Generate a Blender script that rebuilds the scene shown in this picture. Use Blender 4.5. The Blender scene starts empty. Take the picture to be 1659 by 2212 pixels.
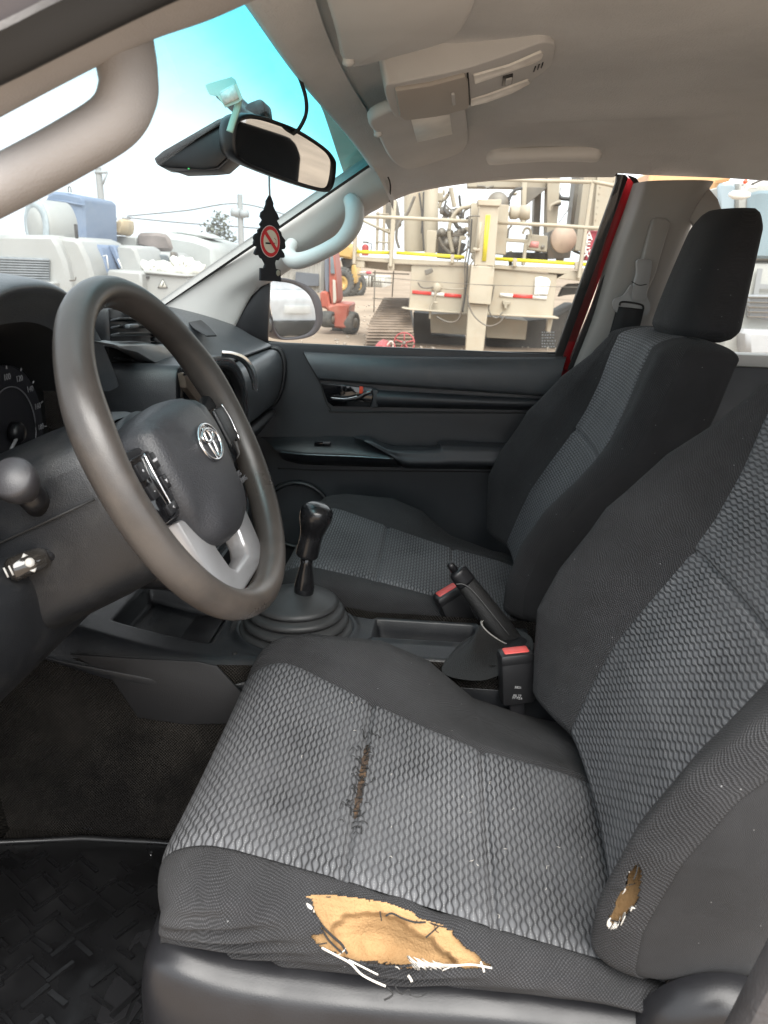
import bpy, bmesh, math, random
import numpy as np
from mathutils import Matrix, Vector
random.seed(7); np.random.seed(7)
rad = math.radians
scene = bpy.context.scene
COL = scene.collection

# ------------------------------------------------------------------ camera
CX, CY, FOC = 829.5, 1106.0, 1694.0          # photo measured on a 1659 x 2212 grid
CAM = np.array([-1.162, 0.205, 0.883])
def cam_axes(yaw=rad(3.74), pitch=rad(17.75), roll=rad(1.83)):
    cy, sy, cp, sp = math.cos(yaw), math.sin(yaw), math.cos(pitch), math.sin(pitch)
    f = np.array([cy*cp, sy*cp, -sp]); r = np.array([sy, -cy, 0.0]); u = np.cross(r, f)
    c, s = math.cos(roll), math.sin(roll)
    return np.array([c*r+s*u, -s*r+c*u, f])
AX = cam_axes()
cd = bpy.data.cameras.new('camera'); cam = bpy.data.objects.new('camera', cd); COL.objects.link(cam)
cd.sensor_fit = 'VERTICAL'; cd.sensor_height = 24.0; cd.lens = 24.0*FOC/2212.0
cd.clip_start = 0.02; cd.clip_end = 3000
mw = Matrix.Identity(4)
for i in range(3):
    mw[i][0] = AX[0][i]; mw[i][1] = AX[1][i]; mw[i][2] = -AX[2][i]; mw[i][3] = CAM[i]
cam.matrix_world = mw
scene.camera = cam
cd.dof.use_dof = True; cd.dof.focus_distance = 1.25; cd.dof.aperture_fstop = 8.0

# ------------------------------------------------------------------ sky, sun, exposure
SUN_EL, SUN_AZ = rad(53), rad(108)           # hazy sun high behind the cloud, over the driver's door
world = bpy.data.worlds.new('World'); scene.world = world; world.use_nodes = True
wn = world.node_tree.nodes; wl = world.node_tree.links
bg = wn['Background']
sky = wn.new('ShaderNodeTexSky'); sky.sky_type = 'NISHITA'; sky.sun_disc = False
sky.sun_elevation = SUN_EL; sky.sun_rotation = SUN_AZ; sky.air_density = 1.0; sky.dust_density = 4.0; sky.altitude = 100
hs = wn.new('ShaderNodeHueSaturation'); hs.inputs['Saturation'].default_value = 0.16; hs.inputs['Value'].default_value = 1.0
tc = wn.new('ShaderNodeTexCoord'); mp = wn.new('ShaderNodeMapping'); mp.inputs['Scale'].default_value = (1.0, 1.0, 3.2)
nz = wn.new('ShaderNodeTexNoise'); nz.inputs['Scale'].default_value = 2.3; nz.inputs['Detail'].default_value = 6; nz.inputs['Roughness'].default_value = 0.55
cr = wn.new('ShaderNodeValToRGB'); cr.color_ramp.elements[0].position = 0.35; cr.color_ramp.elements[0].color = (0.86, 0.89, 0.93, 1)
cr.color_ramp.elements[1].position = 0.68; cr.color_ramp.elements[1].color = (1.05, 1.05, 1.04, 1)
mx = wn.new('ShaderNodeMixRGB'); mx.blend_type = 'MULTIPLY'; mx.inputs[0].default_value = 1.0
mx2 = wn.new('ShaderNodeMixRGB'); mx2.blend_type = 'MIX'; mx2.inputs[0].default_value = 0.85; mx2.inputs[2].default_value = (8.6, 8.8, 9.0, 1)
wl.new(sky.outputs[0], hs.inputs['Color']); wl.new(hs.outputs[0], mx2.inputs[1])
wl.new(tc.outputs['Generated'], mp.inputs[0]); wl.new(mp.outputs[0], nz.inputs['Vector']); wl.new(nz.outputs[0], cr.inputs[0])
wl.new(mx2.outputs[0], mx.inputs[1]); wl.new(cr.outputs[0], mx.inputs[2]); wl.new(mx.outputs[0], bg.inputs[0])
bg.inputs[1].default_value = 0.085
sl = bpy.data.lights.new('sun', 'SUN'); sun = bpy.data.objects.new('sun', sl); COL.objects.link(sun)
sl.energy = 2.2; sl.angle = rad(55); sl.color = (1.0, 0.96, 0.9)
sd = Vector((math.sin(SUN_AZ)*math.cos(SUN_EL), math.cos(SUN_AZ)*math.cos(SUN_EL), math.sin(SUN_EL)))
sd.x = -abs(sd.x)
sun.rotation_euler = sd.to_track_quat('Z', 'Y').to_euler(); sun.location = (0, 0, 30)
sky.sun_rotation = math.atan2(sd.x, sd.y)
vs = scene.view_settings; vs.view_transform = 'Standard'; vs.look = 'None'; vs.gamma = 1.0; vs.exposure = 2.0; vs.use_curve_mapping = False
scene.render.engine = 'CYCLES'
scene.cycles.max_bounces = 10; scene.cycles.transparent_max_bounces = 16; scene.cycles.diffuse_bounces = 6; scene.cycles.glossy_bounces = 4
scene.render.resolution_x = 768; scene.render.resolution_y = 1024

# ------------------------------------------------------------------ pixel -> direction -> point on a stated surface
def ray(px, py): return AX.T @ np.array([(px-CX)/FOC, -(py-CY)/FOC, 1.0])
def un(px, py, X=None, Y=None, Z=None):
    d = ray(px, py)
    t = (X-CAM[0])/d[0] if X is not None else (Y-CAM[1])/d[1] if Y is not None else (Z-CAM[2])/d[2]
    return CAM+t*d
def pj(P):
    q = (np.atleast_2d(P)-CAM) @ AX.T
    return np.stack([CX+FOC*q[:, 0]/q[:, 2], CY-FOC*q[:, 1]/q[:, 2]], 1)
def onplane(o, n):
    o = np.array(o, float); n = np.array(n, float)
    return lambda px, py: CAM+((o-CAM) @ n)/(ray(px, py) @ n)*ray(px, py)
def plane3(a, b, c):
    a, b, c = map(np.array, (a, b, c)); return onplane(a, np.cross(b-a, c-a))
def uns(pts, **k): return [un(*p, **k) for p in pts]

# ------------------------------------------------------------------ materials
MATS = {}
def nodes_of(m): return m.node_tree.nodes, m.node_tree.links
def mat(name, col, rough=0.6, metal=0.0, bump=0.0, bscale=400.0, var=0.0, vscale=8.0, spec=0.5, coat=0.0, dirt=None, dirt_amt=0.0, dirt_scale=5.0, sheen=0.0, rvar=0.0):
    if name in MATS: return MATS[name]
    m = bpy.data.materials.new(name); m.use_nodes = True; n, l = nodes_of(m)
    p = n['Principled BSDF']; p.inputs['Base Color'].default_value = (*col, 1); p.inputs['Roughness'].default_value = rough
    p.inputs['Metallic'].default_value = metal; p.inputs['Specular IOR Level'].default_value = spec; p.inputs['Coat Weight'].default_value = coat
    if sheen: p.inputs['Sheen Weight'].default_value = sheen; p.inputs['Sheen Roughness'].default_value = 0.4
    tc = n.new('ShaderNodeTexCoord'); vec = tc.outputs['Object']
    colout = None
    if var > 0:
        t = n.new('ShaderNodeTexNoise'); t.inputs['Scale'].default_value = vscale; t.inputs['Detail'].default_value = 5; l.new(vec, t.inputs['Vector'])
        r = n.new('ShaderNodeMapRange'); r.inputs[1].default_value = 0.3; r.inputs[2].default_value = 0.7; r.inputs[3].default_value = 1-var; r.inputs[4].default_value = 1+var
        l.new(t.outputs[0], r.inputs[0])
        mm = n.new('ShaderNodeMixRGB'); mm.blend_type = 'MULTIPLY'; mm.inputs[0].default_value = 1; mm.inputs[1].default_value = (*col, 1)
        l.new(r.outputs[0], mm.inputs[2]); colout = mm.outputs[0]
        if rvar:
            r2 = n.new('ShaderNodeMapRange'); r2.inputs[1].default_value = 0.35; r2.inputs[2].default_value = 0.65; r2.inputs[3].default_value = rough-rvar; r2.inputs[4].default_value = rough+rvar
            l.new(t.outputs[0], r2.inputs[0]); l.new(r2.outputs[0], p.inputs['Roughness'])
    if dirt is not None:
        t = n.new('ShaderNodeTexNoise'); t.inputs['Scale'].default_value = dirt_scale; t.inputs['Detail'].default_value = 8; t.inputs['Roughness'].default_value = 0.7; l.new(vec, t.inputs['Vector'])
        r = n.new('ShaderNodeMapRange'); r.inputs[1].default_value = 0.5; r.inputs[2].default_value = 0.75; r.inputs[3].default_value = 0; r.inputs[4].default_value = dirt_amt
        l.new(t.outputs[0], r.inputs[0])
        mm = n.new('ShaderNodeMixRGB'); mm.inputs[1].default_value = (*col, 1); mm.inputs[2].default_value = (*dirt, 1)
        if colout: l.new(colout, mm.inputs[1])
        l.new(r.outputs[0], mm.inputs[0]); colout = mm.outputs[0]
    if colout: l.new(colout, p.inputs['Base Color'])
    if bump > 0:
        t = n.new('ShaderNodeTexNoise'); t.inputs['Scale'].default_value = bscale; t.inputs['Detail'].default_value = 3; l.new(vec, t.inputs['Vector'])
        b = n.new('ShaderNodeBump'); b.inputs['Strength'].default_value = bump; b.inputs['Distance'].default_value = 0.002
        l.new(t.outputs[0], b.inputs['Height']); l.new(b.outputs[0], p.inputs['Normal'])
    MATS[name] = m; return m
def math_node(n, l, op, a, b=None, c=None):
    m = n.new('ShaderNodeMath'); m.operation = op
    for i, v in enumerate((a, b, c)):
        if v is None: continue
        if isinstance(v, (int, float)): m.inputs[i].default_value = v
        else: l.new(v, m.inputs[i])
    return m.outputs[0]

# ------------------------------------------------------------------ object helpers
def tag(o, label, cat, group=None):
    o['label'] = label; o['category'] = cat
    if group: o['group'] = group
    return o
def structure(o): o['kind'] = 'structure'; return o
def thing(name, label, cat, loc=(0, 0, 0), group=None):
    o = bpy.data.objects.new(name, None); COL.objects.link(o); o.location = loc; o.empty_display_size = 0.05
    return tag(o, label, cat, group)
def link(name, me, m, parent=None, smooth=True):
    if m is not None and not me.materials: me.materials.append(m)
    if smooth: me.polygons.foreach_set('use_smooth', [True]*len(me.polygons))
    o = bpy.data.objects.new(name, me); COL.objects.link(o)
    if parent is not None: attach(o, parent)
    return o
def attach(o, parent):
    T = Matrix.Identity(4); q = parent; chain = []
    while q is not None: chain.append(q); q = q.parent
    for q in reversed(chain): T = T @ q.matrix_parent_inverse @ q.matrix_basis
    o.parent = parent; o.matrix_parent_inverse = T.inverted()
def mesh(name, v, f, m, parent=None, smooth=True, uv=None):
    me = bpy.data.meshes.new(name); me.from_pydata([tuple(map(float, p)) for p in v], [], f)
    if uv is not None:
        ul = me.uv_layers.new(name='UVMap'); idx = np.empty(len(me.loops), int); me.loops.foreach_get('vertex_index', idx)
        ul.data.foreach_set('uv', np.asarray(uv, float)[idx].ravel())
    me.validate(); me.update()
    return link(name, me, m, parent, smooth)
def from_bm(name, bm, m, parent=None, smooth=True, angle=40):
    bmesh.ops.recalc_face_normals(bm, faces=bm.faces)
    for e in bm.edges:
        if len(e.link_faces) == 2 and e.calc_face_angle(0) > rad(angle): e.smooth = False
    me = bpy.data.meshes.new(name); bm.to_mesh(me); bm.free()
    return link(name, me, m, parent, smooth)
def bevel_bm(bm, w, seg=2, ang=30):
    es = [e for e in bm.edges if len(e.link_faces) == 2 and e.calc_face_angle(0) > rad(ang)]
    if es and w > 0: bmesh.ops.bevel(bm, geom=es, offset=w, segments=seg, affect='EDGES', profile=0.5, clamp_overlap=True)
def prism(name, poly, d, m, parent=None, bev=0.0, seg=2, ang=30):
    """poly: 3-D outline; d: extrusion vector (real thickness)"""
    bm = bmesh.new(); d = Vector(d)
    a = [bm.verts.new(Vector(p)) for p in poly]; b = [bm.verts.new(Vector(p)+d) for p in poly]
    k = len(a)
    bm.faces.new(a); bm.faces.new(b[::-1])
    for i in range(k): bm.faces.new((a[i], a[(i+1) % k], b[(i+1) % k], b[i])[::-1])
    bmesh.ops.recalc_face_normals(bm, faces=bm.faces)
    bevel_bm(bm, bev, seg, ang)
    return from_bm(name, bm, m, parent)
def box(name, c, s, m, parent=None, bev=0.0, rot=None, seg=2):
    bm = bmesh.new(); bmesh.ops.create_cube(bm, size=1.0)
    bmesh.ops.scale(bm, vec=s, verts=bm.verts); bevel_bm(bm, bev, seg)
    T = Matrix.Translation(c)
    if rot is not None: T = T @ rot
    bmesh.ops.transform(bm, matrix=T, verts=bm.verts)
    return from_bm(name, bm, m, parent)
def rotz(a): return Matrix.Rotation(a, 4, 'Z')
def frame_from(z, x=(1, 0, 0)):
    z = Vector(z).normalized(); x = Vector(x); x = (x-z*x.dot(z)).normalized(); y = z.cross(x)
    return Matrix((x, y, z)).transposed().to_4x4()
def catmull(P, n, closed=False):
    P = np.asarray(P, float); k = len(P)
    if closed: Q = np.vstack([P[-1], P, P[0], P[1]]); segs = k
    else: Q = np.vstack([2*P[0]-P[1], P, 2*P[-1]-P[-2]]); segs = k-1
    out = []
    t = np.linspace(0, segs, n, endpoint=not closed)
    i = np.minimum(t.astype(int), segs-1); f = (t-i)[:, None]
    p0, p1, p2, p3 = Q[i], Q[i+1], Q[i+2], Q[i+3]
    return 0.5*((2*p1)+(-p0+p2)*f+(2*p0-5*p1+4*p2-p3)*f**2+(-p0+3*p1-3*p2+p3)*f**3)
def tube(name, pts, r, m, parent=None, n=10, closed=False, flat=None, sub=None, cap=True):
    """round (or flattened) bar along pts; r scalar or list"""
    P = np.asarray(pts, float)
    if sub: 
        R = np.interp(np.linspace(0, 1, sub), np.linspace(0, 1, len(P)), r if np.ndim(r) else [r]*len(P)); P = catmull(P, sub, closed)
    else: R = np.array(r if np.ndim(r) else [r]*len(P), float)
    k = len(P)
    T = (np.roll(P, -1, 0)-np.roll(P, 1, 0)) if closed else np.gradient(P, axis=0)
    T /= np.linalg.norm(T, axis=1)[:, None]+1e-12
    ref = np.array([0, 0, 1.0]) if flat is None else np.array(flat[2], float)
    if abs(T.mean(0) @ ref) > 0.95*np.linalg.norm(T.mean(0)) and flat is None: ref = np.array([1.0, 0.13, 0])
    V = []; a = np.linspace(0, 2*np.pi, n, endpoint=False)
    fa, fb = (1, 1) if flat is None else flat[:2]
    for i in range(k):
        s = np.cross(T[i], ref); s /= np.linalg.norm(s)+1e-12; u = np.cross(s, T[i])
        for q in a: V.append(P[i]+R[i]*(fa*math.cos(q)*s+fb*math.sin(q)*u))
    Fc = []
    for i in range(k if closed else k-1):
        j = (i+1) % k
        for q in range(n): Fc.append((i*n+q, i*n+(q+1) % n, j*n+(q+1) % n, j*n+q))
    if cap and not closed:
        Fc.append(tuple(range(n))[::-1]); Fc.append(tuple((k-1)*n+q for q in range(n)))
    return mesh(name, V, Fc, m, parent)
def cyl(name, a, b, r, m, parent=None, n=20, r2=None, bev=0.0):
    a, b = Vector(a), Vector(b); bm = bmesh.new()
    bmesh.ops.create_cone(bm, cap_ends=True, segments=n, radius1=r, radius2=r if r2 is None else r2, depth=(b-a).length)
    bevel_bm(bm, bev, 2, 50)
    bmesh.ops.transform(bm, matrix=Matrix.Translation((a+b)/2) @ frame_from(b-a, (0.31, 0.9, 0.2)), verts=bm.verts)
    return from_bm(name, bm, m, parent)
def lathe(name, o, axis, prof, m, parent=None, n=40, sub=None):
    """prof: (radius, height along axis)"""
    R = np.array(frame_from(axis, (0.9, 0.1, 0.3)).to_3x3()); o = np.array(o, float)
    if sub: prof = catmull(prof, sub)
    V = []; a = np.linspace(0, 2*np.pi, n, endpoint=False)
    for r_, h in prof:
        for q in a: V.append(o+R @ np.array([max(r_, 1e-5)*math.cos(q), max(r_, 1e-5)*math.sin(q), h]))
    k = len(prof)
    Fc = [(i*n+q, i*n+(q+1) % n, (i+1)*n+(q+1) % n, (i+1)*n+q) for i in range(k-1) for q in range(n)]
    Fc.append(tuple(range(n))[::-1]); Fc.append(tuple((k-1)*n+q for q in range(n)))
    return mesh(name, V, Fc, m, parent)
def gridfaces(nu, nv, cu=False):
    F = []
    for i in range(nv-1):
        for j in range(nu if cu else nu-1):
            k = (j+1) % nu; F.append((i*nu+j, i*nu+k, (i+1)*nu+k, (i+1)*nu+j))
    return F
def sheet(name, G, m, parent=None, thick=0.0, smooth=True, uvm=False, side=1):
    """G: (nv,nu,3) array of points; optional solid thickness; optional metric UV"""
    nv, nu, _ = G.shape; V = G.reshape(-1, 3); F = gridfaces(nu, nv); uv = None
    if uvm:
        du = np.concatenate([np.zeros((nv, 1)), np.cumsum(np.linalg.norm(np.diff(G, axis=1), axis=2), 1)], 1)
        dv = np.concatenate([np.zeros((1, nu)), np.cumsum(np.linalg.norm(np.diff(G, axis=0), axis=2), 0)], 0)
        mid = du[:, nu//2][:, None]
        uv = np.stack([du-mid, np.repeat(dv[:, nu//2][:, None], nu, 1)], 2).reshape(-1, 2)
    o = mesh(name, V, F, m, parent, smooth, uv)
    if thick:
        md = o.modifiers.new('solid', 'SOLIDIFY'); md.thickness = thick; md.offset = side
    return o
def bridge(name, rows, nv, nu, m, parent=None, thick=0.0, side=1, uvm=False):
    """smooth surface through several 3-D polylines (rows)"""
    R = [catmull(r, nu) for r in rows]
    G = np.stack([catmull([r[j] for r in R], nv) for j in range(nu)], 1)
    return sheet(name, G, m, parent, thick, True, uvm, side)
def text_mesh(name, s, size, m, parent, T, depth=0.0004, align='CENTER'):
    cu = bpy.data.curves.new(name, 'FONT'); cu.body = s; cu.size = size; cu.extrude = depth; cu.align_x = align; cu.align_y = 'CENTER'; cu.resolution_u = 3
    o = bpy.data.objects.new('tmp', cu); COL.objects.link(o)
    dg = bpy.context.evaluated_depsgraph_get(); me = bpy.data.meshes.new_from_object(o.evaluated_get(dg))
    bpy.data.objects.remove(o); me.transform(T); me.name = name
    me.materials.clear()
    return link(name, me, m, parent, False)
def inpoly(px, py, poly):
    poly = np.asarray(poly, float); x, y = poly[:, 0], poly[:, 1]; inside = np.zeros(np.shape(px), bool); j = len(poly)-1
    for i in range(len(poly)):
        c = ((y[i] > py) != (y[j] > py)) & (px < (x[j]-x[i])*(py-y[i])/(y[j]-y[i]+1e-12)+x[i]); inside ^= c; j = i
    return inside
def copy_tree(o, parent=None):
    c = o.copy(); COL.objects.link(c)
    if parent is not None: c.parent = parent
    for ch in list(o.children): copy_tree(ch, c)
    return c
# ------------------------------------------------------------------ shared materials
def seat_pattern():
    m = bpy.data.materials.new('seat_pattern_fabric'); m.use_nodes = True; n, l = nodes_of(m); p = n['Principled BSDF']
    tc = n.new('ShaderNodeTexCoord'); sx = n.new('ShaderNodeSeparateXYZ')
    wob = n.new('ShaderNodeTexNoise'); wob.inputs['Scale'].default_value = 25; l.new(tc.outputs['UV'], wob.inputs['Vector'])
    add = n.new('ShaderNodeVectorMath'); add.operation = 'MULTIPLY_ADD'; add.inputs[1].default_value = (0.0016, 0.0016, 0); l.new(wob.outputs['Color'], add.inputs[0]); l.new(tc.outputs['UV'], add.inputs[2])
    l.new(add.outputs[0], sx.inputs[0])
    U, V = sx.outputs[0], sx.outputs[1]
    s = math_node(n, l, 'DIVIDE', V, 0.0058); j = math_node(n, l, 'ROUND', s)
    th = math_node(n, l, 'MULTIPLY', U, 2*math.pi/0.0166); sn = math_node(n, l, 'SINE', th)
    sg = math_node(n, l, 'COSINE', math_node(n, l, 'MULTIPLY', j, math.pi))
    off = math_node(n, l, 'MULTIPLY', math_node(n, l, 'MULTIPLY', sn, sg), 0.19)
    fr = math_node(n, l, 'SUBTRACT', s, j)
    d = math_node(n, l, 'ABSOLUTE', math_node(n, l, 'SUBTRACT', fr, off))
    r = n.new('ShaderNodeValToRGB'); e = r.color_ramp.elements
    e[0].position = 0.0; e[0].color = (0.014, 0.014, 0.015, 1); e[1].position = 0.5; e[1].color = (0.128, 0.131, 0.139, 1)
    x = e.new(0.07); x.color = (0.020, 0.020, 0.022, 1); x = e.new(0.24); x.color = (0.096, 0.098, 0.104, 1)
    l.new(d, r.inputs[0])
    # pale thread running down the middle of each rib, broken into stitches
    th_d = math_node(n, l, 'GREATER_THAN', math_node(n, l, 'ABSOLUTE', fr), 0.462)
    st = math_node(n, l, 'GREATER_THAN', math_node(n, l, 'SINE', math_node(n, l, 'MULTIPLY', U, 2*math.pi/0.0030)), -0.3)
    tn = n.new('ShaderNodeTexNoise'); tn.inputs['Scale'].default_value = 60; l.new(tc.outputs['UV'], tn.inputs['Vector'])
    tm = math_node(n, l, 'GREATER_THAN', tn.outputs[0], 0.47)
    th_m = math_node(n, l, 'MULTIPLY', math_node(n, l, 'MULTIPLY', th_d, st), math_node(n, l, 'MULTIPLY', tm, 0.8))
    mx = n.new('ShaderNodeMixRGB'); l.new(th_m, mx.inputs[0]); l.new(r.outputs[0], mx.inputs[1]); mx.inputs[2].default_value = (0.36, 0.36, 0.35, 1)
    # worn / soiled patches
    wn_ = n.new('ShaderNodeTexNoise'); wn_.inputs['Scale'].default_value = 5.5; wn_.inputs['Detail'].default_value = 6; l.new(tc.outputs['Object'], wn_.inputs['Vector'])
    mr = n.new('ShaderNodeMapRange'); mr.inputs[1].default_value = 0.35; mr.inputs[2].default_value = 0.65; mr.inputs[3].default_value = 0.66; mr.inputs[4].default_value = 1.15; l.new(wn_.outputs[0], mr.inputs[0])
    mu = n.new('ShaderNodeMixRGB'); mu.blend_type = 'MULTIPLY'; mu.inputs[0].default_value = 1; l.new(mx.outputs[0], mu.inputs[1]); l.new(mr.outputs[0], mu.inputs[2])
    fl = n.new('ShaderNodeTexNoise'); fl.inputs['Scale'].default_value = 11; fl.inputs['Detail'].default_value = 6; fl.inputs['Roughness'].default_value = 0.65; l.new(tc.outputs['Object'], fl.inputs['Vector'])
    fr_ = n.new('ShaderNodeMapRange'); fr_.inputs[1].default_value = 0.38; fr_.inputs[2].default_value = 0.66; fr_.inputs[3].default_value = 0.0; fr_.inputs[4].default_value = 0.62; l.new(fl.outputs[0], fr_.inputs[0])
    av = n.new('ShaderNodeMixRGB'); l.new(fr_.outputs[0], av.inputs[0]); l.new(mu.outputs[0], av.inputs[1]); av.inputs[2].default_value = (0.074, 0.075, 0.079, 1)
    l.new(av.outputs[0], p.inputs['Base Color']); p.inputs['Roughness'].default_value = 0.72; p.inputs['Specular IOR Level'].default_value = 0.35
    fine = n.new('ShaderNodeTexNoise'); fine.inputs['Scale'].default_value = 900; l.new(tc.outputs['UV'], fine.inputs['Vector'])
    h = math_node(n, l, 'MINIMUM', d, 0.4); h = math_node(n, l, 'MULTIPLY_ADD', fine.outputs[0], 0.06, h)
    b = n.new('ShaderNodeBump'); b.inputs['Strength'].default_value = 0.9; b.inputs['Distance'].default_value = 0.0018; l.new(h, b.inputs['Height']); l.new(b.outputs[0], p.inputs['Normal'])
    return m
def knit(name, col, cell=0.0034, cell2=0.0034, strength=0.8, hi=2.4):
    m = bpy.data.materials.new(name); m.use_nodes = True; n, l = nodes_of(m); p = n['Principled BSDF']
    tc = n.new('ShaderNodeTexCoord'); sx = n.new('ShaderNodeSeparateXYZ')
    wb = n.new('ShaderNodeTexNoise'); wb.inputs['Scale'].default_value = 30; wb.inputs['Detail'].default_value = 4; l.new(tc.outputs['UV'], wb.inputs['Vector']); wa = n.new('ShaderNodeVectorMath'); wa.operation = 'MULTIPLY_ADD'; wa.inputs[1].default_value = (.010, .010, 0); l.new(wb.outputs['Color'], wa.inputs[0]); l.new(tc.outputs['UV'], wa.inputs[2]); l.new(wa.outputs[0], sx.inputs[0])
    a = math_node(n, l, 'SINE', math_node(n, l, 'MULTIPLY', sx.outputs[0], 2*math.pi/cell)); b_ = math_node(n, l, 'SINE', math_node(n, l, 'MULTIPLY', sx.outputs[1], 2*math.pi/cell2))
    h = math_node(n, l, 'MULTIPLY', a, b_)
    mr = n.new('ShaderNodeMapRange'); mr.inputs[1].default_value = -0.2; mr.inputs[2].default_value = 1.0; mr.inputs[3].default_value = 0.72; mr.inputs[4].default_value = hi; l.new(h, mr.inputs[0])
    nz = n.new('ShaderNodeTexNoise'); nz.inputs['Scale'].default_value = 7; nz.inputs['Detail'].default_value = 7; nz.inputs['Roughness'].default_value = 0.65; l.new(tc.outputs['Object'], nz.inputs['Vector'])
    mr2 = n.new('ShaderNodeMapRange'); mr2.inputs[1].default_value = 0.3; mr2.inputs[2].default_value = 0.7; mr2.inputs[3].default_value = 0.75; mr2.inputs[4].default_value = 1.3; l.new(nz.outputs[0], mr2.inputs[0])
    t = math_node(n, l, 'MULTIPLY', mr.outputs[0], mr2.outputs[0])
    mu = n.new('ShaderNodeMixRGB'); mu.blend_type = 'MULTIPLY'; mu.inputs[0].default_value = 1; mu.inputs[1].default_value = (*col, 1); l.new(t, mu.inputs[2])
    # lint specks
    v = n.new('ShaderNodeTexVoronoi'); v.inputs['Scale'].default_value = 55; l.new(tc.outputs['Object'], v.inputs['Vector'])
    sp = math_node(n, l, 'LESS_THAN', v.outputs['Distance'], 0.035)
    mz = n.new('ShaderNodeMixRGB'); l.new(math_node(n, l, 'MULTIPLY', sp, 0.55), mz.inputs[0]); l.new(mu.outputs[0], mz.inputs[1]); mz.inputs[2].default_value = (0.4, 0.4, 0.4, 1)
    l.new(mz.outputs[0], p.inputs['Base Color']); p.inputs['Roughness'].default_value = 0.8; p.inputs['Specular IOR Level'].default_value = 0.25
    p.inputs['Sheen Weight'].default_value = 0.03; p.inputs['Sheen Roughness'].default_value = 0.5
    bp = n.new('ShaderNodeBump'); bp.inputs['Strength'].default_value = strength; bp.inputs['Distance'].default_value = 0.0012; l.new(h, bp.inputs['Height']); l.new(bp.outputs[0], p.inputs['Normal'])
    return m
M_PAT = seat_pattern()
M_KNIT = knit('bolster_knit_fabric', (0.024, 0.024, 0.0255))
M_SIDE = knit('seat_side_fabric', (0.021, 0.021, 0.0223), 0.0016, 0.0016, 0.35, 1.5)
M_BLK = mat('black_grained_plastic', (0.0125, 0.0135, 0.0155), 0.38, bump=0.25, bscale=900, var=0.15, vscale=14, rvar=0.05, dirt=(0.06, 0.058, 0.054), dirt_amt=0.35, dirt_scale=22)
M_DOOR = mat('charcoal_door_plastic', (0.024, 0.0265, 0.030), 0.40, bump=0.22, bscale=1100, var=0.12, vscale=9, rvar=0.06, dirt=(0.06, 0.06, 0.06), dirt_amt=0.18, dirt_scale=14)
M_DASH = mat('dash_soft_plastic', (0.060, 0.066, 0.072), 0.34, bump=0.3, bscale=700, var=0.12, vscale=6, rvar=0.06, dirt=(0.11, 0.108, 0.10), dirt_amt=0.35, dirt_scale=18)
M_SMOOTH = mat('smooth_black_plastic', (0.011, 0.011, 0.0125), 0.36, spec=0.42, bump=0.08, bscale=700, var=0.1, vscale=20, rvar=0.06)
M_GLOSS = mat('gloss_black_plastic', (0.006, 0.006, 0.007), 0.08, coat=0.4)
M_CHROME = mat('chrome_trim', (0.85, 0.85, 0.86), 0.2, metal=1.0)
M_SILVER = mat('silver_painted_plastic', (0.40, 0.40, 0.41), 0.34, metal=0.55, bump=0.05, bscale=1500)
M_RIM = mat('worn_steering_leather', (0.046, 0.041, 0.0375), 0.36, bump=0.12, bscale=900, var=0.4, vscale=9, rvar=0.1, dirt=(0.095, 0.078, 0.065), dirt_amt=0.8, dirt_scale=5)
M_PAD = mat('airbag_cover_plastic', (0.035, 0.036, 0.040), 0.42, bump=0.35, bscale=520, var=0.1, vscale=12)
M_LINER = mat('headliner_cloth', (0.655, 0.652, 0.645), 0.92, bump=0.7, bscale=420, var=0.09, vscale=5, spec=0.1, dirt=(0.53, 0.52, 0.505), dirt_amt=0.45, dirt_scale=3.5)
M_TRIM = mat('grey_trim_plastic', (0.56, 0.555, 0.53), 0.55, bump=0.15, bscale=1000, var=0.05, vscale=6)
M_VISOR = mat('visor_vinyl', (0.58, 0.575, 0.565), 0.7, bump=0.2, bscale=900, var=0.06, vscale=9)
M_RUB = mat('black_rubber', (0.012, 0.012, 0.012), 0.65)
M_RED = mat('red_body_paint', (0.30, 0.008, 0.012), 0.28, coat=0.6)
M_FOAM = mat('seat_foam', (0.305, 0.19, 0.092), 0.95, bump=0.8, bscale=420, var=0.16, vscale=30, spec=0.1, dirt=(0.22, 0.12, 0.05), dirt_amt=0.65, dirt_scale=26)
M_WHITE = mat('white_cloth', (0.58, 0.55, 0.50), 0.9, bump=0.4, bscale=1200)
M_THREAD = mat('black_thread', (0.010, 0.010, 0.010), 0.85)
M_BELT = mat('belt_webbing', (0.013, 0.013, 0.014), 0.7, bump=0.3, bscale=1200)
M_BUCK = mat('buckle_plastic', (0.014, 0.014, 0.015), 0.35, bump=0.1, bscale=900)
M_PRESS = mat('red_press_button', (0.62, 0.085, 0.075), 0.42, var=0.12, vscale=60)
M_LEA = mat('black_boot_leather', (0.013, 0.013, 0.013), 0.38, bump=0.6, bscale=650)
M_CARP = mat('black_floor_carpet', (0.013, 0.012, 0.011), 0.95, bump=1.0, bscale=330, var=0.35, vscale=9, spec=0.1, dirt=(0.06, 0.05, 0.037), dirt_amt=0.8, dirt_scale=4.5)
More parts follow.
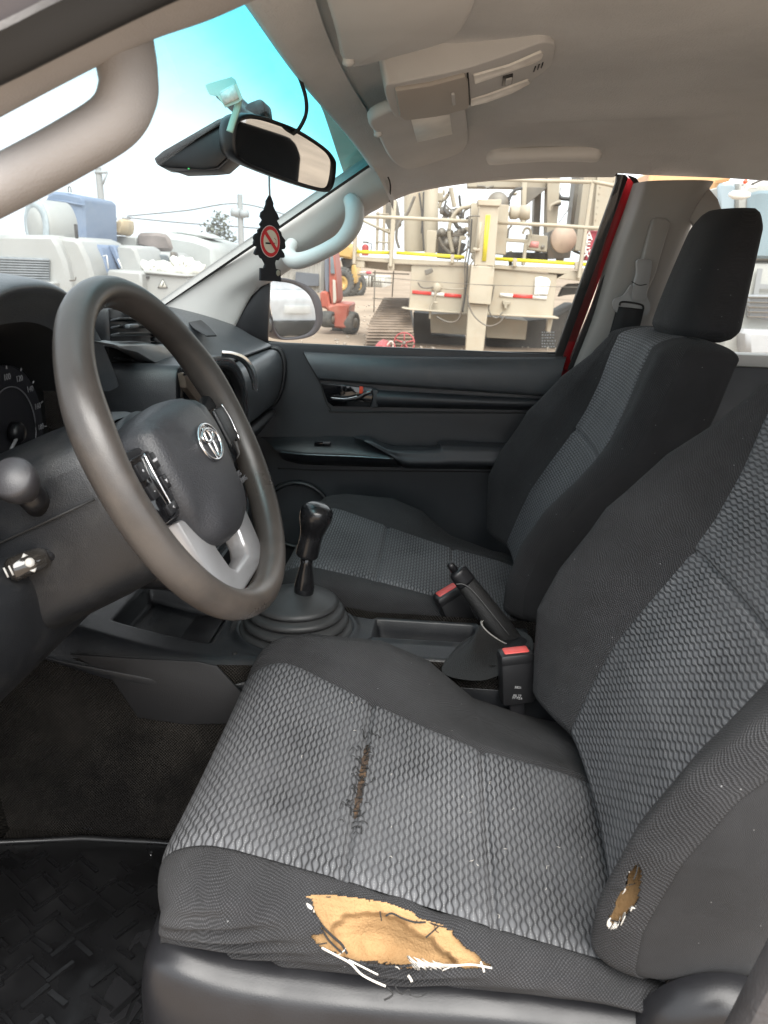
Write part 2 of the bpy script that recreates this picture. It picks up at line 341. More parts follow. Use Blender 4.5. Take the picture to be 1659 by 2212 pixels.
def carpet():
    m = bpy.data.materials.new('ribbed_floor_carpet'); m.use_nodes = True; n, l = nodes_of(m); p = n['Principled BSDF']
    tc = n.new('ShaderNodeTexCoord'); sx = n.new('ShaderNodeSeparateXYZ'); wb = n.new('ShaderNodeTexNoise'); wb.inputs['Scale'].default_value = 14; l.new(tc.outputs['Object'], wb.inputs['Vector'])
    ad = n.new('ShaderNodeVectorMath'); ad.operation = 'MULTIPLY_ADD'; ad.inputs[1].default_value = (.012, .012, .012); l.new(wb.outputs['Color'], ad.inputs[0]); l.new(tc.outputs['Object'], ad.inputs[2]); l.new(ad.outputs[0], sx.inputs[0])
    zx = math_node(n, l, 'ADD', sx.outputs[2], math_node(n, l, 'MULTIPLY', sx.outputs[0], 0.8))
    h = math_node(n, l, 'MULTIPLY', math_node(n, l, 'SINE', math_node(n, l, 'MULTIPLY', zx, 2*math.pi/.0055)), math_node(n, l, 'SINE', math_node(n, l, 'MULTIPLY', sx.outputs[1], 2*math.pi/.0048)))
    sp = n.new('ShaderNodeTexNoise'); sp.inputs['Scale'].default_value = 420; sp.inputs['Detail'].default_value = 4; l.new(tc.outputs['Object'], sp.inputs['Vector'])
    ds = n.new('ShaderNodeTexNoise'); ds.inputs['Scale'].default_value = 3.2; ds.inputs['Detail'].default_value = 9; ds.inputs['Roughness'].default_value = .75; l.new(tc.outputs['Object'], ds.inputs['Vector'])
    mr = n.new('ShaderNodeMapRange'); mr.inputs[1].default_value = .42; mr.inputs[2].default_value = .72; l.new(ds.outputs[0], mr.inputs[0])
    hh = math_node(n, l, 'MULTIPLY_ADD', h, .5, .5); k = math_node(n, l, 'MULTIPLY', math_node(n, l, 'MULTIPLY', mr.outputs[0], hh), math_node(n, l, 'MULTIPLY', sp.outputs[0], 1.6))
    mx = n.new('ShaderNodeMixRGB'); mx.inputs[1].default_value = (.011, .010, .0095, 1); mx.inputs[2].default_value = (.085, .076, .065, 1); l.new(k, mx.inputs[0]); l.new(mx.outputs[0], p.inputs['Base Color'])
    p.inputs['Roughness'].default_value = .95; p.inputs['Specular IOR Level'].default_value = .1
    b = n.new('ShaderNodeBump'); b.inputs['Strength'].default_value = 1.0; b.inputs['Distance'].default_value = .004; l.new(math_node(n, l, 'ADD', hh, sp.outputs[0]), b.inputs['Height']); l.new(b.outputs[0], p.inputs['Normal']); return m
M_CARP = carpet()
M_MAT = mat('wet_rubber_mat', (0.006, 0.006, 0.0065), 0.30, var=0.3, vscale=9, rvar=0.2, spec=0.45)
M_MATB = mat('wet_rubber_rib', (0.006, 0.006, 0.0065), 0.24, spec=0.5, var=0.3, vscale=12, rvar=0.12)
M_ORANGE = mat('orange_mark', (0.7, 0.06, 0.02), 0.5)
M_PAPER = mat('label_paper', (0.86, 0.85, 0.81), 0.7, var=0.06, vscale=40)
M_LENS = mat('lamp_lens', (0.80, 0.78, 0.74), 0.3, var=0.1, vscale=50)

def glass(name, tint, haze=0.02, hazecol=(0.7, 0.68, 0.62), band=None):
    m = bpy.data.materials.new(name); m.use_nodes = True; n, l = nodes_of(m); n.remove(n['Principled BSDF'])
    out = n['Material Output']; tr = n.new('ShaderNodeBsdfTransparent'); gl = n.new('ShaderNodeBsdfGlossy'); gl.inputs['Roughness'].default_value = 0.02
    tr.inputs[0].default_value = (*tint, 1)
    if band:
        tc = n.new('ShaderNodeTexCoord'); sx = n.new('ShaderNodeSeparateXYZ'); l.new(tc.outputs['UV'], sx.inputs[0])
        r = n.new('ShaderNodeValToRGB'); r.color_ramp.interpolation = 'B_SPLINE'; e = r.color_ramp.elements
        e[0].position = band[0]; e[0].color = (*tint, 1); e[1].position = band[1]; e[1].color = (*band[2], 1)
        l.new(sx.outputs[1], r.inputs[0]); l.new(r.outputs[0], tr.inputs[0])
    df = n.new('ShaderNodeBsdfDiffuse'); df.inputs[0].default_value = (*hazecol, 1)
    tl = n.new('ShaderNodeBsdfTranslucent'); tl.inputs[0].default_value = (*hazecol, 1)
    ad = n.new('ShaderNodeMixShader'); ad.inputs[0].default_value = 0.5; l.new(df.outputs[0], ad.inputs[1]); l.new(tl.outputs[0], ad.inputs[2])
    tc = n.new('ShaderNodeTexCoord'); nz = n.new('ShaderNodeTexNoise'); nz.inputs['Scale'].default_value = 7; nz.inputs['Detail'].default_value = 8; nz.inputs['Roughness'].default_value = 0.75; l.new(tc.outputs['Object'], nz.inputs['Vector'])
    mr = n.new('ShaderNodeMapRange'); mr.inputs[1].default_value = 0.35; mr.inputs[2].default_value = 0.75; mr.inputs[3].default_value = haze*0.4; mr.inputs[4].default_value = haze*1.8; l.new(nz.outputs[0], mr.inputs[0])
    m1 = n.new('ShaderNodeMixShader'); l.new(mr.outputs[0], m1.inputs[0]); l.new(tr.outputs[0], m1.inputs[1]); l.new(ad.outputs[0], m1.inputs[2])
    m2 = n.new('ShaderNodeMixShader'); m2.inputs[0].default_value = 0.03; l.new(m1.outputs[0], m2.inputs[1]); l.new(gl.outputs[0], m2.inputs[2])
    l.new(m2.outputs[0], out.inputs['Surface']); return m
M_GLASS = glass('side_window_glass', (0.66, 0.68, 0.67), 0.05)  # clear glass given an added grey tint to dim the bright yard
M_WIND = glass('windscreen_glass', (0.53, 0.555, 0.565), 0.065, (0.75, 0.76, 0.76), (0.72, 0.91, (0.09, 0.49, 0.57)))  # main tint darkened to tone down sky and yard; upper band is real
M_MIRR = mat('mirror_silver', (0.86, 0.87, 0.88), 0.02, metal=1.0)
M_MIRR_DIRTY = mat('stained_mirror_silver', (0.84, 0.86, 0.88), 0.015, metal=1.0, var=0.12, vscale=30, rvar=0.012)
# ------------------------------------------------------------------ seats
SEAT_X = -0.368
def seglist(P, per):
    """catmull through control points, per[i] samples in segment i; returns points and index of each control point"""
    k = len(P)-1; tt = []; idx = [0]
    for i in range(k):
        tt += list(i+np.linspace(0, 1, per[i], endpoint=False)); idx.append(len(tt))
    tt.append(k); tt = np.array(tt)
    Q = np.vstack([2*P[0]-P[1], P, 2*P[-1]-P[-2]]); i = np.minimum(tt.astype(int), k-1); f = (tt-i)[:, None]
    p0, p1, p2, p3 = Q[i], Q[i+1], Q[i+2], Q[i+3]
    return 0.5*((2*p1)+(-p0+p2)*f+(2*p0-5*p1+4*p2-p3)*f**2+(-p0+3*p1-3*p2+p3)*f**3), idx
def vnoise(P, s, seed=0):
    P = np.asarray(P)*s; r = np.random.RandomState(seed); o = 0
    for k in range(5):
        w = r.normal(size=3); w = w/np.linalg.norm(w)*(1+0.7*k); o = o+np.sin(P @ w+r.rand()*6.28)/(1+0.5*k)
    return o/2.5
CY_ = np.array([-0.03, 0.03, 0.13, 0.20, 0.27, 0.38, 0.43])
def ci(y, vals): return float(np.interp(y, CY_, vals))
def cushion_section(y):
    zp = ci(y, [.262, .283, .305, .317, .328, .342, .345]); xl = ci(y, [-.588, -.588, -.584, -.576, -.566, -.553, -.550]); xr = ci(y, [-.31, -.31, -.308, -.285, -.255, -.195, -.178])
    zt = ci(y, [.250, .258, .284, .334, .357, .361, .352]); xt = ci(y, [-.20, -.195, -.175, -.155, -.142, -.138, -.142]); zb = ci(y, [.236, .242, .243, .244, .246, .264, .272])
    P = [(-.600, zb), (-.618, (zb+zp)/2), (-.610, zp-.010), (xl, zp), (xl*.67+xr*.33, zp-.005), (xl*.33+xr*.67, zp-.005), (xr, zp), ((xr+xt)/2, (zp*.35+zt*.65)), (xt, zt), (-.098, zt-.035), (-.096, .20)]
    return np.array(P)
def build_cushion(per, rear_n=150):
    ys = list(np.linspace(-0.03, 0.40, rear_n)); rows = []; 
    for y in ys:
        S, idx = seglist(cushion_section(y), per); rows.append(np.column_stack([S[:, 0], np.full(len(S), y), S[:, 1]]))
    S, idx = seglist(cushion_section(0.40), per); rho = 0.06; zb = 0.19
    steps = [(math.sin(a), 1-math.cos(a)) for a in np.linspace(0.04, math.pi/2, 26)]+[(1.0, 1+q) for q in np.linspace(0.04, 0.75, 14)]
    for sy, dz in steps:
        x = S[:, 0].copy(); drop = dz*rho; k = 1-drop/(S[:, 1].max()-zb+0.02); z = zb+(S[:, 1]-zb)*np.clip(k, 0.02, 1)
        edge = np.clip((np.abs(x+0.36)-0.17)/0.08, 0, 1)**2
        y = 0.40+rho*sy*(1-0.35*edge); xc = x-0.36*0; x = -0.36+(x+0.36)*(1-0.07*dz)
        rows.append(np.column_stack([x, y, z]))
    G = np.array(rows)
    # stitched cross seams (grooves) and panel-edge welts
    for yc in (0.272, 0.128):
        yy = yc+0.0*G[:, :, 0]; g = np.exp(-((G[:, :, 1]-yy)/0.0045)**2); a, b = idx[3], idx[6]; w = np.zeros(G.shape[1]); w[a:b+1] = 1
        G[:, :, 2] -= 0.0055*g*w
    for k in (3, 6):
        d = np.linalg.norm(G-G[:, idx[k]:idx[k]+1, :], axis=2); G[:, :, 2] -= 0.003*np.exp(-(d/0.005)**2)
    return G, idx
BACK_Z = [.30, .36, .42, .48, .54, .60, .66, .72, .765]
def backrest_loop(z, per, crush=0.0):
    py = np.interp(z, [.22, .30, .36, .42, .48, .54, .60, .66, .72, .765], [.02, .010, -.010, -.033, -.066, -.102, -.131, -.152, -.168, -.184])
    b = np.interp(z, [.28, .34, .42, .484, .576, .658, .71, .765], [.030, .052, .084, .094, .094, .062, .022, .002])
    w = np.interp(z, [.28, .34, .42, .54, .60, .66, .72, .765], [.96, 1.0, 1.0, .98, .95, .89, .80, .68]); hw = np.interp(z, [.28, .4, .55, .65, .765], [.125, .135, .13, .128, .135])
    xc = .232*w; xo = .252*w
    R = [(-hw, 0), (-hw*.4, -.007), (hw*.4, -.007), (hw, 0), ((hw+xc)/2, .62*b), (xc, b), (xo, b-.03), (xo*1.0, -.055), (xo*.96, -.11), (xo*.8, -.128), (0, -.135)]
    bl = np.interp(z, [.28, .34, .42, .484, .54, .60, .66, .72, .765], [.022, .042, .052, .052, .036, .018, .008, .004, .002]); hl = np.interp(z, [.28, .4, .55, .65, .765], [.150, .155, .150, .140, .135])
    R[0] = (-hl, 0)
    wl = np.interp(z, [.28, .42, .54, .60, .66, .72, .765], [.96, 1.0, .99, .985, .97, .95, .92])/w; xol, xcl = xo*wl, xc*wl
    L = [(-xol*.8, -.128), (-xol*.96, -.11), (-xol, -.055), (-xol, bl-.03), (-xcl, bl), (-(hl+xcl)/2, .62*bl)]
    P = np.array(R+L+[R[0]]); per2 = per
    S, idx = seglist(P, [per2]*(len(P)-1))
    return np.column_stack([SEAT_X+S[:, 0], py+S[:, 1], np.full(len(S), z)]), idx, py
def build_backrest(per, nz):
    rows = []; 
    for z in np.linspace(.30, .748, nz): r, idx, py = backrest_loop(z, per); rows.append(r)
    lo, _, py0 = backrest_loop(.30, per); hi, _, py1 = backrest_loop(.748, per); bot = []; top = []
    for a in np.linspace(math.pi/2, 0.08, 9):
        c = np.array([SEAT_X, py0-.055, .30]); q = c+(lo-c)*np.array([1-.10*(1-math.cos(a)), .35+.65*math.cos(a), 1]); q[:, 2] = .30-.026*math.sin(a); bot.append(q)
    for a in np.linspace(0.12, math.pi/2, 12):
        c = np.array([SEAT_X, py1-.068, .748]); q = c+(hi-c)*np.array([1-.22*(1-math.cos(a)), max(math.cos(a), .02), 1]); q[:, 2] = .748+.026*math.sin(a); top.append(q)
    G = np.array(bot+rows+top)
    zz = G[:, :, 2]; g = np.exp(-((zz-.556)/0.0045)**2)[:, :idx[3]+1]; G[:, :idx[3]+1, 1] -= .005*g
    for k in (0, 3, 6, len(idx)-1-3):
        d = np.linalg.norm(G-G[:, idx[k]:idx[k]+1, :], axis=2); G[:, :, 1] -= (0.003 if k in (0, 3) else 0.0015)*np.exp(-(d/0.005)**2)
    return G, idx
def zoomF(x0, y0, sc): return lambda pts: [((x0+x/sc)/1.1573, (y0+y/sc)/1.1573) for x, y in pts]
HOLE = zoomF(640, 2180, 2.592)([(365, 180), (430, 165), (560, 172), (700, 190), (850, 215), (1000, 268), (1045, 310), (1180, 345), (1260, 380), (1330, 460), (1430, 540), (1528, 602), (1500, 628), (1300, 615), (1100, 616), (900, 614), (720, 592), (600, 568), (500, 522), (400, 482), (345, 420), (430, 400), (420, 330), (375, 260)])
CAVITY = zoomF(640, 2180, 2.592)([(490, 350), (600, 290), (750, 265), (850, 285), (950, 320), (1040, 410), (1150, 450), (1200, 520), (1290, 575), (1250, 640), (900, 660), (650, 640), (560, 520), (500, 420)])
BTEAR = zoomF(1460, 2000, 3.607)([(490, 560), (520, 650), (515, 740), (490, 870), (440, 960), (370, 1040), (310, 1110), (250, 1130), (225, 1060), (280, 960), (300, 880), (390, 760), (400, 670), (450, 610)])
def sub_sheet(name, G, a, b, m, parent): return sheet(name, G[:, a:b+1].copy(), m, parent, uvm=True)
def torn_sheet(name, G, m, parent, poly, lift=0.003):
    nv, nu, _ = G.shape
    du = np.concatenate([np.zeros((nv, 1)), np.cumsum(np.linalg.norm(np.diff(G, axis=1), axis=2), 1)], 1); dv = np.concatenate([np.zeros((1, nu)), np.cumsum(np.linalg.norm(np.diff(G, axis=0), axis=2), 0)], 0)
    uv = np.stack([du, dv], 2).reshape(-1, 2); V = G.reshape(-1, 3); F = np.array(gridfaces(nu, nv))
    px = pj(V); jit = vnoise(V, 420, 3)*3.2+vnoise(V, 900, 5)*2.0
    c = px[F].mean(1)+np.column_stack([jit[F].mean(1), -jit[F].mean(1)])
    ins = inpoly(c[:, 0], c[:, 1], poly)
    o = mesh(name, V, [tuple(map(int, f)) for f in F[~ins]], m, parent, True, uv)
    md = o.modifiers.new('solid', 'SOLIDIFY'); md.thickness = 0.002; md.offset = -1
    return o, V, F, ins
def foam_patch(t, V, F, ins, poly, cav, deep):
    """exposed foam: its own surface sunk behind the torn cloth, gouged into a hollow"""
    B = V[np.unique(F[ins])]; c = B.mean(0); n = np.linalg.svd(B-c)[2][2]; n = n if n @ (CAM-c) > 0 else -n
    if cav is None: n = np.array([-.62, .55, .56])
    poly = np.array(poly); pc = poly.mean(0); big = pc+(poly-pc)*1.10; x0, y0 = big.min(0); x1, y1 = big.max(0)
    nx, ny = 130, 64; GX_, GY_ = np.meshgrid(np.linspace(x0, x1, nx), np.linspace(y0, y1, ny)); dep = np.full(GX_.shape, .0055 if cav is not None else .0035)
    if cav is not None:
        cg = inpoly(GX_+3*np.sin(GY_*.21)+2*np.sin(GX_*.33), GY_+3*np.sin(GX_*.17)+2*np.sin(GY_*.41), np.array(cav)).astype(float)
        for _ in range(3): q = np.pad(cg, 1, mode='edge'); cg = (q[1:-1, 1:-1]+q[:-2, 1:-1]+q[2:, 1:-1]+q[1:-1, :-2]+q[1:-1, 2:])/5
        q = inpoly(GX_, GY_, np.mean(cav, 0)+(np.array(cav)-np.mean(cav, 0))*.62).astype(float)
        for _ in range(60): e = np.pad(q, 1, mode='edge'); q = (e[1:-1, 1:-1]+e[:-2, 1:-1]+e[2:, 1:-1]+e[1:-1, :-2]+e[1:-1, 2:])/5
        dep = dep+deep*(.45*cg+.55*q)
    G = np.array([[onplane(c-n*dep[a, b], n)(GX_[a, b], GY_[a, b]) for b in range(nx)] for a in range(ny)])
    G -= n*(0.0007*vnoise(G, 260, 3)+.0004*vnoise(G, 900, 5))[:, :, None]
    ok = inpoly(GX_, GY_, big); F2 = [f for f in gridfaces(nx, ny) if all(ok.ravel()[k] for k in f)]
    mesh('foam_filling', G.reshape(-1, 3), F2, M_FOAM, t)
def make_seat(name, label, torn):
    t = thing(name, label, 'car seat', (SEAT_X, 0.2, 0.0))
    per = [10, 8, 8, 12, 14, 12, 10, 10, 10, 8]
    if torn: per[:3] = [40, 26, 20]
    G, idx = build_cushion(per, 300 if torn else 130)
    # puckered, stretched cloth low on the outer bolster
    L = G[:, :idx[3]+1].copy()
    w = np.clip((L[:, :, 1]-0.05)/0.15, 0, 1)*np.clip((0.335-L[:, :, 2])/0.05, 0, 1); ph = L[:, :, 2]*330+L[:, :, 1]*62+vnoise(L, 30, 2)*1.6
    L0 = L.copy(); L[:, :, 0] -= (0.0065 if torn else 0.0012)*w*np.sin(ph)*(.55+.45*np.sin(L[:, :, 1]*38))
    L[:, :, 0] += 0.002*vnoise(L, 45, 8)*w
    if torn:
        o, V, F, ins = torn_sheet('cushion_bolster', L, M_KNIT, t, HOLE)
        o['label'] = 'torn outer cushion bolster with ragged hole'
        foam_patch(t, V, F, ins, HOLE, CAVITY, .027)
        rag(t, V, F, ins, HOLE)
    else: sub_sheet('cushion_bolster', np.concatenate([L], 1), 0, idx[3], M_KNIT, t)
    cp = sub_sheet('cushion_panel', G, idx[3], idx[6], M_PAT, t)
    if torn: seam_wear(cp, G[:, idx[3]:idx[6]+1])
    sub_sheet('cushion_bolster', G, idx[6], idx[10], M_KNIT, t)
    B, ib = build_backrest(12 if not torn else 20, 110 if not torn else 230)
    n = len(ib)-1
    sub_sheet('backrest_panel', B, ib[0], ib[3], M_PAT, t)
    sub_sheet('backrest_bolster', B, ib[3], ib[6], M_KNIT, t)
    sub_sheet('backrest_cover', B, ib[6], ib[n-3], M_SIDE, t)
    Lb = B[:, ib[n-3]:ib[n]+1].copy()
    if torn:
        o, V, F, ins = torn_sheet('backrest_bolster', Lb, M_KNIT, t, BTEAR); o['label'] = 'outer backrest bolster split open along its seam'
        foam_patch(t, V, F, ins, BTEAR, None, 0)
        rag(t, V, F, ins, BTEAR, small=True)
    else: sheet('backrest_bolster', Lb, M_KNIT, t, uvm=True)
    # headrest
    rows = []
    for z, k in zip(np.linspace(.764, .986, 34), np.linspace(0, 1, 34)):
        e = min(1, (k/.10))**.5 if k < .10 else min(1, ((1-k)/.14))**.5 if k > .86 else 1.0
        hwx = (.117-.012*k)*(0.72+.28*e); d0 = .056-.024*k**1.3; d = d0*(0.6+.4*e); yc = -.346+d0-.012*k
        a = np.linspace(0, 2*np.pi, 56, endpoint=False); q = 0.42
        x = np.sign(np.cos(a))*np.abs(np.cos(a))**q*hwx; y = np.sign(np.sin(a))*np.abs(np.sin(a))**.62*d
        y = y+np.where(y > 0, .016*(1-(x/hwx)**2), 0)
        rows.append(np.column_stack([SEAT_X+x, yc+y, np.full(56, z)]))
    G2 = np.array(rows); V = G2.reshape(-1, 3); F = gridfaces(56, 34, True)+[tuple(range(56))[::-1], tuple(33*56+q for q in range(56))]
    uv = np.column_stack([V[:, 0], V[:, 2]]); mesh('headrest', V, F, M_SIDE, t, True, uv)
    for s in (-.06, .06): cyl('headrest_post', (SEAT_X+s, -.255, .76), (SEAT_X+s, -.288, .79), .006, M_CHROME, t, 12)
    # plastic seat base and outer valance
    yy = np.array([0.462, .45, .42, .36, .28, .2, .12, .05, 0, -.06, -.14, -.24]); x0 = np.array([-.545, -.585, -.603, -.608, -.608, -.606, -.604, -.604, -.606, -.61, -.612, -.612])
    zt = np.array([.245, .258, .266, .254, .248, .246, .245, .243, .244, .262, .275, .262])
    rows = [np.column_stack([x0+.012, yy, zt+.004]), np.column_stack([x0-.006, yy, zt-.002]), np.column_stack([x0-.020, yy+.004, zt-.016]), np.column_stack([x0-.026, yy+.006, zt-.06]), np.column_stack([x0-.020, yy+.006, zt-.14]), np.column_stack([x0-.004, yy, zt*0+.06])]
    bridge('seat_valance', rows, 30, 80, M_SMOOTH, t)
    box('seat_frame', (SEAT_X, .19, .14), (.40, .46, .14), M_BLK, t, .01)
    for sx in (-.2, .2): box('seat_rail', (SEAT_X+sx, .16, .04), (.05, .62, .07), M_SMOOTH, t, .006)
    if torn:
        # raised lever housing at the foot of the backrest
        sheet_pts = []
        cyl('recliner_cover', (-.605, -.07, .235), (-.640, -.07, .232), .075, M_SMOOTH, t, 32, .062, .012)
    return t
def seam_wear(par, G):
    """split stitching and frayed strands across the front seam of the cushion"""
    r = random.Random(21); row = int(np.argmin(np.abs(G[:, 0, 1]-.272))); n = G.shape[1]; up = np.array([0, 0, 1.0])
    Y = lambda c, dy: G[int(np.clip(row+dy/.00144, 0, len(G)-1)), int(np.clip(c, 0, n-1))]
    M_SCAR = mat('burst_seam', (.035, .022, .014), .9, bump=1.0, bscale=500, var=.5, vscale=60, dirt=(.25, .14, .06), dirt_amt=.5, dirt_scale=70)
    cols = np.linspace(.30*n, .74*n, 60); A = []; B = []
    for k, c in enumerate(cols):
        w = .0034*math.sin(math.pi*(k+.5)/60)**.6*(1+.35*math.sin(k*1.7)+.25*math.sin(k*.61)); A.append(Y(c, -w-.002)+up*.0009); B.append(Y(c, w*.8)+up*.0009)
    sheet('burst_seam', np.array([A, (np.array(A)+np.array(B))/2-up*.0004, B]), M_SCAR, par)
    for k in range(60):
        c = r.uniform(.22, .80)*n; d0 = r.gauss(0, .0055); L = r.uniform(.003, .010); a = r.uniform(-.6, .6)
        P = [Y(c+j*L*math.sin(a)/.0045*4/4, d0+j*L*math.cos(a)*(1 if k % 2 else -1))+up*(.0012+.0022*math.sin(3*j)+r.uniform(0, .0008)) for j in (0, .35, .7, 1.0)]
        tube('frayed_strand', P, r.uniform(.0003, .0007), M_THREAD, par, 4, sub=8)
    for k in range(20):
        c = r.uniform(.05, .95)*n; P0 = G[r.randrange(30, len(G)-60), int(c)]; a = r.uniform(0, 6.28); L = r.uniform(.002, .006)
        tube('lint_fibre', [P0+up*.001, P0+up*.0018+np.array([math.cos(a), math.sin(a), 0])*L*.5, P0+up*.001+np.array([math.cos(a+.5), math.sin(a+.5), 0])*L], .00022, M_WHITE, par, 4)
def rag(t, V, F, ins, poly, small=False):
    """white backing cloth and loose threads along the torn edge"""
    # border vertices of the hole
    cnt = {}
    for f, i in zip(F, ins):
        if not i: continue
        for a, b in ((0, 1), (1, 2), (2, 3), (3, 0)):
            k = tuple(sorted((int(f[a]), int(f[b])))); cnt[k] = cnt.get(k, 0)+1
    ed = [k for k, c in cnt.items() if c == 1]; bv = sorted({v for e in ed for v in e}); B = V[bv]; px = pj(B); c = pj(V[np.unique(F[ins])]).mean(0)
    ctr = V[np.unique(F[ins])].mean(0); out = np.array([-.75, 0, .65])
    r = random.Random(4 if not small else 9)
    ang = np.arctan2(px[:, 1]-c[1], px[:, 0]-c[0]); order = np.argsort(ang); B = B[order]
    n = len(B)
    # short fibres all round
    for k in range(14 if not small else 12):
        p = B[r.randrange(n)]; d = (ctr-p); d /= np.linalg.norm(d)+1e-9; L = r.uniform(.003, .009)*(1 if not small else .7); s = np.array([r.uniform(-1, 1), r.uniform(-1, 1), r.uniform(-1, 1)])
        q = [p+out*.0015, p+d*L*.5+out*.004+s*.005, p+d*L*.6+out*.002+s*.009]
        tube('loose_thread', q, r.uniform(.0003, .0006), M_THREAD if r.random() < .8 else M_WHITE, t, 5, sub=8)
    def strip(frm, to, w, m, nm):
        seg = B[int(frm*n):int(to*n)]
        if len(seg) < 3: return
        d = ctr-seg; d /= np.linalg.norm(d, axis=1)[:, None]; ww = w*np.sin(np.linspace(.15, 3.0, len(seg)))[:, None]*(1+.35*np.sin(np.arange(len(seg))*.9))[:, None]
        rows = [seg+out*.0012-d*.003, seg+out*.0024+d*ww*.5, seg+out*.0006+d*ww]
        G = np.array([rows[0], rows[1], rows[2]]); sheet(nm, G, m, t, .0006)
    if not small:
        strip(.50, .60, .012, M_WHITE, 'torn_backing_cloth')
        Z = zoomF(640, 2180, 2.592); pxa = pj(V)
        nb = np.linalg.svd(B-B.mean(0))[2][2]; nb = nb if nb @ (CAM-B.mean(0)) > 0 else -nb; pl = onplane(B.mean(0)+nb*.0045, nb)
        def cord(pts, rr, m): tube('torn_cord', [pl(*p) for p in Z(pts)], rr*.8, m, t, 7, sub=26)
        cord([(375, 265), (430, 350), (500, 420), (555, 470), (590, 530)], .0015, M_THREAD); cord([(425, 370), (470, 440), (530, 500), (560, 525)], .0012, M_THREAD)
        cord([(840, 285), (880, 268), (950, 300), (1030, 325), (1100, 325)], .0011, M_THREAD); cord([(1100, 425), (1140, 390), (1190, 345)], .0009, M_THREAD); cord([(345, 440), (390, 468), (460, 460)], .0007, M_THREAD)
        cord([(425, 490), (520, 540), (610, 590), (680, 660), (760, 705), (840, 740)], .0012, M_WHITE); cord([(600, 570), (700, 620), (790, 665)], .0009, M_WHITE)
        cord([(1455, 580), (1470, 620), (1478, 648)], .0011, M_WHITE); cord([(985, 670), (1000, 690), (1010, 710)], .0014, M_WHITE); cord([(1170, 600), (1300, 605), (1400, 600), (1528, 622)], .0011, M_WHITE)
        cord([(850, 745), (885, 785), (870, 810), (830, 830)], .0010, M_THREAD); cord([(900, 740), (940, 790), (990, 760), (1000, 800)], .0007, M_THREAD); cord([(1000, 800), (1060, 810), (1125, 770)], .0004, M_THREAD)
        for k, (a, b) in enumerate((((262, 245), (340, 298)), ((300, 225), (372, 290)), ((328, 203), (378, 262)))):
            A, Bq = pl(*Z([a])[0]), pl(*Z([b])[0]); P = np.linspace(0, 1, 9); pts = [A+(Bq-A)*q for q in P]; tube('torn_backing_cloth', pts, [.0004+.0016*math.sin(3.14*min(max(q, .02), .98)) for q in P], M_WHITE, t, 8)
    else:
        strip(.45, .78, .005, M_WHITE, 'torn_backing_cloth')
passenger_seat = make_seat('passenger_seat', 'grey patterned passenger seat by the far window, its headrest in full view', False)
passenger_seat.location.x += 0.728; passenger_seat.location.y += 0.031
driver_seat = make_seat('driver_seat', 'worn driver seat nearest the camera with torn cushion showing yellow foam', True)
for o_ in (passenger_seat, driver_seat): o_['group'] = 'front seats'
# ------------------------------------------------------------------ steering wheel and column
WC = np.array([-.370, .467, .688]); WT = rad(26.7)
W_R = np.array([1, 0, 0.]); W_U = np.array([0, math.sin(WT), math.cos(WT)]); W_N = np.array([0, -math.cos(WT), math.sin(WT)])
def W(a, b, o=0.0): return WC+a*W_R+b*W_U+o*W_N
def WM(a, b, o):                                    # matrix: local x->right, y->up, z->towards driver
    m = Matrix.Identity(4); p = W(a, b, o)
    for i in range(3): m[i][0] = W_R[i]; m[i][1] = W_U[i]; m[i][2] = W_N[i]; m[i][3] = p[i]
    return m
def ring_prism(name, outer, inner, d, m, parent, bev=.002):
    bm = bmesh.new(); d = Vector(d); k = len(outer)
    lo = [bm.verts.new(Vector(p)) for p in outer]; li = [bm.verts.new(Vector(p)) for p in inner]; ho = [bm.verts.new(Vector(p)+d) for p in outer]; hi = [bm.verts.new(Vector(p)+d) for p in inner]
    for i in range(k):
        j = (i+1) % k
        bm.faces.new((lo[i], lo[j], li[j], li[i])); bm.faces.new((ho[j], ho[i], hi[i], hi[j])); bm.faces.new((lo[j], lo[i], ho[i], ho[j])); bm.faces.new((li[i], li[j], hi[j], hi[i]))
    bmesh.ops.recalc_face_normals(bm, faces=bm.faces); bevel_bm(bm, bev, 2, 35)
    return from_bm(name, bm, m, parent)
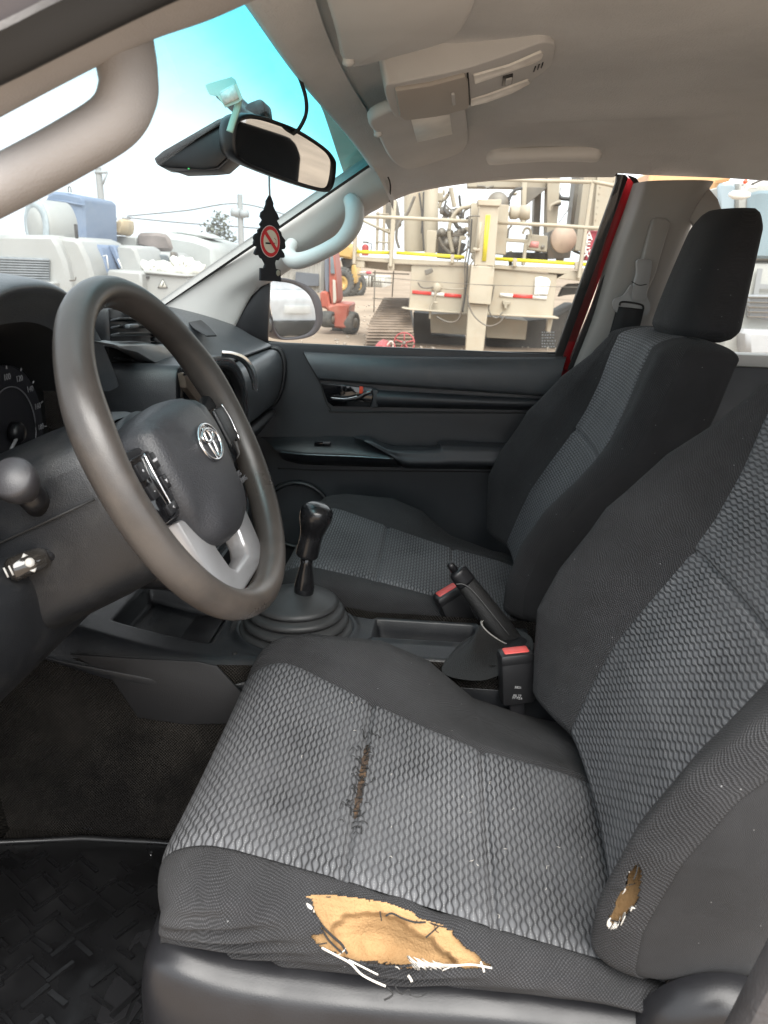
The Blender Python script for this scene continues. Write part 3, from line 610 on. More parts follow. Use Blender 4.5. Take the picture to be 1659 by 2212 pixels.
def build_wheel():
    t = thing('steering_wheel', 'worn brown-black leather steering wheel with chrome emblem and silver lower spoke', 'steering wheel', tuple(WC))
    RC = .1755; P = []
    n = 120; V = []; ns = 18
    for i in range(n):
        a = 2*math.pi*i/n; thick = 1+.10*math.exp(-((math.degrees(a)-20)/12)**2)+.10*math.exp(-((math.degrees(a)-160)/12)**2)
        for q in range(ns):
            p = 2*math.pi*q/ns; r = RC+.0156*thick*math.cos(p); V.append(W(r*math.cos(a), r*math.sin(a), .0182*thick*math.sin(p)))
    mesh('rim', V, gridfaces(ns, n)+[((n-1)*ns+q, (n-1)*ns+(q+1) % ns, (q+1) % ns, q) for q in range(ns)]+[(i*ns+ns-1, i*ns, (i+1)*ns, (i+1)*ns+ns-1) for i in range(n-1)], M_RIM, t)
    # airbag cover: dished dome
    out = catmull([(-.088, .030), (-.072, .052), (0, .062), (.072, .052), (.088, .030), (.090, -.005), (.080, -.048), (.052, -.086), (0, -.098), (-.052, -.086), (-.080, -.048), (-.090, -.005)], 72, True)
    lev = [(.93, -.045), (1.0, -.03), (1.02, -.012), (1.0, -.002), (.96, .007), (.88, .0135), (.75, .0185), (.55, .022), (.3, .0245), (.08, .025)]
    V = []; 
    for s, o in lev:
        for x, y in out:
            cre = -.006*math.exp(-((abs(x*s)-.058-.15*max(0, -y*s))/.010)**2) if s < .97 else 0
            V.append(W(x*s, -.020+(y+.012)*s, o+cre))
    k = len(out); V.append(W(0, -.020, .025)); c = len(V)-1
    hub = mesh('airbag_cover', V, [f for f in gridfaces(k, len(lev), True)]+[((len(lev)-1)*k+q, (len(lev)-1)*k+(q+1) % k, c) for q in range(k)], M_PAD, t)
    em = bpy.data.objects.new('emblem', None)
    def ell(cx, cy, rx, ry, r0, o, nm='emblem'):
        return tube(nm, [W(cx+rx*math.cos(a), cy+ry*math.sin(a), o) for a in np.linspace(0, 2*math.pi, 56, endpoint=False)], r0, M_CHROME, t, 8, True)
    bpy.data.objects.remove(em)
    E0 = -.004; o = .0262
    ell(0, E0, .0285, .0195, .0019, o); ell(0, E0+.0075, .0165, .0066, .0017, o+.0006); ell(0, E0+.0005, .0075, .0178, .0018, o+.0002)
    text_mesh('embossed_lettering', 'SRS\nAIRBAG', .0085, mat('embossed_mark', (0.075, 0.075, 0.08), .45), hub, WM(.052, -.058, .0185) @ Matrix.Rotation(rad(-6), 4, 'Y'), .0006)
    # side spokes with switch pods
    for s in (-1, 1):
        pl = [(.075, .026), (.125, .030), (.166, .040), (.170, -.020), (.150, -.040), (.110, -.052), (.080, -.050)]
        sp = prism('spoke', [W(s*x, y, -.022) for x, y in pl], tuple(W_N*.018), M_SMOOTH, t, .006)
        pod = prism('switch_pod', [W(s*x, y, -.006) for x, y in ([(.094, .022), (.140, .022), (.152, .010), (.150, -.022), (.132, -.044), (.100, -.046), (.092, -.020)])], tuple(W_N*.011), M_GLOSS, t, .004)
        if s < 0:
            tube('chrome_strip', [W(s*.112, .020, .006), W(s*.117, -.005, .0075), W(s*.114, -.040, .006)], .0011, M_CHROME, pod, 6, sub=16)
            for bx, by, bw, bh in ((.135, .008, .016, .016), (.135, -.012, .016, .014), (.102, .010, .012, .016), (.102, -.012, .012, .014), (.116, -.035, .022, .010)):
                prism('switch_button', [W(s*(bx+dx*bw/2), by+dy*bh/2, .0045) for dx, dy in ((-1, -1), (1, -1), (1, 1), (-1, 1))], tuple(W_N*.0035), M_SMOOTH, pod, .0012)
            mk = mat('switch_marking', (0.6, 0.6, 0.62), .5)
            for g, bx, by in (('MODE', .102, .010), ('+', .135, .008), ('-', .135, -.012), ('V', .102, -.012), ('<', .116, -.035)):
                text_mesh('switch_marking', g, .0055 if len(g) < 2 else .0036, mk, pod, WM(s*bx, by, .0083), .0002)
        else:
            prism('spoke_bezel', [W(s*x, y, .003) for x, y in ((.108, .020), (.146, .018), (.146, -.022), (.108, -.026))], tuple(W_N*.006), M_BLK, pod, .003)
            tube('chrome_strip', [W(s*.150, .020, .006), W(s*.153, -.002, .0065), W(s*.148, -.028, .006)], .001, M_CHROME, pod, 6, sub=16)
    # silver lower spoke: a U around an opening
    O = [(-.092, -.052), (-.088, -.100), (-.080, -.140), (-.064, -.160), (.064, -.160), (.080, -.140), (.088, -.100), (.092, -.052), (.04, -.06), (-.04, -.06)]
    I = [(-.040, -.080), (-.040, -.104), (-.034, -.128), (-.024, -.136), (.024, -.136), (.034, -.128), (.040, -.104), (.040, -.080), (.018, -.078), (-.018, -.078)]
    ring_prism('lower_spoke', [W(x, y, -.030) for x, y in O], [W(x, y, -.030) for x, y in I], tuple(W_N*.024), M_SILVER, t, .0045)
    # boss behind
    lathe('boss', W(0, -.02, -.13), W_N, [(.055, 0), (.06, .03), (.075, .07), (.078, .095)], M_BLK, t, 40)
    return t
build_wheel()
def build_column():
    t = thing('steering_column', 'black steering column cover with two stalks below the gauges', 'steering column', tuple(W(0, -.03, -.2)))
    sec = catmull([(-.085, .045), (-.06, .075), (0, .085), (.06, .075), (.085, .045), (.088, -.03), (.07, -.085), (0, -.105), (-.07, -.085), (-.088, -.03)], 60, True)
    G = np.array([[W(x*k, y*k-.01, o) for x, y in np.vstack([sec, sec[:1]])] for o, k in ((-.055, .80), (-.06, .90), (-.075, .97), (-.13, 1.02), (-.22, 1.06), (-.34, 1.1))])
    body = sheet('column_shroud', G, M_BLK, t)
    tube('shroud_seam', [W(-.0945, .0, o) for o in (-.07, -.15, -.25, -.33)], .0012, M_RUB, body, 6)
    # light stalk with round knob
    a = un(84, 1088, X=-.452); b = un(28, 1034, X=-.505)
    lathe('stalk_collar', a+np.array([.018, 0, 0]), b-a, [(.030, 0), (.030, .004), (.024, .012), (.022, .016)], M_BLK, t, 36)
    st = tube('stalk', [a, a*.5+b*.5], [.014, .013], M_SMOOTH, t, 20)
    d = (b-a)/np.linalg.norm(b-a)
    lathe('stalk_knob', a*.55+b*.45, d, [(.0105, 0), (.0125, .006), (.0185, .020), (.0205, .030), (.0200, .040), (.017, .044), (.002, .046)], mat('stalk_knob_grey', (.034, .033, .036), .42, bump=.15, bscale=900), t, 36)
    # lower lever with a clear glossy end
    a = un(160, 1176, X=-.438); b = un(16, 1236, X=-.488); d = (b-a)/np.linalg.norm(b-a); L = np.linalg.norm(b-a)
    lathe('lever_collar', a+np.array([.02, .01, .004]), d, [(.0225, 0), (.0225, .008), (.019, .022), (.011, .034)], M_SMOOTH, t, 30)
    lathe('lever', a, d, [(.0080, .02), (.0075, L*.42), (.0085, L*.5)], M_SMOOTH, t, 24)
    kn = lathe('lever_knob', a, d, [(.0085, L*.42), (.0115, L*.50), (.0125, L*.70), (.0120, L*.93), (.0085, L*1.0), (.002, L*1.01)], mat('smoky_glossy_plastic', (.022, .020, .018), .1, coat=.6), t, 30)
    side = np.array([-.75, -.45, .35]); side -= d*(side @ d); side /= np.linalg.norm(side); upv = np.cross(d, side)
    mk = mat('lever_marking', (.42, .41, .39), .4)
    def T(p):
        m = Matrix.Identity(4)
        for i in range(3): m[i][0] = -d[i]; m[i][1] = -upv[i] if upv[2] < 0 else upv[i]; m[i][2] = side[i]; m[i][3] = p[i]
        return m
    base = a+d*L*.72+side*.0122
    lathe('lever_marking', base, side, [(.0046, 0), (.0046, .0012), (.001, .0016)], mk, kn, 20)
    for s in (-1, 1):
        c = base+d*s*.001+upv*s*.0070-side*.0030
        prism('lever_marking', [c+d*.0035, c-d*.0035, c+upv*s*.0035], tuple(side*.001), mk, kn)
    for s in (.028, .036): 
        c = base+d*s*.6-side*.003; prism('lever_marking', [c+upv*.005, c+upv*.005+d*.0016, c-upv*.005+d*.0016, c-upv*.005], tuple(side*.001), mk, kn)
build_column()
# ------------------------------------------------------------------ cabin shell
cabin = thing('truck_cabin', 'grey-lined pickup cabin with roof lining, pillars, glass and dark floor', 'vehicle cabin', (0, 0, 0))
EDGE_Y = [-1.45, -.60, -.34, -.196, -.142, .099, .20, .286, .34, .40]
EDGE_Z = [1.02, 1.055, 1.066, 1.068, 1.070, 1.059, 1.046, 1.029, 1.010, .985]
def edge_z(y): return float(np.interp(y, EDGE_Y, EDGE_Z))
def edge_x(y): return float(np.interp(y, [-1.45, -.3, .1, .40], [.58, .625, .630, .635]))
def roof_z(x, y):
    c = float(np.interp(y, [-1.45, -.9, -.3, .05, .25, .34, .40], [1.10, 1.135, 1.145, 1.147, 1.138, 1.126, 1.112]))
    return c-.042*(abs(x)/.55)**3
def header_y(x): return .400-.045*(abs(x)/.57)**2.2
def build_roof():
    ys = np.concatenate([np.linspace(-1.45, -.3, 30), np.linspace(-.29, .40, 70)]); G = []
    for y in ys:
        row = []
        xe = edge_x(y)
        for s in np.concatenate([np.linspace(-1, -.62, 26), np.linspace(-.6, .6, 50), np.linspace(.62, 1, 26)]):
            ze = edge_z(y) if s > 0 else max(edge_z(y), 1.058)
            x = s*xe; q = abs(s); zr = roof_z(min(q, .86)*xe, y)
            if q > .62:
                k = (q-.62)/.38; z = zr+(ze-zr)*(k**2.6)
            else: z = zr
            # moulded swage above the doors
            if q > .3: z -= .012*math.exp(-((q-.60-.10*math.sin((y-.1)*4.5))/.07)**2)*math.exp(-((y+.02)/.25)**2)
            yy = min(y, header_y(x)-(.0 if q < .8 else .02*(q-.8)/.2))
            if yy < y: z = max(z, ze+(roof_z(min(q, .86)*xe, .37)-ze)*(1-max(0, (q-.62)/.38)**2.6)) if q > .62 else z
            row.append((x, yy, z))
        G.append(row)
    sheet('headliner', np.array(G), M_LINER, cabin)
build_roof()
# outer roof skin keeps the sky out
G = np.array([[(x, y, roof_z(min(abs(x), .55), y)+.045-.05*(abs(x)/.7)**4) for x in np.linspace(-.70, .70, 15)] for y in np.linspace(-1.6, .44, 12)])
sheet('roof_skin', G, M_RED, cabin, .004)
# windscreen header moulding
def header_strip():
    rows = [[(x, header_y(x)+.012, roof_z(x, .40)-.004) for x in np.linspace(-.56, .56, 30)], [(x, header_y(x)-.004, roof_z(x, .40)-.012) for x in np.linspace(-.56, .56, 30)], [(x, header_y(x)-.05, roof_z(x, .36)-.006) for x in np.linspace(-.56, .56, 30)]]
    bridge('header_moulding', rows, 10, 60, M_LINER, cabin)
header_strip()
# windscreen
CORN = np.array([.57, .365, 1.072]); BASE = np.array([.69, .86, .765])
def wind(u, v):                                     # u -1..1 across, v 0 base .. 1 header
    e = BASE+(CORN-BASE)*v; bow = (1-abs(u)**2.2); 
    return np.array([u*e[0], e[1]+bow*(.10*(1-v)+.04*v), e[2]+bow*(.0*(1-v)+.040*v)])
us = np.linspace(-1, 1, 41); vv = np.linspace(-.06, 1.02, 25)
G = np.array([[wind(u, v) for u in us] for v in vv])
uv = np.array([[((u+1)/2, v) for u in us] for v in vv]).reshape(-1, 2)
mesh('windscreen', G.reshape(-1, 3), gridfaces(41, 25), M_WIND, cabin, True, uv)
# black ceramic border down the passenger edge and along the header
bl = [[wind(1.0, v)+np.array([0, -.004, -.002]) for v in np.linspace(-.05, 1.01, 20)], [wind(.975, v)+np.array([0, -.003, -.002]) for v in np.linspace(-.05, 1.01, 20)]]
sheet('windscreen_border', np.array(bl), M_RUB, cabin); pass
# passenger A pillar trim
def pillar(sx):
    t1 = [un(800, 340, X=.575), un(700, 410, X=.602), un(600, 480, X=.627), un(500, 549, X=.65), un(370, 640, X=.675), un(300, 690, X=.69)]
    t2 = [un(838, 436, X=.640), un(775, 470, X=.648), un(700, 528, X=.66), un(610, 592, X=.676), un(548, 632, X=.69), un(500, 720, X=.70)]
    t1, t2 = np.array(t1), np.array(t2); mid = (t1+t2)/2; 
    r1 = t1*.80+t2*.20+np.array([-.012, -.014, .004]); r2 = mid+np.array([-.020, -.018, 0]); r3 = t1*.25+t2*.75+np.array([-.016, -.012, 0]); t2b = t2+np.array([.03, .02, -.012])
    rows = [t1+np.array([.0, .012, 0]), t1, r1, r2, r3, t2, t2b]
    rows = [r*np.array([sx, 1, 1]) for r in rows]
    bridge('a_pillar_trim', rows, 40, 50, M_TRIM, cabin)
    top = [t1[0]+(t1[0]-t1[1])*.0, (t1[0]+t2[0])/2+np.array([-.02, -.018, 0]), t2[0]]
    tube('trim_joint', [p*np.array([sx, 1, 1])+np.array([-.003*sx, -.004, 0]) for p in top], .0015, M_RUB, cabin, 6, sub=14)
pillar(1)
# roof side trim joining pillar to lining at the passenger side is part of the lining; window surround strip
wt = [un(*p, X=.640) for p in ((775, 470), (830, 436), (890, 412), (980, 395), (1080, 384), (1200, 378), (1330, 377))]
rows = [np.array(wt)+np.array([-.006, 0, .014]), np.array(wt), np.array(wt)+np.array([.03, 0, -.002]), np.array(wt)+np.array([.06, 0, .02])]
bridge('window_surround', rows, 12, 60, M_LINER, cabin)
# driver A pillar and door aperture, close to the lens
M_NEAR = mat('grey_pillar_vinyl', (.33, .315, .305), .65, bump=.25, bscale=500, var=.07, vscale=9)
def driver_pillar():
    lo = np.array([un(-140, 306, X=-.60), un(0, 226, X=-.60), un(180, 130, X=-.585), un(318, 64, X=-.565), un(480, 12, X=-.54), un(600, -40, X=-.53)])
    hi = np.array([un(-140, 222, X=-.655), un(0, 152, X=-.655), un(120, 92, X=-.65), un(250, 26, X=-.64), un(330, -10, X=-.63), un(480, -80, X=-.62)])
    mid = (lo+hi)/2+np.array([.006, -.006, -.010])
    bridge('a_pillar_trim', [lo+np.array([.02, .03, .01]), lo, mid, hi, hi+np.array([-.01, 0, .03])], 26, 40, M_NEAR, cabin)
    h2 = np.array([un(-140, 130, X=-.69), un(0, 66, X=-.69), un(120, 6, X=-.685), un(200, -30, X=-.68), un(330, -90, X=-.67), un(480, -150, X=-.66)])
    bridge('door_seal', [hi+np.array([-.006, 0, .004]), (hi+h2)/2+np.array([0, -.012, -.012]), h2], 14, 40, M_RUB, cabin)
    h3 = h2+np.array([-.03, .0, .05]); bridge('door_aperture', [h2+np.array([.004, 0, .006]), h3, h3+np.array([-.05, .02, .02])], 6, 30, mat('grey_violet_seal', (.10, .095, .105), .5), cabin)
driver_pillar()
# floor, firewall, sills, rear bulkhead, right body side
box('floor_pan', (0, -.30, -.03), (1.44, 2.5, .04), M_RUB, cabin)
G = np.array([[(x, .86+.10*k, .0+.55*k) for x in (-.72, 0, .72)] for k in np.linspace(-.02, 1.3, 8)]); sheet('firewall', G, M_CARP, cabin, .01)
box('rear_bulkhead', (0, -1.47, .36), (1.36, .04, .78), M_LINER, cabin, .01)
box('rear_bulkhead', (0, -1.45, 1.06), (1.2, .04, .08), M_LINER, cabin, .01)
mesh('rear_window', [(-.6, -1.47, .75), (.6, -1.47, .75), (.56, -1.45, 1.03), (-.56, -1.45, 1.03)], [(0, 1, 2, 3)], M_GLASS, cabin, False)
box('body_side', (.745, -.86, .32), (.03, 1.22, .76), M_DOOR, cabin, .01)
box('body_side', (-.745, -.98, .32), (.03, .98, .76), M_DOOR, cabin, .01)
box('sill', (-.70, -.25, .02), (.10, 2.0, .10), M_BLK, cabin, .015)
# B pillar trim, passenger side, bulging into the cabin
M_BPIL = mat('warm_grey_pillar_trim', (.27, .258, .24), .55, bump=.15, bscale=1000, var=.05, vscale=6)
def bpillar():
    f = [un(1392, 392, X=.640), un(1372, 450, X=.65), un(1335, 550, X=.665), un(1290, 680, X=.685), un(1238, 795, X=.70)]
    r = [un(1545, 392, X=.640), un(1510, 450, X=.655), un(1475, 550, X=.675), un(1435, 680, X=.695), un(1392, 800, X=.71)]
    f, r = np.array(f), np.array(r); m1 = f*.72+r*.28+np.array([-.028, 0, 0]); m2 = f*.3+r*.7+np.array([-.032, 0, 0])
    rows = [f+np.array([.05, .012, 0]), f+np.array([.012, .004, 0]), f*.94+r*.06+np.array([-.014, 0, 0]), m1, m2, r*.95+f*.05+np.array([-.008, 0, 0]), r+np.array([.03, -.004, 0])]
    bridge('b_pillar_trim', rows, 40, 36, M_BPIL, cabin)
    # flared shoulder of the rear window opening
    s = [un(1520, 400, X=.635), un(1530, 430, X=.64), un(1560, 470, X=.645), un(1575, 520, X=.65)]
    prism('b_pillar_shoulder', [un(*p, X=.655) for p in ((1478, 425), (1520, 396), (1548, 430), (1562, 470), (1556, 500), (1500, 500), (1482, 470))], (-.014, 0, 0), M_BPIL, cabin, .008)
    prism('belt_height_cover', [un(*p, X=.645) for p in ((1402, 476), (1410, 472), (1432, 474), (1439, 484), (1408, 590), (1385, 640), (1362, 640))], (-.034, 0, 0), M_BPIL, cabin, .003)
    lower = [un(*p, X=.70) for p in ((1236, 792), (1392, 796), (1390, 1100), (1195, 900))]
    prism('b_pillar_lower_trim', [tuple(p) for p in lower], (.02, 0, 0), M_DOOR, cabin, .004)
bpillar()
# B pillar outside: painted frame edge and rubber seals round the passenger door window
prism('painted_pillar', [un(*p, X=.725) for p in ((1347, 378), (1368, 386), (1372, 405), (1232, 772), (1236, 800), (1196, 800), (1200, 764))], (.02, 0, 0), M_RED, cabin, .003)
prism('door_opening_seal', [un(*p, X=.700) for p in ((1356, 377), (1376, 384), (1387, 404), (1382, 440), (1240, 800), (1226, 800), (1372, 424), (1374, 404), (1368, 391))], (.012, 0, 0), M_RUB, cabin, .003)
# rear right glass and its sill
mesh('rear_door_window', [(.735, -.36, .70), (.735, -1.35, .70), (.655, -1.35, 1.04), (.655, -.32, 1.06)], [(0, 1, 2, 3)], M_GLASS, cabin, False)
box('rear_door_sill', (.722, -.86, .692), (.05, 1.0, .03), M_TRIM, cabin, .008)
# near sill corner: lower B pillar edge of the open driver's door
prism('door_aperture_trim', [un(*p, X=-.735) for p in ((1545, 2230), (1600, 2120), (1659, 2005), (1720, 1890), (1800, 1890), (1800, 2300), (1545, 2300))], (-.025, 0, 0), mat('worn_sill_plastic', (.045, .043, .045), .55, bump=.4, bscale=300, var=.3, vscale=30), cabin, .006)
# rear bench
M_BENCH = mat('grey_bench_cloth', (.10, .10, .105), .85, bump=.4, bscale=600, var=.2, vscale=12)
bench = thing('rear_bench', 'dark rear bench seat behind the front seats', 'seat', (0, -1.1, .2))
box('bench_cushion', (0, -1.02, .29), (1.26, .46, .16), M_BENCH, bench, .04); box('bench_back', (0, -1.34, .60), (1.26, .14, .56), M_BENCH, bench, .04, Matrix.Rotation(rad(-8), 4, 'X'))
for s in (-.36, .36): box('bench_headrest', (s, -1.36, .92), (.25, .09, .15), M_BENCH, bench, .03)
for s_ in (-1, 1):
    rows = [[(s_*.632, y, edge_z(y) if s_ > 0 else max(edge_z(y), 1.058)) for y in np.linspace(.30, -1.45, 24)], [(s_*.665, y, 1.062) for y in np.linspace(.30, -1.45, 24)], [(s_*.70, y, 1.10) for y in np.linspace(.30, -1.45, 24)], [(s_*.692, y, roof_z(.55, y)+.005) for y in np.linspace(.30, -1.45, 24)]]
    if s_ < 0: bridge('roof_rail', rows, 12, 40, M_LINER, cabin)
# ------------------------------------------------------------------ passenger door
door = thing('passenger_door', 'closed passenger door with charcoal inner panel, armrest and side window', 'car door', (.72, .27, .1))
def rowp(pts, n=None): return np.array([un(px, py, X=x) for px, py, x in pts])
# inner panel, front section and lower part
ys = np.linspace(.80, -.078, 50)
zz = [(.735, .686), (.712, .690), (.7065, .682), (.7065, .64), (.7065, .56), (.709, .50), (.711, .45), (.714, .40), (.717, .30), (.712, .16), (.705, .06)]
prof = catmull(np.array(zz), 60)
G = np.array([[(x+.010*max(0, (y-.5)/.2)*0, y, z+.004*(y-.25)) for x, z in prof] for y in ys])
sheet('inner_panel', G, M_DOOR, door)
box('door_shell', (.765, .22, .30), (.06, 1.15, .74), M_RED, door, .01)
# padded top
rows = [rowp([(655, 757, .716), (800, 764, .716), (1000, 768, .716), (1224, 770, .716)]), rowp([(657, 763, .700), (800, 770, .698), (1000, 774, .698), (1222, 776, .702)]),
        rowp([(668, 784, .690), (800, 792, .686), (1000, 800, .686), (1213, 808, .692)]), rowp([(682, 808, .690), (800, 818, .686), (1000, 830, .686), (1204, 842, .692)]),
        rowp([(688, 818, .695), (800, 827, .692), (1000, 841, .692), (1200, 854, .697)]), rowp([(690, 822, .708), (800, 831, .708), (1000, 845, .708), (1198, 858, .708)])]
pad = bridge('upper_pad', rows, 30, 60, M_DASH, door)
st = rowp([(692, 815, .6915), (800, 823, .688), (1000, 837, .688), (1198, 850, .6935)])
S = catmull(st, 240)
V = []; F = []
for i in range(0, 238, 2):
    a, b = S[i]+(S[i+1]-S[i])*.1, S[i]+(S[i+1]-S[i])*.9; k = len(V); h = np.array([0, 0, .0007]); o = np.array([-.0009, 0, 0])
    V += [a-h, b-h, b+h, a+h, a-h+o, b-h+o, b+h+o, a+h+o]; F += [tuple(k+q for q in f) for f in ((4, 5, 6, 7), (0, 4, 7, 3), (1, 2, 6, 5), (0, 1, 5, 4), (3, 7, 6, 2))]
so = mesh('stitching', V, F, mat('door_stitch', (.10, .10, .105), .7), pad, False)
# second bolster behind the handle
rows = [rowp([(816, 842, .708), (1000, 852, .708), (1196, 862, .708)]), rowp([(815, 845, .696), (1000, 855, .694), (1195, 864, .696)]), rowp([(814, 856, .686), (1000, 864, .684), (1193, 872, .688)]), rowp([(813, 870, .689), (1000, 876, .687), (1191, 880, .691)]), rowp([(812, 880, .708), (1000, 884, .708), (1190, 888, .708)])]
bridge('mid_bolster', rows, 20, 40, M_DOOR, door)
tube('panel_crease', [un(655, 760, X=.706), un(690, 824, X=.7055), un(712, 880, X=.7055), un(760, 889, X=.706), un(1188, 892, X=.706)], .0022, M_RUB, door, 8, sub=60)
# release handle in its cup
cup = prism('handle_cup', [un(*p, X=.7045) for p in ((694, 828), (740, 831), (815, 840), (814, 879), (720, 877), (708, 868))], (-.004, 0, 0), M_GLOSS, door, .0015)
prism('handle_cup_rim', [un(*p, X=.699) for p in ((803, 838), (818, 842), (817, 880), (800, 880), (806, 860))], (-.008, 0, 0), M_DOOR, door, .003)
hd = tube('release_handle', [un(714, 862, X=.693), un(745, 864, X=.689), (un(772, 860, X=.687)), un(790, 850, X=.688), un(803, 846, X=.69)], [.0035, .0042, .005, .006, .006], M_GLOSS, door, 12, sub=24)
tube('chrome_strip', [un(714, 859, X=.690), un(745, 861, X=.6855), un(772, 856, X=.683)], .0012, M_CHROME, hd, 6, sub=20)
prism('lock_lever', [un(*p, X=.692) for p in ((786, 836), (805, 838), (804, 855), (786, 853))], (-.007, 0, 0), mat('lock_lever_grey', (.07, .075, .085), .35), door, .002)
prism('lock_flag', [un(*p, X=.692) for p in ((777, 834), (785, 835), (784, 851), (776, 849))], (-.005, 0, 0), M_ORANGE, door, .001)
# armrest: switch plate in front, padded pull behind
rows = [rowp([(560, 944, .708), (660, 944, .708), (760, 944, .706), (852, 962, .700)]), rowp([(575, 952, .690), (660, 956, .682), (760, 960, .676), (850, 980, .668)]), rowp([(590, 966, .672), (660, 972, .664), (760, 976, .658), (850, 986, .655)]),
        rowp([(600, 978, .668), (660, 984, .660), (760, 988, .655), (852, 994, .652)]), rowp([(610, 990, .680), (660, 998, .675), (760, 1002, .670), (860, 1006, .668)]), rowp([(620, 996, .712), (660, 1003, .712), (760, 1007, .712), (866, 1010, .712)])]
bridge('armrest', rows, 24, 40, M_BLK, door)
tube('armrest_highlight', rowp([(606, 976, .6655), (660, 982, .6575), (760, 986, .6525), (846, 991, .650)]), .0022, mat('satin_edge_highlight', (.10, .12, .13), .22, metal=.5), door, 8, sub=40)  # paler strip standing in for the highlight along the armrest's front edge
sw = prism('window_switch', [un(*p, X=.674) for p in ((681, 954), (716, 954), (713, 963), (679, 963))], (-.006, 0, .001), M_GLOSS, door, .0015)
prism('switch_rocker', [un(*p, X=.666) for p in ((698, 955), (714, 955), (712, 960), (697, 960))], (-.003, 0, .002), mat('rocker_grey', (.09, .09, .095), .3), sw, .001)
rows = [rowp([(764, 942, .700), (795, 942, .695), (830, 958, .690), (860, 964, .692), (940, 963, .692), (952, 953, .696), (1060, 956, .700), (1130, 958, .702)]), rowp([(768, 946, .680), (800, 950, .668), (836, 968, .654), (866, 972, .648), (945, 970, .648), (960, 962, .652), (1060, 966, .655), (1130, 968, .66)]),
        rowp([(790, 954, .664), (815, 964, .656), (850, 982, .644), (880, 986, .638), (950, 985, .637), (970, 980, .638), (1060, 982, .642), (1130, 984, .645)]), rowp([(850, 990, .652), (858, 995, .648), (868, 1002, .644), (890, 1006, .640), (950, 1007, .639), (980, 1007, .640), (1060, 1008, .643), (1130, 1009, .645)]),
        rowp([(858, 1002, .712), (864, 1006, .712), (876, 1011, .712), (895, 1012, .712), (950, 1013, .712), (980, 1013, .712), (1060, 1014, .712), (1130, 1014, .712)])]
bridge('armrest_pull', rows, 28, 70, M_DOOR, door)
# map pocket and speaker ring low on the door
tube('speaker_ring', [(.700, .545+.085*math.cos(a), .265+.085*math.sin(a)) for a in np.linspace(0, 2*math.pi, 40, endpoint=False)], .006, M_BLK, door, 8, True)
tube('panel_joint', [un(600, 1012, X=.7125), un(720, 1016, X=.7125), un(1100, 1020, X=.7125)], .0016, M_RUB, door, 6, sub=30)
# window glass, seals and frame
mesh('window_glass', [(.735, .80, .66), (.735, -.11, .66), (.662, -.16, 1.08), (.662, .42, 1.08)], [(0, 1, 2, 3)], M_GLASS, door, False)
prism('belt_seal', [un(*p, X=.722) for p in ((560, 733), (700, 749), (900, 756), (1100, 759), (1204, 760), (1204, 768), (1100, 768), (900, 765), (700, 760), (560, 748))], (-.010, 0, 0), M_RUB, door, .002)
prism('window_frame', [un(*p, X=.705) for p in ((1334, 376), (1352, 377), (1357, 384), (1216, 770), (1198, 770), (1332, 392))], (.02, 0, 0), M_RUB, door, .002)
prism('window_frame', [un(*p, X=.70) for p in ((1334, 374), (1200, 374), (1080, 380), (980, 391), (890, 407), (830, 430), (770, 467), (690, 525), (600, 590), (600, 597), (695, 531), (776, 473), (836, 437), (895, 413), (984, 396), (1082, 385), (1200, 379), (1334, 379))], (.02, 0, 0), M_RUB, door, 0)
mk = mat('glass_etching', (.75, .75, .74), .7); r_ = random.Random(3)
V = []; F = []
for ry in range(6):
    x = 1170
    while x < 1198:
        w = r_.uniform(2, 5); q = [un(*p, X=.7205) for p in ((x, 716+ry*6.2), (x+w, 716+ry*6.2), (x+w, 719+ry*6.2), (x, 719+ry*6.2))]; k = len(V); V += q; F.append((k, k+1, k+2, k+3)); x += w+r_.uniform(1, 2.5)
mesh('glass_etching', V, F, mk, door, False)
# mirror sail
prism('mirror_sail', [un(*p, X=.700) for p in ((500, 720), (508, 688), (528, 655), (552, 630), (578, 607), (583, 608), (578, 742), (540, 735))], (.012, 0, 0), M_SMOOTH, door, .003)
# exterior mirror (hung on the door)
mo = un(640, 668, X=.93); dv = (mo-CAM)/np.linalg.norm(mo-CAM); rv = np.array([4.6, -10.0, .15])-mo; rv /= np.linalg.norm(rv); mn = rv-dv; mn /= np.linalg.norm(mn)
pm = onplane(mo, mn)
ho = [(580, 604), (612, 600), (645, 608), (672, 622), (688, 640), (695, 662), (697, 685), (694, 703), (680, 722), (655, 732), (620, 735), (602, 731), (592, 715), (586, 690), (580, 660)]
gi = [(582, 611), (605, 609), (632, 613), (655, 624), (671, 640), (680, 660), (684, 684), (681, 702), (670, 717), (648, 726), (620, 729), (606, 724), (597, 708), (591, 684), (585, 652)]
H = catmull([pm(*p) for p in ho], 60, True); I = catmull([pm(*p) for p in gi], 60, True); c = H.mean(0)
back = -mn
lev = [(I, .006), (H*.985+c*.015, -.002), (H, .004), (H*.99+c*.01, .03), (H*.90+c*.10, .065), (H*.70+c*.30, .09), (H*.3+c*.7, .10)]
V = np.vstack([L+back*o for L, o in lev]); mh = mesh('mirror_housing', V, gridfaces(60, len(lev), True), mat('mirror_housing_plastic', (.09, .085, .095), .4, var=.1, vscale=20), door)
mesh('mirror_glass', list(I+back*.004), [tuple(range(60))], M_MIRR_DIRTY, mh, False)
box('mirror_arm', (.82, .66, .72), (.16, .05, .04), M_SMOOTH, mh, .01)
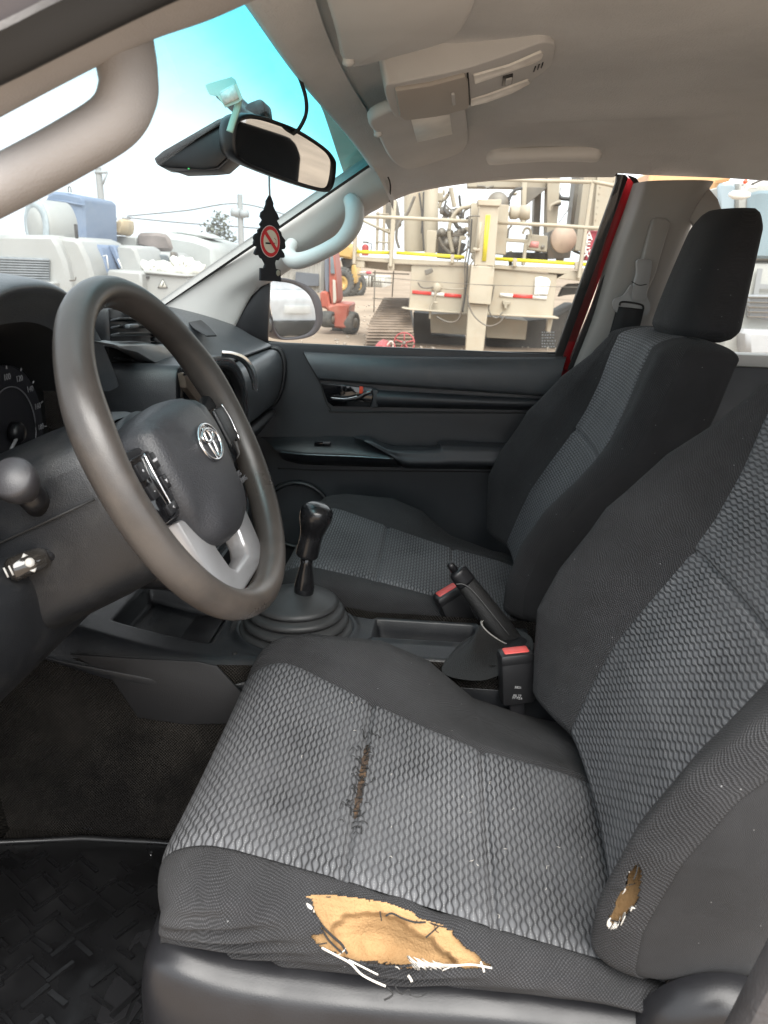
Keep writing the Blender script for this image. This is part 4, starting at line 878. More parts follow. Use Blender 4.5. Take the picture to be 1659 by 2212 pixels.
# ------------------------------------------------------------------ dashboard
dash = thing('dashboard', 'charcoal dashboard with gauge hood, air vents and rounded glovebox', 'dashboard', (0, .7, .4))
top = np.array([(.93, .775), (.86, .770), (.76, .752), (.69, .728), (.648, .706), (.618, .693), (.604, .686), (.606, .680), (.622, .676)])
bar = np.array([(.622, .676), (.592, .678), (.580, .664), (.575, .64), (.577, .61), (.585, .575), (.600, .548), (.622, .535)])
low = np.array([(.622, .535), (.604, .530), (.606, .515), (.640, .470), (.70, .42), (.78, .36)])
def swp(pr, x0, x1, nx, n, endr=.0, crown=0.0):
    P = catmull(pr, n); xs = np.linspace(x0, x1, nx); G = []
    for x in xs:
        e = max(0, (x-(x1-.03))/.03) if endr else 0; s = 1-endr*(1-math.sqrt(max(0, 1-e*e)))
        c = P.mean(0); Q = c+(P-c)*s if endr else P
        G.append([(x, y+crown*(1-(x/.7)**2), z+.016*crown/.05*(1-(x/.7)**2)*0) for y, z in Q])
    return np.array(G)
sheet('top_pad', swp(top, -.125, .69, 40, 50, 0, .03), M_DASH, dash)
sheet('top_pad', swp(top[:3], -.69, -.125, 20, 20, 0, .03), M_DASH, dash)
sheet('passenger_fascia', swp(bar, -.10, .693, 60, 50, .25, .0), M_DASH, dash)
tube('end_seal', [(.697, y, z) for y, z in catmull(bar, 20)], .006, M_BLK, dash, 10)
gl = sheet('glovebox_lid', swp(low, .20, .690, 20, 40, .0, .0), M_BLK, dash)
tube('glovebox_lip', [(x, .6035, .526) for x in np.linspace(.30, .686, 12)], .0085, mat('lip_grey', (.055, .057, .06), .45), dash, 10)
# right demister slot on the top pad
prism('demister_slot', [un(*p, Z=.742) for p in ((388, 672), (404, 676), (430, 690), (452, 708), (468, 727), (446, 728), (420, 712), (398, 690))], (0, 0, .003), M_RUB, dash, .001)
# centre air vents
vb = [un(*p, Y=.62) for p in ((236, 664), (300, 668), (352, 690), (364, 742), (240, 744))]
prism('vent_housing', vb, (0, .08, .0), M_SMOOTH, dash, .006)
for k, (y0, y1) in enumerate(((706, 704), (722, 720), (690, 690))):
    prism('vent_slat', [un(*p, Y=.612) for p in ((238, y0), (330, y1), (330, y1+5), (238, y0+5))], (0, -.012, .003), M_BLK, dash, .001)
tube('vent_trim', [un(*p, Y=.606) for p in ((330, 672), (348, 690), (358, 715), (360, 742))], .0055, M_CHROME, dash, 10, sub=30)
tube('vent_divider', [un(*p, Y=.603) for p in ((312, 672), (328, 692), (336, 716), (338, 742))], .008, M_SMOOTH, dash, 10, sub=30)
prism('vent_thumbwheel', [un(*p, Y=.598) for p in ((268, 700), (288, 699), (289, 708), (268, 710))], (0, -.008, 0), M_DASH, dash, .002)
# centre stack: glossy panel with chrome surround
cs = [(-.165, .725), (-.10, .738), (.02, .738), (.12, .722), (.185, .685), (.212, .635), (.215, .58), (.195, .50), (.16, .42), (-.14, .42), (-.165, .52)]
co = catmull([(x, .545, z) for x, z in cs], 90, True); ci_ = np.array([0.02, .545, .60])+(co-np.array([0.02, .545, .60]))*np.array([.84, 1, .86])
stack = ring_prism('stack_surround', list(co), list(ci_), (0, .10, 0), M_BLK, dash, .004)
bridge('chrome_band', [[un(*p, Y=.533) for p in ((480, 757), (505, 760), (530, 770), (547, 790), (556, 815), (558, 846))], [un(*p, Y=.530) for p in ((479, 764), (501, 766), (524, 775), (540, 793), (549, 817), (552, 844))], [un(*p, Y=.536) for p in ((478, 772), (498, 773), (518, 781), (532, 797), (541, 820), (545, 842))]], 8, 40, M_CHROME, stack)
tube('chrome_arc', [un(*p, Y=.535) for p in ((398, 800), (414, 790), (440, 792))], .007, M_CHROME, stack, 10, sub=16)
prism('stack_side_trim', [un(*p, Y=.535) for p in ((398, 806), (440, 812), (446, 868), (432, 872), (404, 838))], (0, .01, 0), mat('bronze_trim', (.30, .24, .19), .35, metal=.5), stack, .002)
cb = np.array([0.02, .545, .60])+(co-np.array([0.02, .545, .60]))*np.array([.965, 1, .965])+np.array([0, -.003, 0]); cb2 = np.array([0.02, .545, .60])+(co-np.array([0.02, .545, .60]))*np.array([.85, 1, .87])+np.array([0, .004, 0])
sheet('chrome_surround', np.array([list(cb[k:k+1][0:1])[0:1][0] if 0 else p for k in range(1) for p in cb] + [cb[0]]).reshape(1, -1, 3).repeat(1, 0) if 0 else np.array([np.vstack([cb, cb[:1]]), np.vstack([cb*.5+cb2*.5, (cb*.5+cb2*.5)[:1]])+np.array([0, -.003, 0]), np.vstack([cb2, cb2[:1]])]), M_CHROME, stack)
prism('display_panel', [tuple(p+np.array([0, .012, 0])) for p in ci_[::2]], (0, .01, 0), M_GLOSS, stack)
sc = prism('display_screen', [(-.105, .554, .665), (.135, .554, .665), (.135, .554, .565), (-.105, .554, .565)], (0, .003, 0), M_GLOSS, stack, .001)
for k, x in enumerate((-.12, .15)): lathe('audio_knob', (x, .557, .545), (0, -1, 0), [(.018, 0), (.018, .012), (.015, .016), (.002, .017)], M_SMOOTH, stack, 28)
for k in range(6): box('panel_key', (-.09+.036*k, .555, .535), (.028, .006, .014), M_SMOOTH, stack, .002)
# gauge hood: a deep arch over the dials
def arch(xc, hw, z0, h, y, n=40, p=2.6):
    a = np.linspace(-1, 1, n); return np.array([(xc+hw*q, y, z0+h*(1-abs(q)**p)) for q in a])
GX = -.365
rows = [arch(GX, .192, .71, .100, .650), arch(GX, .198, .71, .124, .632), arch(GX, .204, .71, .138, .622), arch(GX, .210, .71, .146, .640), arch(GX, .216, .71, .148, .70), arch(GX, .230, .71, .120, .80), arch(GX, .245, .71, .06, .90)]
bridge('gauge_hood', rows, 40, 60, M_DASH, dash)
rows = [arch(GX, .192, .71, .100, .650), arch(GX, .184, .71, .088, .68), arch(GX, .176, .71, .078, .745)]
bridge('hood_lining', rows, 14, 60, M_RUB, dash)
# bezel and dials
bz = [(-.215, .70), (-.205, .60), (-.16, .56), (.16, .56), (.205, .60), (.215, .70), (.19, .745), (.0, .775), (-.19, .745)]
prism('dial_backplate', [(-.69, .775, .54), (-.07, .775, .54), (-.07, .775, .74), (-.15, .775, .80), (-.60, .775, .80), (-.69, .775, .74)], (0, .01, 0), M_RUB, dash)
prism('cluster_bezel', [un(*p, Y=.600) for p in ((248, 744), (320, 742), (384, 749), (393, 775), (391, 832), (386, 852), (380, 840), (371, 817), (352, 797), (337, 785), (298, 762), (259, 752))], (0, .03, .004), mat('satin_grey_bezel', (.30, .31, .32), .34, metal=.2), dash, .004)
prism('cluster_side_wall', [un(*p, Y=.640) for p in ((235, 748), (300, 752), (372, 800), (392, 840), (388, 900), (300, 930), (235, 930))], (0, .01, 0), M_RUB, dash, .002)
tube('cluster_rim_line', [un(*p, Y=.632) for p in ((245, 772), (290, 782), (330, 806), (360, 840), (372, 870))], .0016, M_BLK, dash, 6, sub=24)
def dial(cx, cz, r, labels, needle):
    o = np.array([cx, .712, cz]); d = np.array([0, -1, .0])
    rg = lathe('dial_face', o+np.array([0, .012, 0]), d, [(r, 0), (r, .004), (r*.97, .006), (r*.95, .004), (r*.6, .0035), (.001, .0035)], mat('dial_black', (.026, .026, .030), .4), dash, 56)
    wht = mat('dial_white', (.30, .30, .31), .6)
    tube('dial_ring', [o+np.array([r*.68*math.cos(a), .004, r*.68*math.sin(a)]) for a in np.linspace(rad(-30), rad(210), 40)], .0009, mat('dial_grey', (.16, .16, .17), .5), rg, 6)
    for s, a in labels:
        p = o+np.array([r*.83*math.cos(rad(a)), .0035, r*.83*math.sin(rad(a))])
        if s: text_mesh('dial_numeral', s, .0105, wht, rg, Matrix.Translation(p) @ Matrix.Rotation(rad(90), 4, 'X'), .0002)
        t0, t1 = o+np.array([r*.95*math.cos(rad(a)), .003, r*.95*math.sin(rad(a))]), o+np.array([r*1.0*math.cos(rad(a)), .003, r*1.0*math.sin(rad(a))])
        cyl('dial_tick', t0, t1, .0009, wht, rg, 6)
    tube('dial_needle', [o+np.array([0, -.004, 0]), o+np.array([r*.8*math.cos(rad(needle)), -.004, r*.8*math.sin(rad(needle))])], [.0024, .0012], wht, rg, 8)
    lathe('needle_hub', o+np.array([0, .004, 0]), d, [(.013, 0), (.013, .008), (.009, .012), (.001, .013)], M_SMOOTH, rg, 24)
dial(GX+.100, .672, .080, [(str(v), 210-(v/20)*24) for v in range(0, 201, 20)], 214)
dial(GX-.090, .672, .066, [(str(v), 210-v*34) for v in range(0, 8)], 214)
# driver-side lower dash and knee panel
rows = [[(x, .76, .585) for x in np.linspace(-.70, -.10, 12)], [(x, .640, .592) for x in np.linspace(-.70, -.10, 12)], [(x, .612, .580) for x in np.linspace(-.70, -.10, 12)], [(x, .600, .54) for x in np.linspace(-.70, -.10, 12)], [(x, .620, .46) for x in np.linspace(-.70, -.10, 12)], [(x, .70, .40) for x in np.linspace(-.70, -.10, 12)], [(x, .80, .42) for x in np.linspace(-.70, -.10, 12)]]
bridge('knee_panel', rows, 40, 30, M_BLK, dash)
# closed left end of the dashboard beside the driver's door
prism('end_cap', [(-.692, y, z) for y, z in ((.95, .40), (.95, .775), (.80, .775), (.70, .755), (.63, .735), (.606, .70), (.60, .62), (.596, .54), (.618, .46), (.70, .40))], (-.014, 0, 0), M_BLK, dash, .004)
box('side_vent_pod', (-.628, .715, .665), (.125, .20, .155), M_DASH, dash, .02)
lathe('side_vent_ring', (-.628, .617, .672), (0, -1, 0), [(.050, 0), (.052, .008), (.044, .010), (.040, .002), (.001, .002)], M_SMOOTH, dash, 32)
# ------------------------------------------------------------------ centre console, gear lever, handbrake, buckles
con = thing('centre_console', 'black plastic centre console between the front seats', 'console', (0, .3, 0))
xs = np.concatenate([np.linspace(-.150, -.10, 14), np.linspace(-.096, .096, 64), np.linspace(.10, .150, 14)]); ys = np.linspace(.80, -.20, 200); G = []
def con_w(y): return float(np.interp(y, [-.2, .30, .46, .60], [.088, .088, .135, .150]))
def con_z(x, y):
    z = .296+.05*max(0, (y-.52)/.25)**1.5
    q = abs(x)/con_w(y)*.150
    if q > .105: z -= .16*((q-.105)/.045)**1.6*.30
    def pocket(x0, x1, y0, y1, d, e=.006):
        a = min(x-x0, x1-x, y-y0, y1-y); return -d*min(1, max(0, a/e))
    z += pocket(-.012, .064, .125, .290, .045); z += pocket(-.065, .085, .545, .70, .028)
    z += pocket(.01, .085, -.10, .035, .05)
    a = math.hypot(x-.012, y-.422); z += .006*math.exp(-((a-.098)/.006)**2)
    z += .0045*math.exp(-(min(abs(x+.014), abs(x-.066))/.006)**2)*(1 if .12 < y < .295 else 0)
    return z
G = np.array([[(x*con_w(y)/.150, y, con_z(x*con_w(y)/.150, y)) for x in xs] for y in ys]); sheet('console_top', G, M_BLK, con)
for s in (-1, 1):
    yy_ = np.linspace(.80, -.20, 24)
    zl = np.interp(yy_, [-.2, .44, .53, .75, .8], [.27, .272, .268, .300, .31])
    cw = lambda y: con_w(y)
    rows = [[(s*cw(y), y, con_z(cw(y), y)) for y in yy_], [(s*(cw(y)+.0025), y, (con_z(cw(y), y)+z)/2) for y, z in zip(yy_, zl)], [(s*(cw(y)+.002), y, z-(.10 if y < .42 else 0)) for y, z in zip(yy_, zl)], [(s*(cw(y)-.004), y, z-.004-(.10 if y < .42 else 0)) for y, z in zip(yy_, zl)]]
    bridge('console_side', rows, 14, 40, M_BLK, con)
tun = [un(*p, X=-.147) for p in ((150, 1410), (300, 1420), (430, 1426), (470, 1436), (530, 1500), (545, 1560), (400, 1562), (300, 1548), (268, 1500), (232, 1450))]
prism('side_kick_panel', [tuple(p) for p in tun], (-.005, 0, 0), mat('kick_panel_plastic', (.008, .008, .009), .6, bump=.2, bscale=700), con, .003)  # base colour taken darker to carry the shade of the footwell
prism('tray_liner', [(-.05, .56, .274), (.07, .56, .274), (.07, .685, .276), (-.05, .685, .276)], (0, 0, .004), M_SMOOTH, con, .001)
for x, y in ((-.09, .50), (-.095, .455)): lathe('screw_cap', (x, y, .2945), (0, 0, 1), [(.004, 0), (.004, .003), (.002, .0035)], M_RUB, con, 14)
# gear lever
gb = np.array([.012, .422, .292])
gear = thing('gear_lever', 'tall black gear lever rising from a ribbed rubber boot', 'gear lever', tuple(gb))
lathe('rubber_boot', gb, (0, 0, 1), [(.094, 0), (.097, .006), (.090, .011), (.070, .012), (.070, .0135), (.084, .015), (.088, .021), (.083, .0265), (.064, .028), (.064, .0295), (.077, .031), (.0805, .037), (.075, .0425), (.057, .044), (.057, .0455), (.068, .047), (.0705, .052), (.064, .057), (.042, .064), (.022, .069), (.014, .071)], M_RUB if 0 else mat('boot_rubber', (.032, .033, .034), .5, var=.15, vscale=30), gear, 64)
a = un(655, 1290, X=.012); b = un(664, 1195, X=.010); c = un(688, 1092, X=.008)
lathe('boot_collar', a+np.array([0, 0, -.012]), b-a, [(.021, 0), (.022, .006), (.019, .014), (.015, .02)], M_SMOOTH, gear, 30)
d = b-a; L = np.linalg.norm(d); lathe('lever_shaft', a, d, [(.0155, 0), (.0165, L*.25), (.014, L*.45), (.0098, L*.75), (.0105, L*1.1)], M_GLOSS if 0 else mat('lever_gloss_sleeve', (.010, .010, .011), .16), gear, 30)
d = c-b; L = np.linalg.norm(d); kn = lathe('shift_knob', b+d*-.06, d, [(.0165, 0), (.0185, L*.06), (.0180, L*.35), (.0190, L*.5), (.0235, L*.68), (.0262, L*.84), (.0245, L*.98), (.017, L*1.07), (.004, L*1.10)], mat('worn_knob_plastic', (.010, .010, .011), .22, var=.2, vscale=40, rvar=.08), gear, 36, sub=40)
# handbrake
hb = thing('handbrake', 'raised black handbrake lever with stitched leather boot', 'handbrake', (.03, .1, .28))
a = un(1112, 1398, X=.03); b = un(990, 1236, X=.028); d = (b-a); L = np.linalg.norm(d); u = d/L
tube('grip', [a-u*.02, a+d*.25, a+d*.55, a+d*.8, a+d*.93], [.0175, .0180, .0165, .0150, .0140], M_LEA, hb, 20, flat=(.8, 1.15, (0, .6, .8)), sub=40)
tube('grip_collar', [a+d*.86, a+d*1.0, a+d*1.03], [.0155, .0145, .0105], M_SMOOTH, hb, 20, flat=(.8, 1.12, (0, .6, .8)), sub=12)
lathe('release_button', un(982, 1232, X=.028), (un(970, 1216, X=.028)-un(982, 1232, X=.028)), [(.0065, 0), (.0062, .010), (.0055, .014), (.001, .016)], M_SMOOTH, hb, 18)
tube('grip_seam', [un(*p, X=.012) for p in ((985, 1262), (1000, 1262), (1020, 1275), (1050, 1310), (1100, 1372))], .0008, mat('seam_grey', (.09, .09, .09), .6), hb, 5, sub=30)
base = catmull([un(*p, Z=.300) for p in ((955, 1452), (985, 1400), (1020, 1372), (1075, 1350), (1140, 1370), (1150, 1405), (1110, 1440), (1040, 1470))], 40, True)
P1, P2 = un(1040, 1346, X=.014), un(1132, 1394, X=.034); mid_ = (P1+P2)/2
topr = np.array([mid_+(P2-P1)/2*math.cos(q)*1.02+np.array([.024, 0, .004])*math.sin(q) for q in np.linspace(0, 2*math.pi, 40, endpoint=False)])
# match ring starts
ang = lambda P: np.argsort(np.arctan2(P[:, 1]-P[:, 1].mean(), P[:, 0]-P[:, 0].mean()))
base = base[ang(base)]; topr = topr[ang(topr)]
rows = []
for k in np.linspace(0, 1, 12):
    R = base*(1-k)+topr*k; cc = R.mean(0); R = cc+(R-cc)*(1-.16*math.sin(math.pi*k)); R = R+.0022*np.array([np.cos(np.arange(40)*1.1+k*5), np.sin(np.arange(40)*.9), np.sin(np.arange(40)*.7+k*7)]).T*math.sin(math.pi*k); rows.append(R)
V = np.vstack(rows); mesh('leather_boot', V, gridfaces(40, 12, True), M_LEA, hb)
tube('boot_stitching', list(topr+np.array([0, 0, .001])), .0012, mat('grey_stitch', (.28, .27, .25), .8), hb, 5, True)
p0 = un(1043, 1350, X=.02)
for k in range(4): tube('frayed_thread', [p0, p0+np.array([-.004+.003*k, .002, .006]), p0+np.array([-.006+.004*k, -.002*k, .011-.002*k])], .0006, M_WHITE, hb, 5, sub=8)
# belt buckles
def buckle(label, c, axis, face, group):
    t = thing('seat_belt_buckle', label, 'belt buckle', tuple(c), group); axis = np.array(axis)/np.linalg.norm(axis)
    R = frame_from(axis, face); T = Matrix.Translation(c) @ R
    def bb(nm, cc, s, m, bev, par): return box(nm, tuple(T @ Vector(cc)), s, m, par, bev, R)
    body = bb('buckle_body', (0, 0, 0), (.0500, .030, .080), M_BUCK, .006, t)
    bb('buckle_cap', (0, 0, .0335), (.0515, .0315, .020), M_BUCK, .006, t)
    bb('press_button', (0, .0, .0425), (.038, .020, .006), M_PRESS, .003, t)
    bb('buckle_stalk', (0, 0, -.065), (.022, .005, .06), M_CHROME if 0 else M_SMOOTH, .001, t)
    return t, T, body
c = un(1115, 1462, X=-.112)
t, T, body = buckle('black belt buckle with red button beside the driver seat', c, (0.02, .10, 1), (.18, -1, 0), 'front seat belt buckles')
mk = mat('buckle_print', (.34, .34, .34), .6); pr = mat('press_print', (.42, .05, .05), .5)
# printing on the near face
Tf = Matrix.Translation(c) @ frame_from((-.98, -.18, .06), (.18, -.98, 0))
for s, zz_ in (('3821', -.008), ('P5 77', -.022), ('77 FZ4', -.026)): text_mesh('buckle_print', s, .0052, mk, body, Matrix.Translation(Vector(c)+Vector((-.0170, -.002, zz_))) @ frame_from((-1, 0, 0), (0, -1, 0)), .0003)
c2 = un(984, 1318, X=.105)
buckle('black belt buckle leaning by the passenger cushion, behind the handbrake', c2, (-.10, .42, .9), (.35, -.8, 0), 'front seat belt buckles')
# ------------------------------------------------------------------ carpet and mat
carp = structure(sheet('floor_carpet', np.array([[(x, y, .004+.25*max(0, (y-.93)/.15)**1.3) for x in np.linspace(-.72, .72, 30)] for y in np.linspace(1.06, -.3, 60)]), M_CARP))
def tunnel(side):
    G = []
    for y in np.linspace(1.0, -.3, 80):
        row = []
        for k in np.linspace(0, 1, 30):
            z = .30*(1-k)+.006*k; x = .143+.006*math.sin(k*2.0)+.035*max(0, (k-.72)/.28)**2+.004*math.sin(y*23+k*5)*math.sin(k*3.1)+.05*max(0, (y-.72)/.25)*k
            row.append((side*min(x, con_w(y)-.006+.03*k), y, z))
        G.append(row)
    return structure(sheet('tunnel_carpet', np.array(G), M_CARP))
tunnel(-1); tunnel(1)
# ------------------------------------------------------------------ roof fittings
pl = plane3(un(868, 258, X=.09), un(832, 186, X=-.085), un(1172, 140, X=0.0))
nrm_c = np.cross(un(868, 258, X=.09)-un(832, 186, X=-.085), un(1172, 140, X=0)-un(832, 186, X=-.085)); nrm_c /= np.linalg.norm(nrm_c); nrm_c *= np.sign(nrm_c[2])
oc = thing('overhead_console', 'beige overhead console with sunglass lid and two map lamps', 'roof console', (0, .2, 1.1))
def pp(pts, off=0.0): return [pl(*p)-nrm_c*off for p in pts]
prism('console_base', [tuple(p) for p in catmull(pp([(832, 190), (870, 178), (1000, 150), (1110, 114), (1165, 94), (1192, 94), (1200, 108), (1186, 146), (1130, 184), (1010, 234), (940, 249), (868, 258), (845, 240)]), 80, True)], tuple(nrm_c*.06), M_VISOR, oc, .006, 3, 50)
lid = prism('storage_lid', pp([(852, 188), (930, 176), (1004, 156), (1010, 168), (1012, 222), (1008, 227), (940, 244), (872, 252), (862, 244)], -.001), tuple(-nrm_c*.007), mat('lid_plastic', (.42, .385, .35), .6, bump=.15, bscale=900), oc, .003)
prism('lid_grip', pp([(972, 190), (980, 188), (982, 212), (975, 214)], .006), tuple(-nrm_c*.003), M_VISOR, lid, .001)
prism('lid_gap', pp([(1008, 157), (1012, 156), (1017, 224), (1012, 226)], -.002), tuple(-nrm_c*.003), M_RUB, oc)
prism('map_lamp', pp([(1022, 160), (1100, 138), (1168, 108), (1174, 114), (1170, 124), (1150, 134), (1060, 166), (1024, 178)], -.002), tuple(-nrm_c*.005), M_LENS, oc, .002)
prism('map_lamp', pp([(1016, 214), (1060, 200), (1140, 170), (1146, 176), (1110, 196), (1050, 218), (1016, 226)], -.002), tuple(-nrm_c*.005), M_LENS, oc, .002)
sw = prism('lamp_switch', pp([(1086, 164), (1108, 158), (1106, 178), (1084, 184)], -.002), tuple(-nrm_c*.004), M_SMOOTH, oc, .001)
prism('switch_rocker', pp([(1092, 166), (1106, 162), (1104, 174), (1091, 178)], .002), tuple(-nrm_c*.002), M_VISOR, sw, .0008)
for k in range(3): prism('microphone_slot', pp([(1156+8*k, 142-4*k), (1158+8*k, 142-4*k), (1154+8*k, 154-4*k), (1152+8*k, 154-4*k)], -.002), tuple(-nrm_c*.003), M_RUB, oc)
# sun visors
def visor(name, label, pts, pln, up, clip):
    t = thing(name, label, 'sun visor', tuple(np.mean([pln(*p) for p in pts], 0)), 'sun visors')
    prism('visor_board', [tuple(p) for p in catmull([pln(*p) for p in pts], 70, True)], up, M_VISOR, t, .007, 3, 50)
    a = pln(*clip)
    lathe('visor_hook', a+np.array([0, .004, .02]), (-.2, -.1, -1), [(.010, 0), (.009, .012), (.006, .018), (.007, .024), (.002, .027)], M_VISOR, t, 18)
    box('visor_hinge', tuple(a+np.array([.012, -.006, .014])), (.034, .016, .016), M_VISOR, t, .004)
    return t
pd_ = plane3(un(745, 140, X=-.14), un(700, 0, X=-.40), un(1000, 60, X=-.27))
visor('sun_visor', 'driver sun visor folded up against the roof at the top edge', [(640, -160), (700, 0), (722, 70), (733, 115), (745, 138), (775, 146), (870, 122), (955, 98), (990, 78), (1014, 40), (1030, 0), (1075, -160), (850, -190)], pd_, (0, 0, .018), (757, 132))
pv = plane3(un(808, 275, X=.13), un(870, 365, X=.50), un(1008, 318, X=.46))
vp = visor('sun_visor', 'passenger sun visor with a white paper label', [(800, 262), (818, 300), (840, 342), (862, 362), (890, 366), (950, 348), (992, 333), (1008, 318), (1012, 298), (1006, 250), (998, 215), (900, 225)], pv, (0, .004, .018), (820, 288))
prism('paper_label', [pv(*p)+np.array([0, -.001, -.0015]) for p in ((887, 258), (970, 246), (976, 288), (900, 306))], (0, 0, .001), M_PAPER, vp)
# grab handles
def handle(label, pts, r, m, flat, ends=True, sub=50, caps=None):
    t = thing('grab_handle', label, 'grab handle', tuple(pts[len(pts)//2]), 'grab handles')
    tube('grip_bar', pts, r, m, t, 20, flat=flat, sub=sub)
    for a, b, rr in (caps or []): tube('handle_mount', [a, b], rr, m, t, 18, flat=flat)
    return t
hp = [un(*p, X=x) for p, x in (((1062, 338), .545), ((1075, 337), .530), ((1110, 336), .520), ((1180, 333), .516), ((1250, 332), .520), ((1278, 331), .530), ((1286, 331), .545))]
handle('roof grab handle above the passenger window', hp, [.0135, .0145, .0125, .0115, .0125, .0145, .0135], mat('pale_roof_handle', (.80, .78, .75), .5), (1.0, 1.15, (.3, 0, 1)), caps=[(hp[1], hp[1]+np.array([.06, 0, .02]), [.012, .012]), (hp[-2], hp[-2]+np.array([.06, 0, .02]), [.012, .012])])
M_HAND = mat('pale_grip_plastic', (.60, .61, .59), .45, bump=.1, bscale=900)
ha = [un(*p, X=x) for p, x in (((758, 432), .585), ((766, 452), .566), ((762, 486), .556), ((738, 520), .554), ((700, 543), .556), ((660, 560), .562), ((634, 562), .574), ((622, 545), .592), ((632, 525), .612))]
handle('pale grab handle on the passenger windscreen pillar', ha, [.016, .020, .019, .0165, .0158, .0165, .018, .016, .013], M_HAND, (1.0, 1.1, (1, 0, .1)), sub=70)
hd_ = [un(*p, X=x) for p, x in (((262, 92), -.575), ((275, 150), -.582), ((276, 205), -.588), ((245, 262), -.592), ((150, 322), -.60), ((30, 386), -.605), ((-120, 462), -.61))]
handle('large blurred grab handle on the driver windscreen pillar, nearest the lens', hd_, [.0235, .0215, .0205, .0200, .0195, .0195, .0195], M_NEAR, (.9, 1.15, (1, 0, 0)), sub=70)
# ------------------------------------------------------------------ inside mirror and what hangs there
mo2 = un(612, 330, X=-.005); dv = (mo2-CAM)/np.linalg.norm(mo2-CAM); rv = np.array([.68, -.72, .93])-mo2; rv /= np.linalg.norm(rv); mn2 = rv-dv; mn2 /= np.linalg.norm(mn2)
mo2 = mo2; pm2 = onplane(mo2, mn2)
mir = thing('rear_view_mirror', 'black framed rear view mirror reflecting the rear cabin', 'mirror', tuple(mo2))
out = catmull([pm2(*p) for p in ((502, 300), (505, 266), (518, 250), (545, 246), (590, 258), (645, 281), (700, 318), (721, 343), (724, 362), (720, 394), (712, 411), (697, 415), (640, 399), (570, 373), (525, 352), (506, 332))], 80, True)
cen = out.mean(0); ins_ = cen+(out-cen)*np.array([.93, .93, .86])
lev = [(ins_, .002), (cen+(out-cen)*.975, -.004), (out, .002), (out, .012), (cen+(out-cen)*.95, .026), (cen+(out-cen)*.80, .038), (cen+(out-cen)*.4, .044), (cen+(out-cen)*.02, .045)]
mesh('mirror_shell', np.vstack([L-mn2*o for L, o in lev]), gridfaces(80, len(lev), True), M_SMOOTH, mir)
mesh('mirror_glass', list(ins_-mn2*.0015), [tuple(range(80))], mat('mirror_dimmed_silver', (.78, .79, .80), .02, metal=1.0), mir, False)
st = un(552, 228, X=.03)
tube('mirror_stem', [cen-mn2*.04, st*.5+(cen-mn2*.04)*.5, st+np.array([.01, .05, .02])], [.012, .011, .012], M_SMOOTH, mir, 14, sub=14)
prism('mirror_mount', [un(*p, X=.02) for p in ((520, 242), (535, 222), (562, 212), (570, 220), (574, 250), (540, 252))], (.05, 0, 0), M_SMOOTH, mir, .006)
# driver monitor on the glass
mon = thing('windscreen_monitor', 'black wedge-shaped camera unit fixed to the windscreen', 'dash camera', tuple(un(420, 330, X=-.03)))
prism('monitor_body', [un(*p, X=-.05) for p in ((333, 342), (352, 326), (470, 258), (486, 252), (494, 262), (502, 330), (468, 362), (440, 366), (345, 360), (338, 354))], (.075, .01, .0), M_SMOOTH, mon, .006)
prism('monitor_lid', [un(*p, X=-.055) for p in ((333, 342), (352, 326), (470, 258), (486, 252), (490, 262), (472, 272), (350, 343), (337, 352))], (.006, 0, 0), M_BLK, mon, .001)
prism('monitor_base', [un(*p, X=-.045) for p in ((345, 358), (470, 360), (500, 333), (499, 342), (472, 366), (440, 369), (378, 371))], (.06, 0, 0), mat('monitor_grey', (.07, .07, .075), .45), mon, .002)
lathe('status_light', un(408, 364, X=-.047), (-1, -.2, 0), [(.0016, 0), (.0016, .001), (.0004, .0015)], mat('green_lamp', (.1, .7, .2), .4), mon, 10)
# toll tag and its hanging cable tie
tg = thing('windscreen_tag', 'pale green paper tag stuck behind the mirror', 'tag', tuple(un(480, 195, X=-.155)))
prism('tag_sheet', [un(*p, X=-.155) for p in ((443, 184), (452, 180), (500, 166), (508, 172), (524, 214), (514, 222), (486, 232), (470, 208), (452, 204))], (.002, 0, 0), mat('green_tag_plastic', (.50, .62, .55), .5), tg)
prism('tag_print', [un(*p, X=-.157) for p in ((474, 198), (504, 182), (516, 212), (484, 226))], (.001, 0, 0), mat('tag_print', (.72, .74, .70), .6, var=.2, vscale=200), tg)
tube('tag_strap', [un(*p, X=-.150) for p in ((516, 212), (512, 235), (503, 262), (496, 285))], .0042, mat('strap_green', (.34, .50, .42), .5), tg, 8, flat=(1, .4, (1, 0, 0)), sub=20)
tag(tube('power_cable', [un(*p, X=x) for p, x in (((618, 120), -.08), ((640, 152), -.045), ((655, 190), -.03), ((662, 222), -.02), ((660, 250), -.01), ((646, 278), .0), ((632, 290), .015))], .0026, M_RUB, None, 8, sub=50), 'thin black cable looping from the roof lining to the mirror', 'cable')
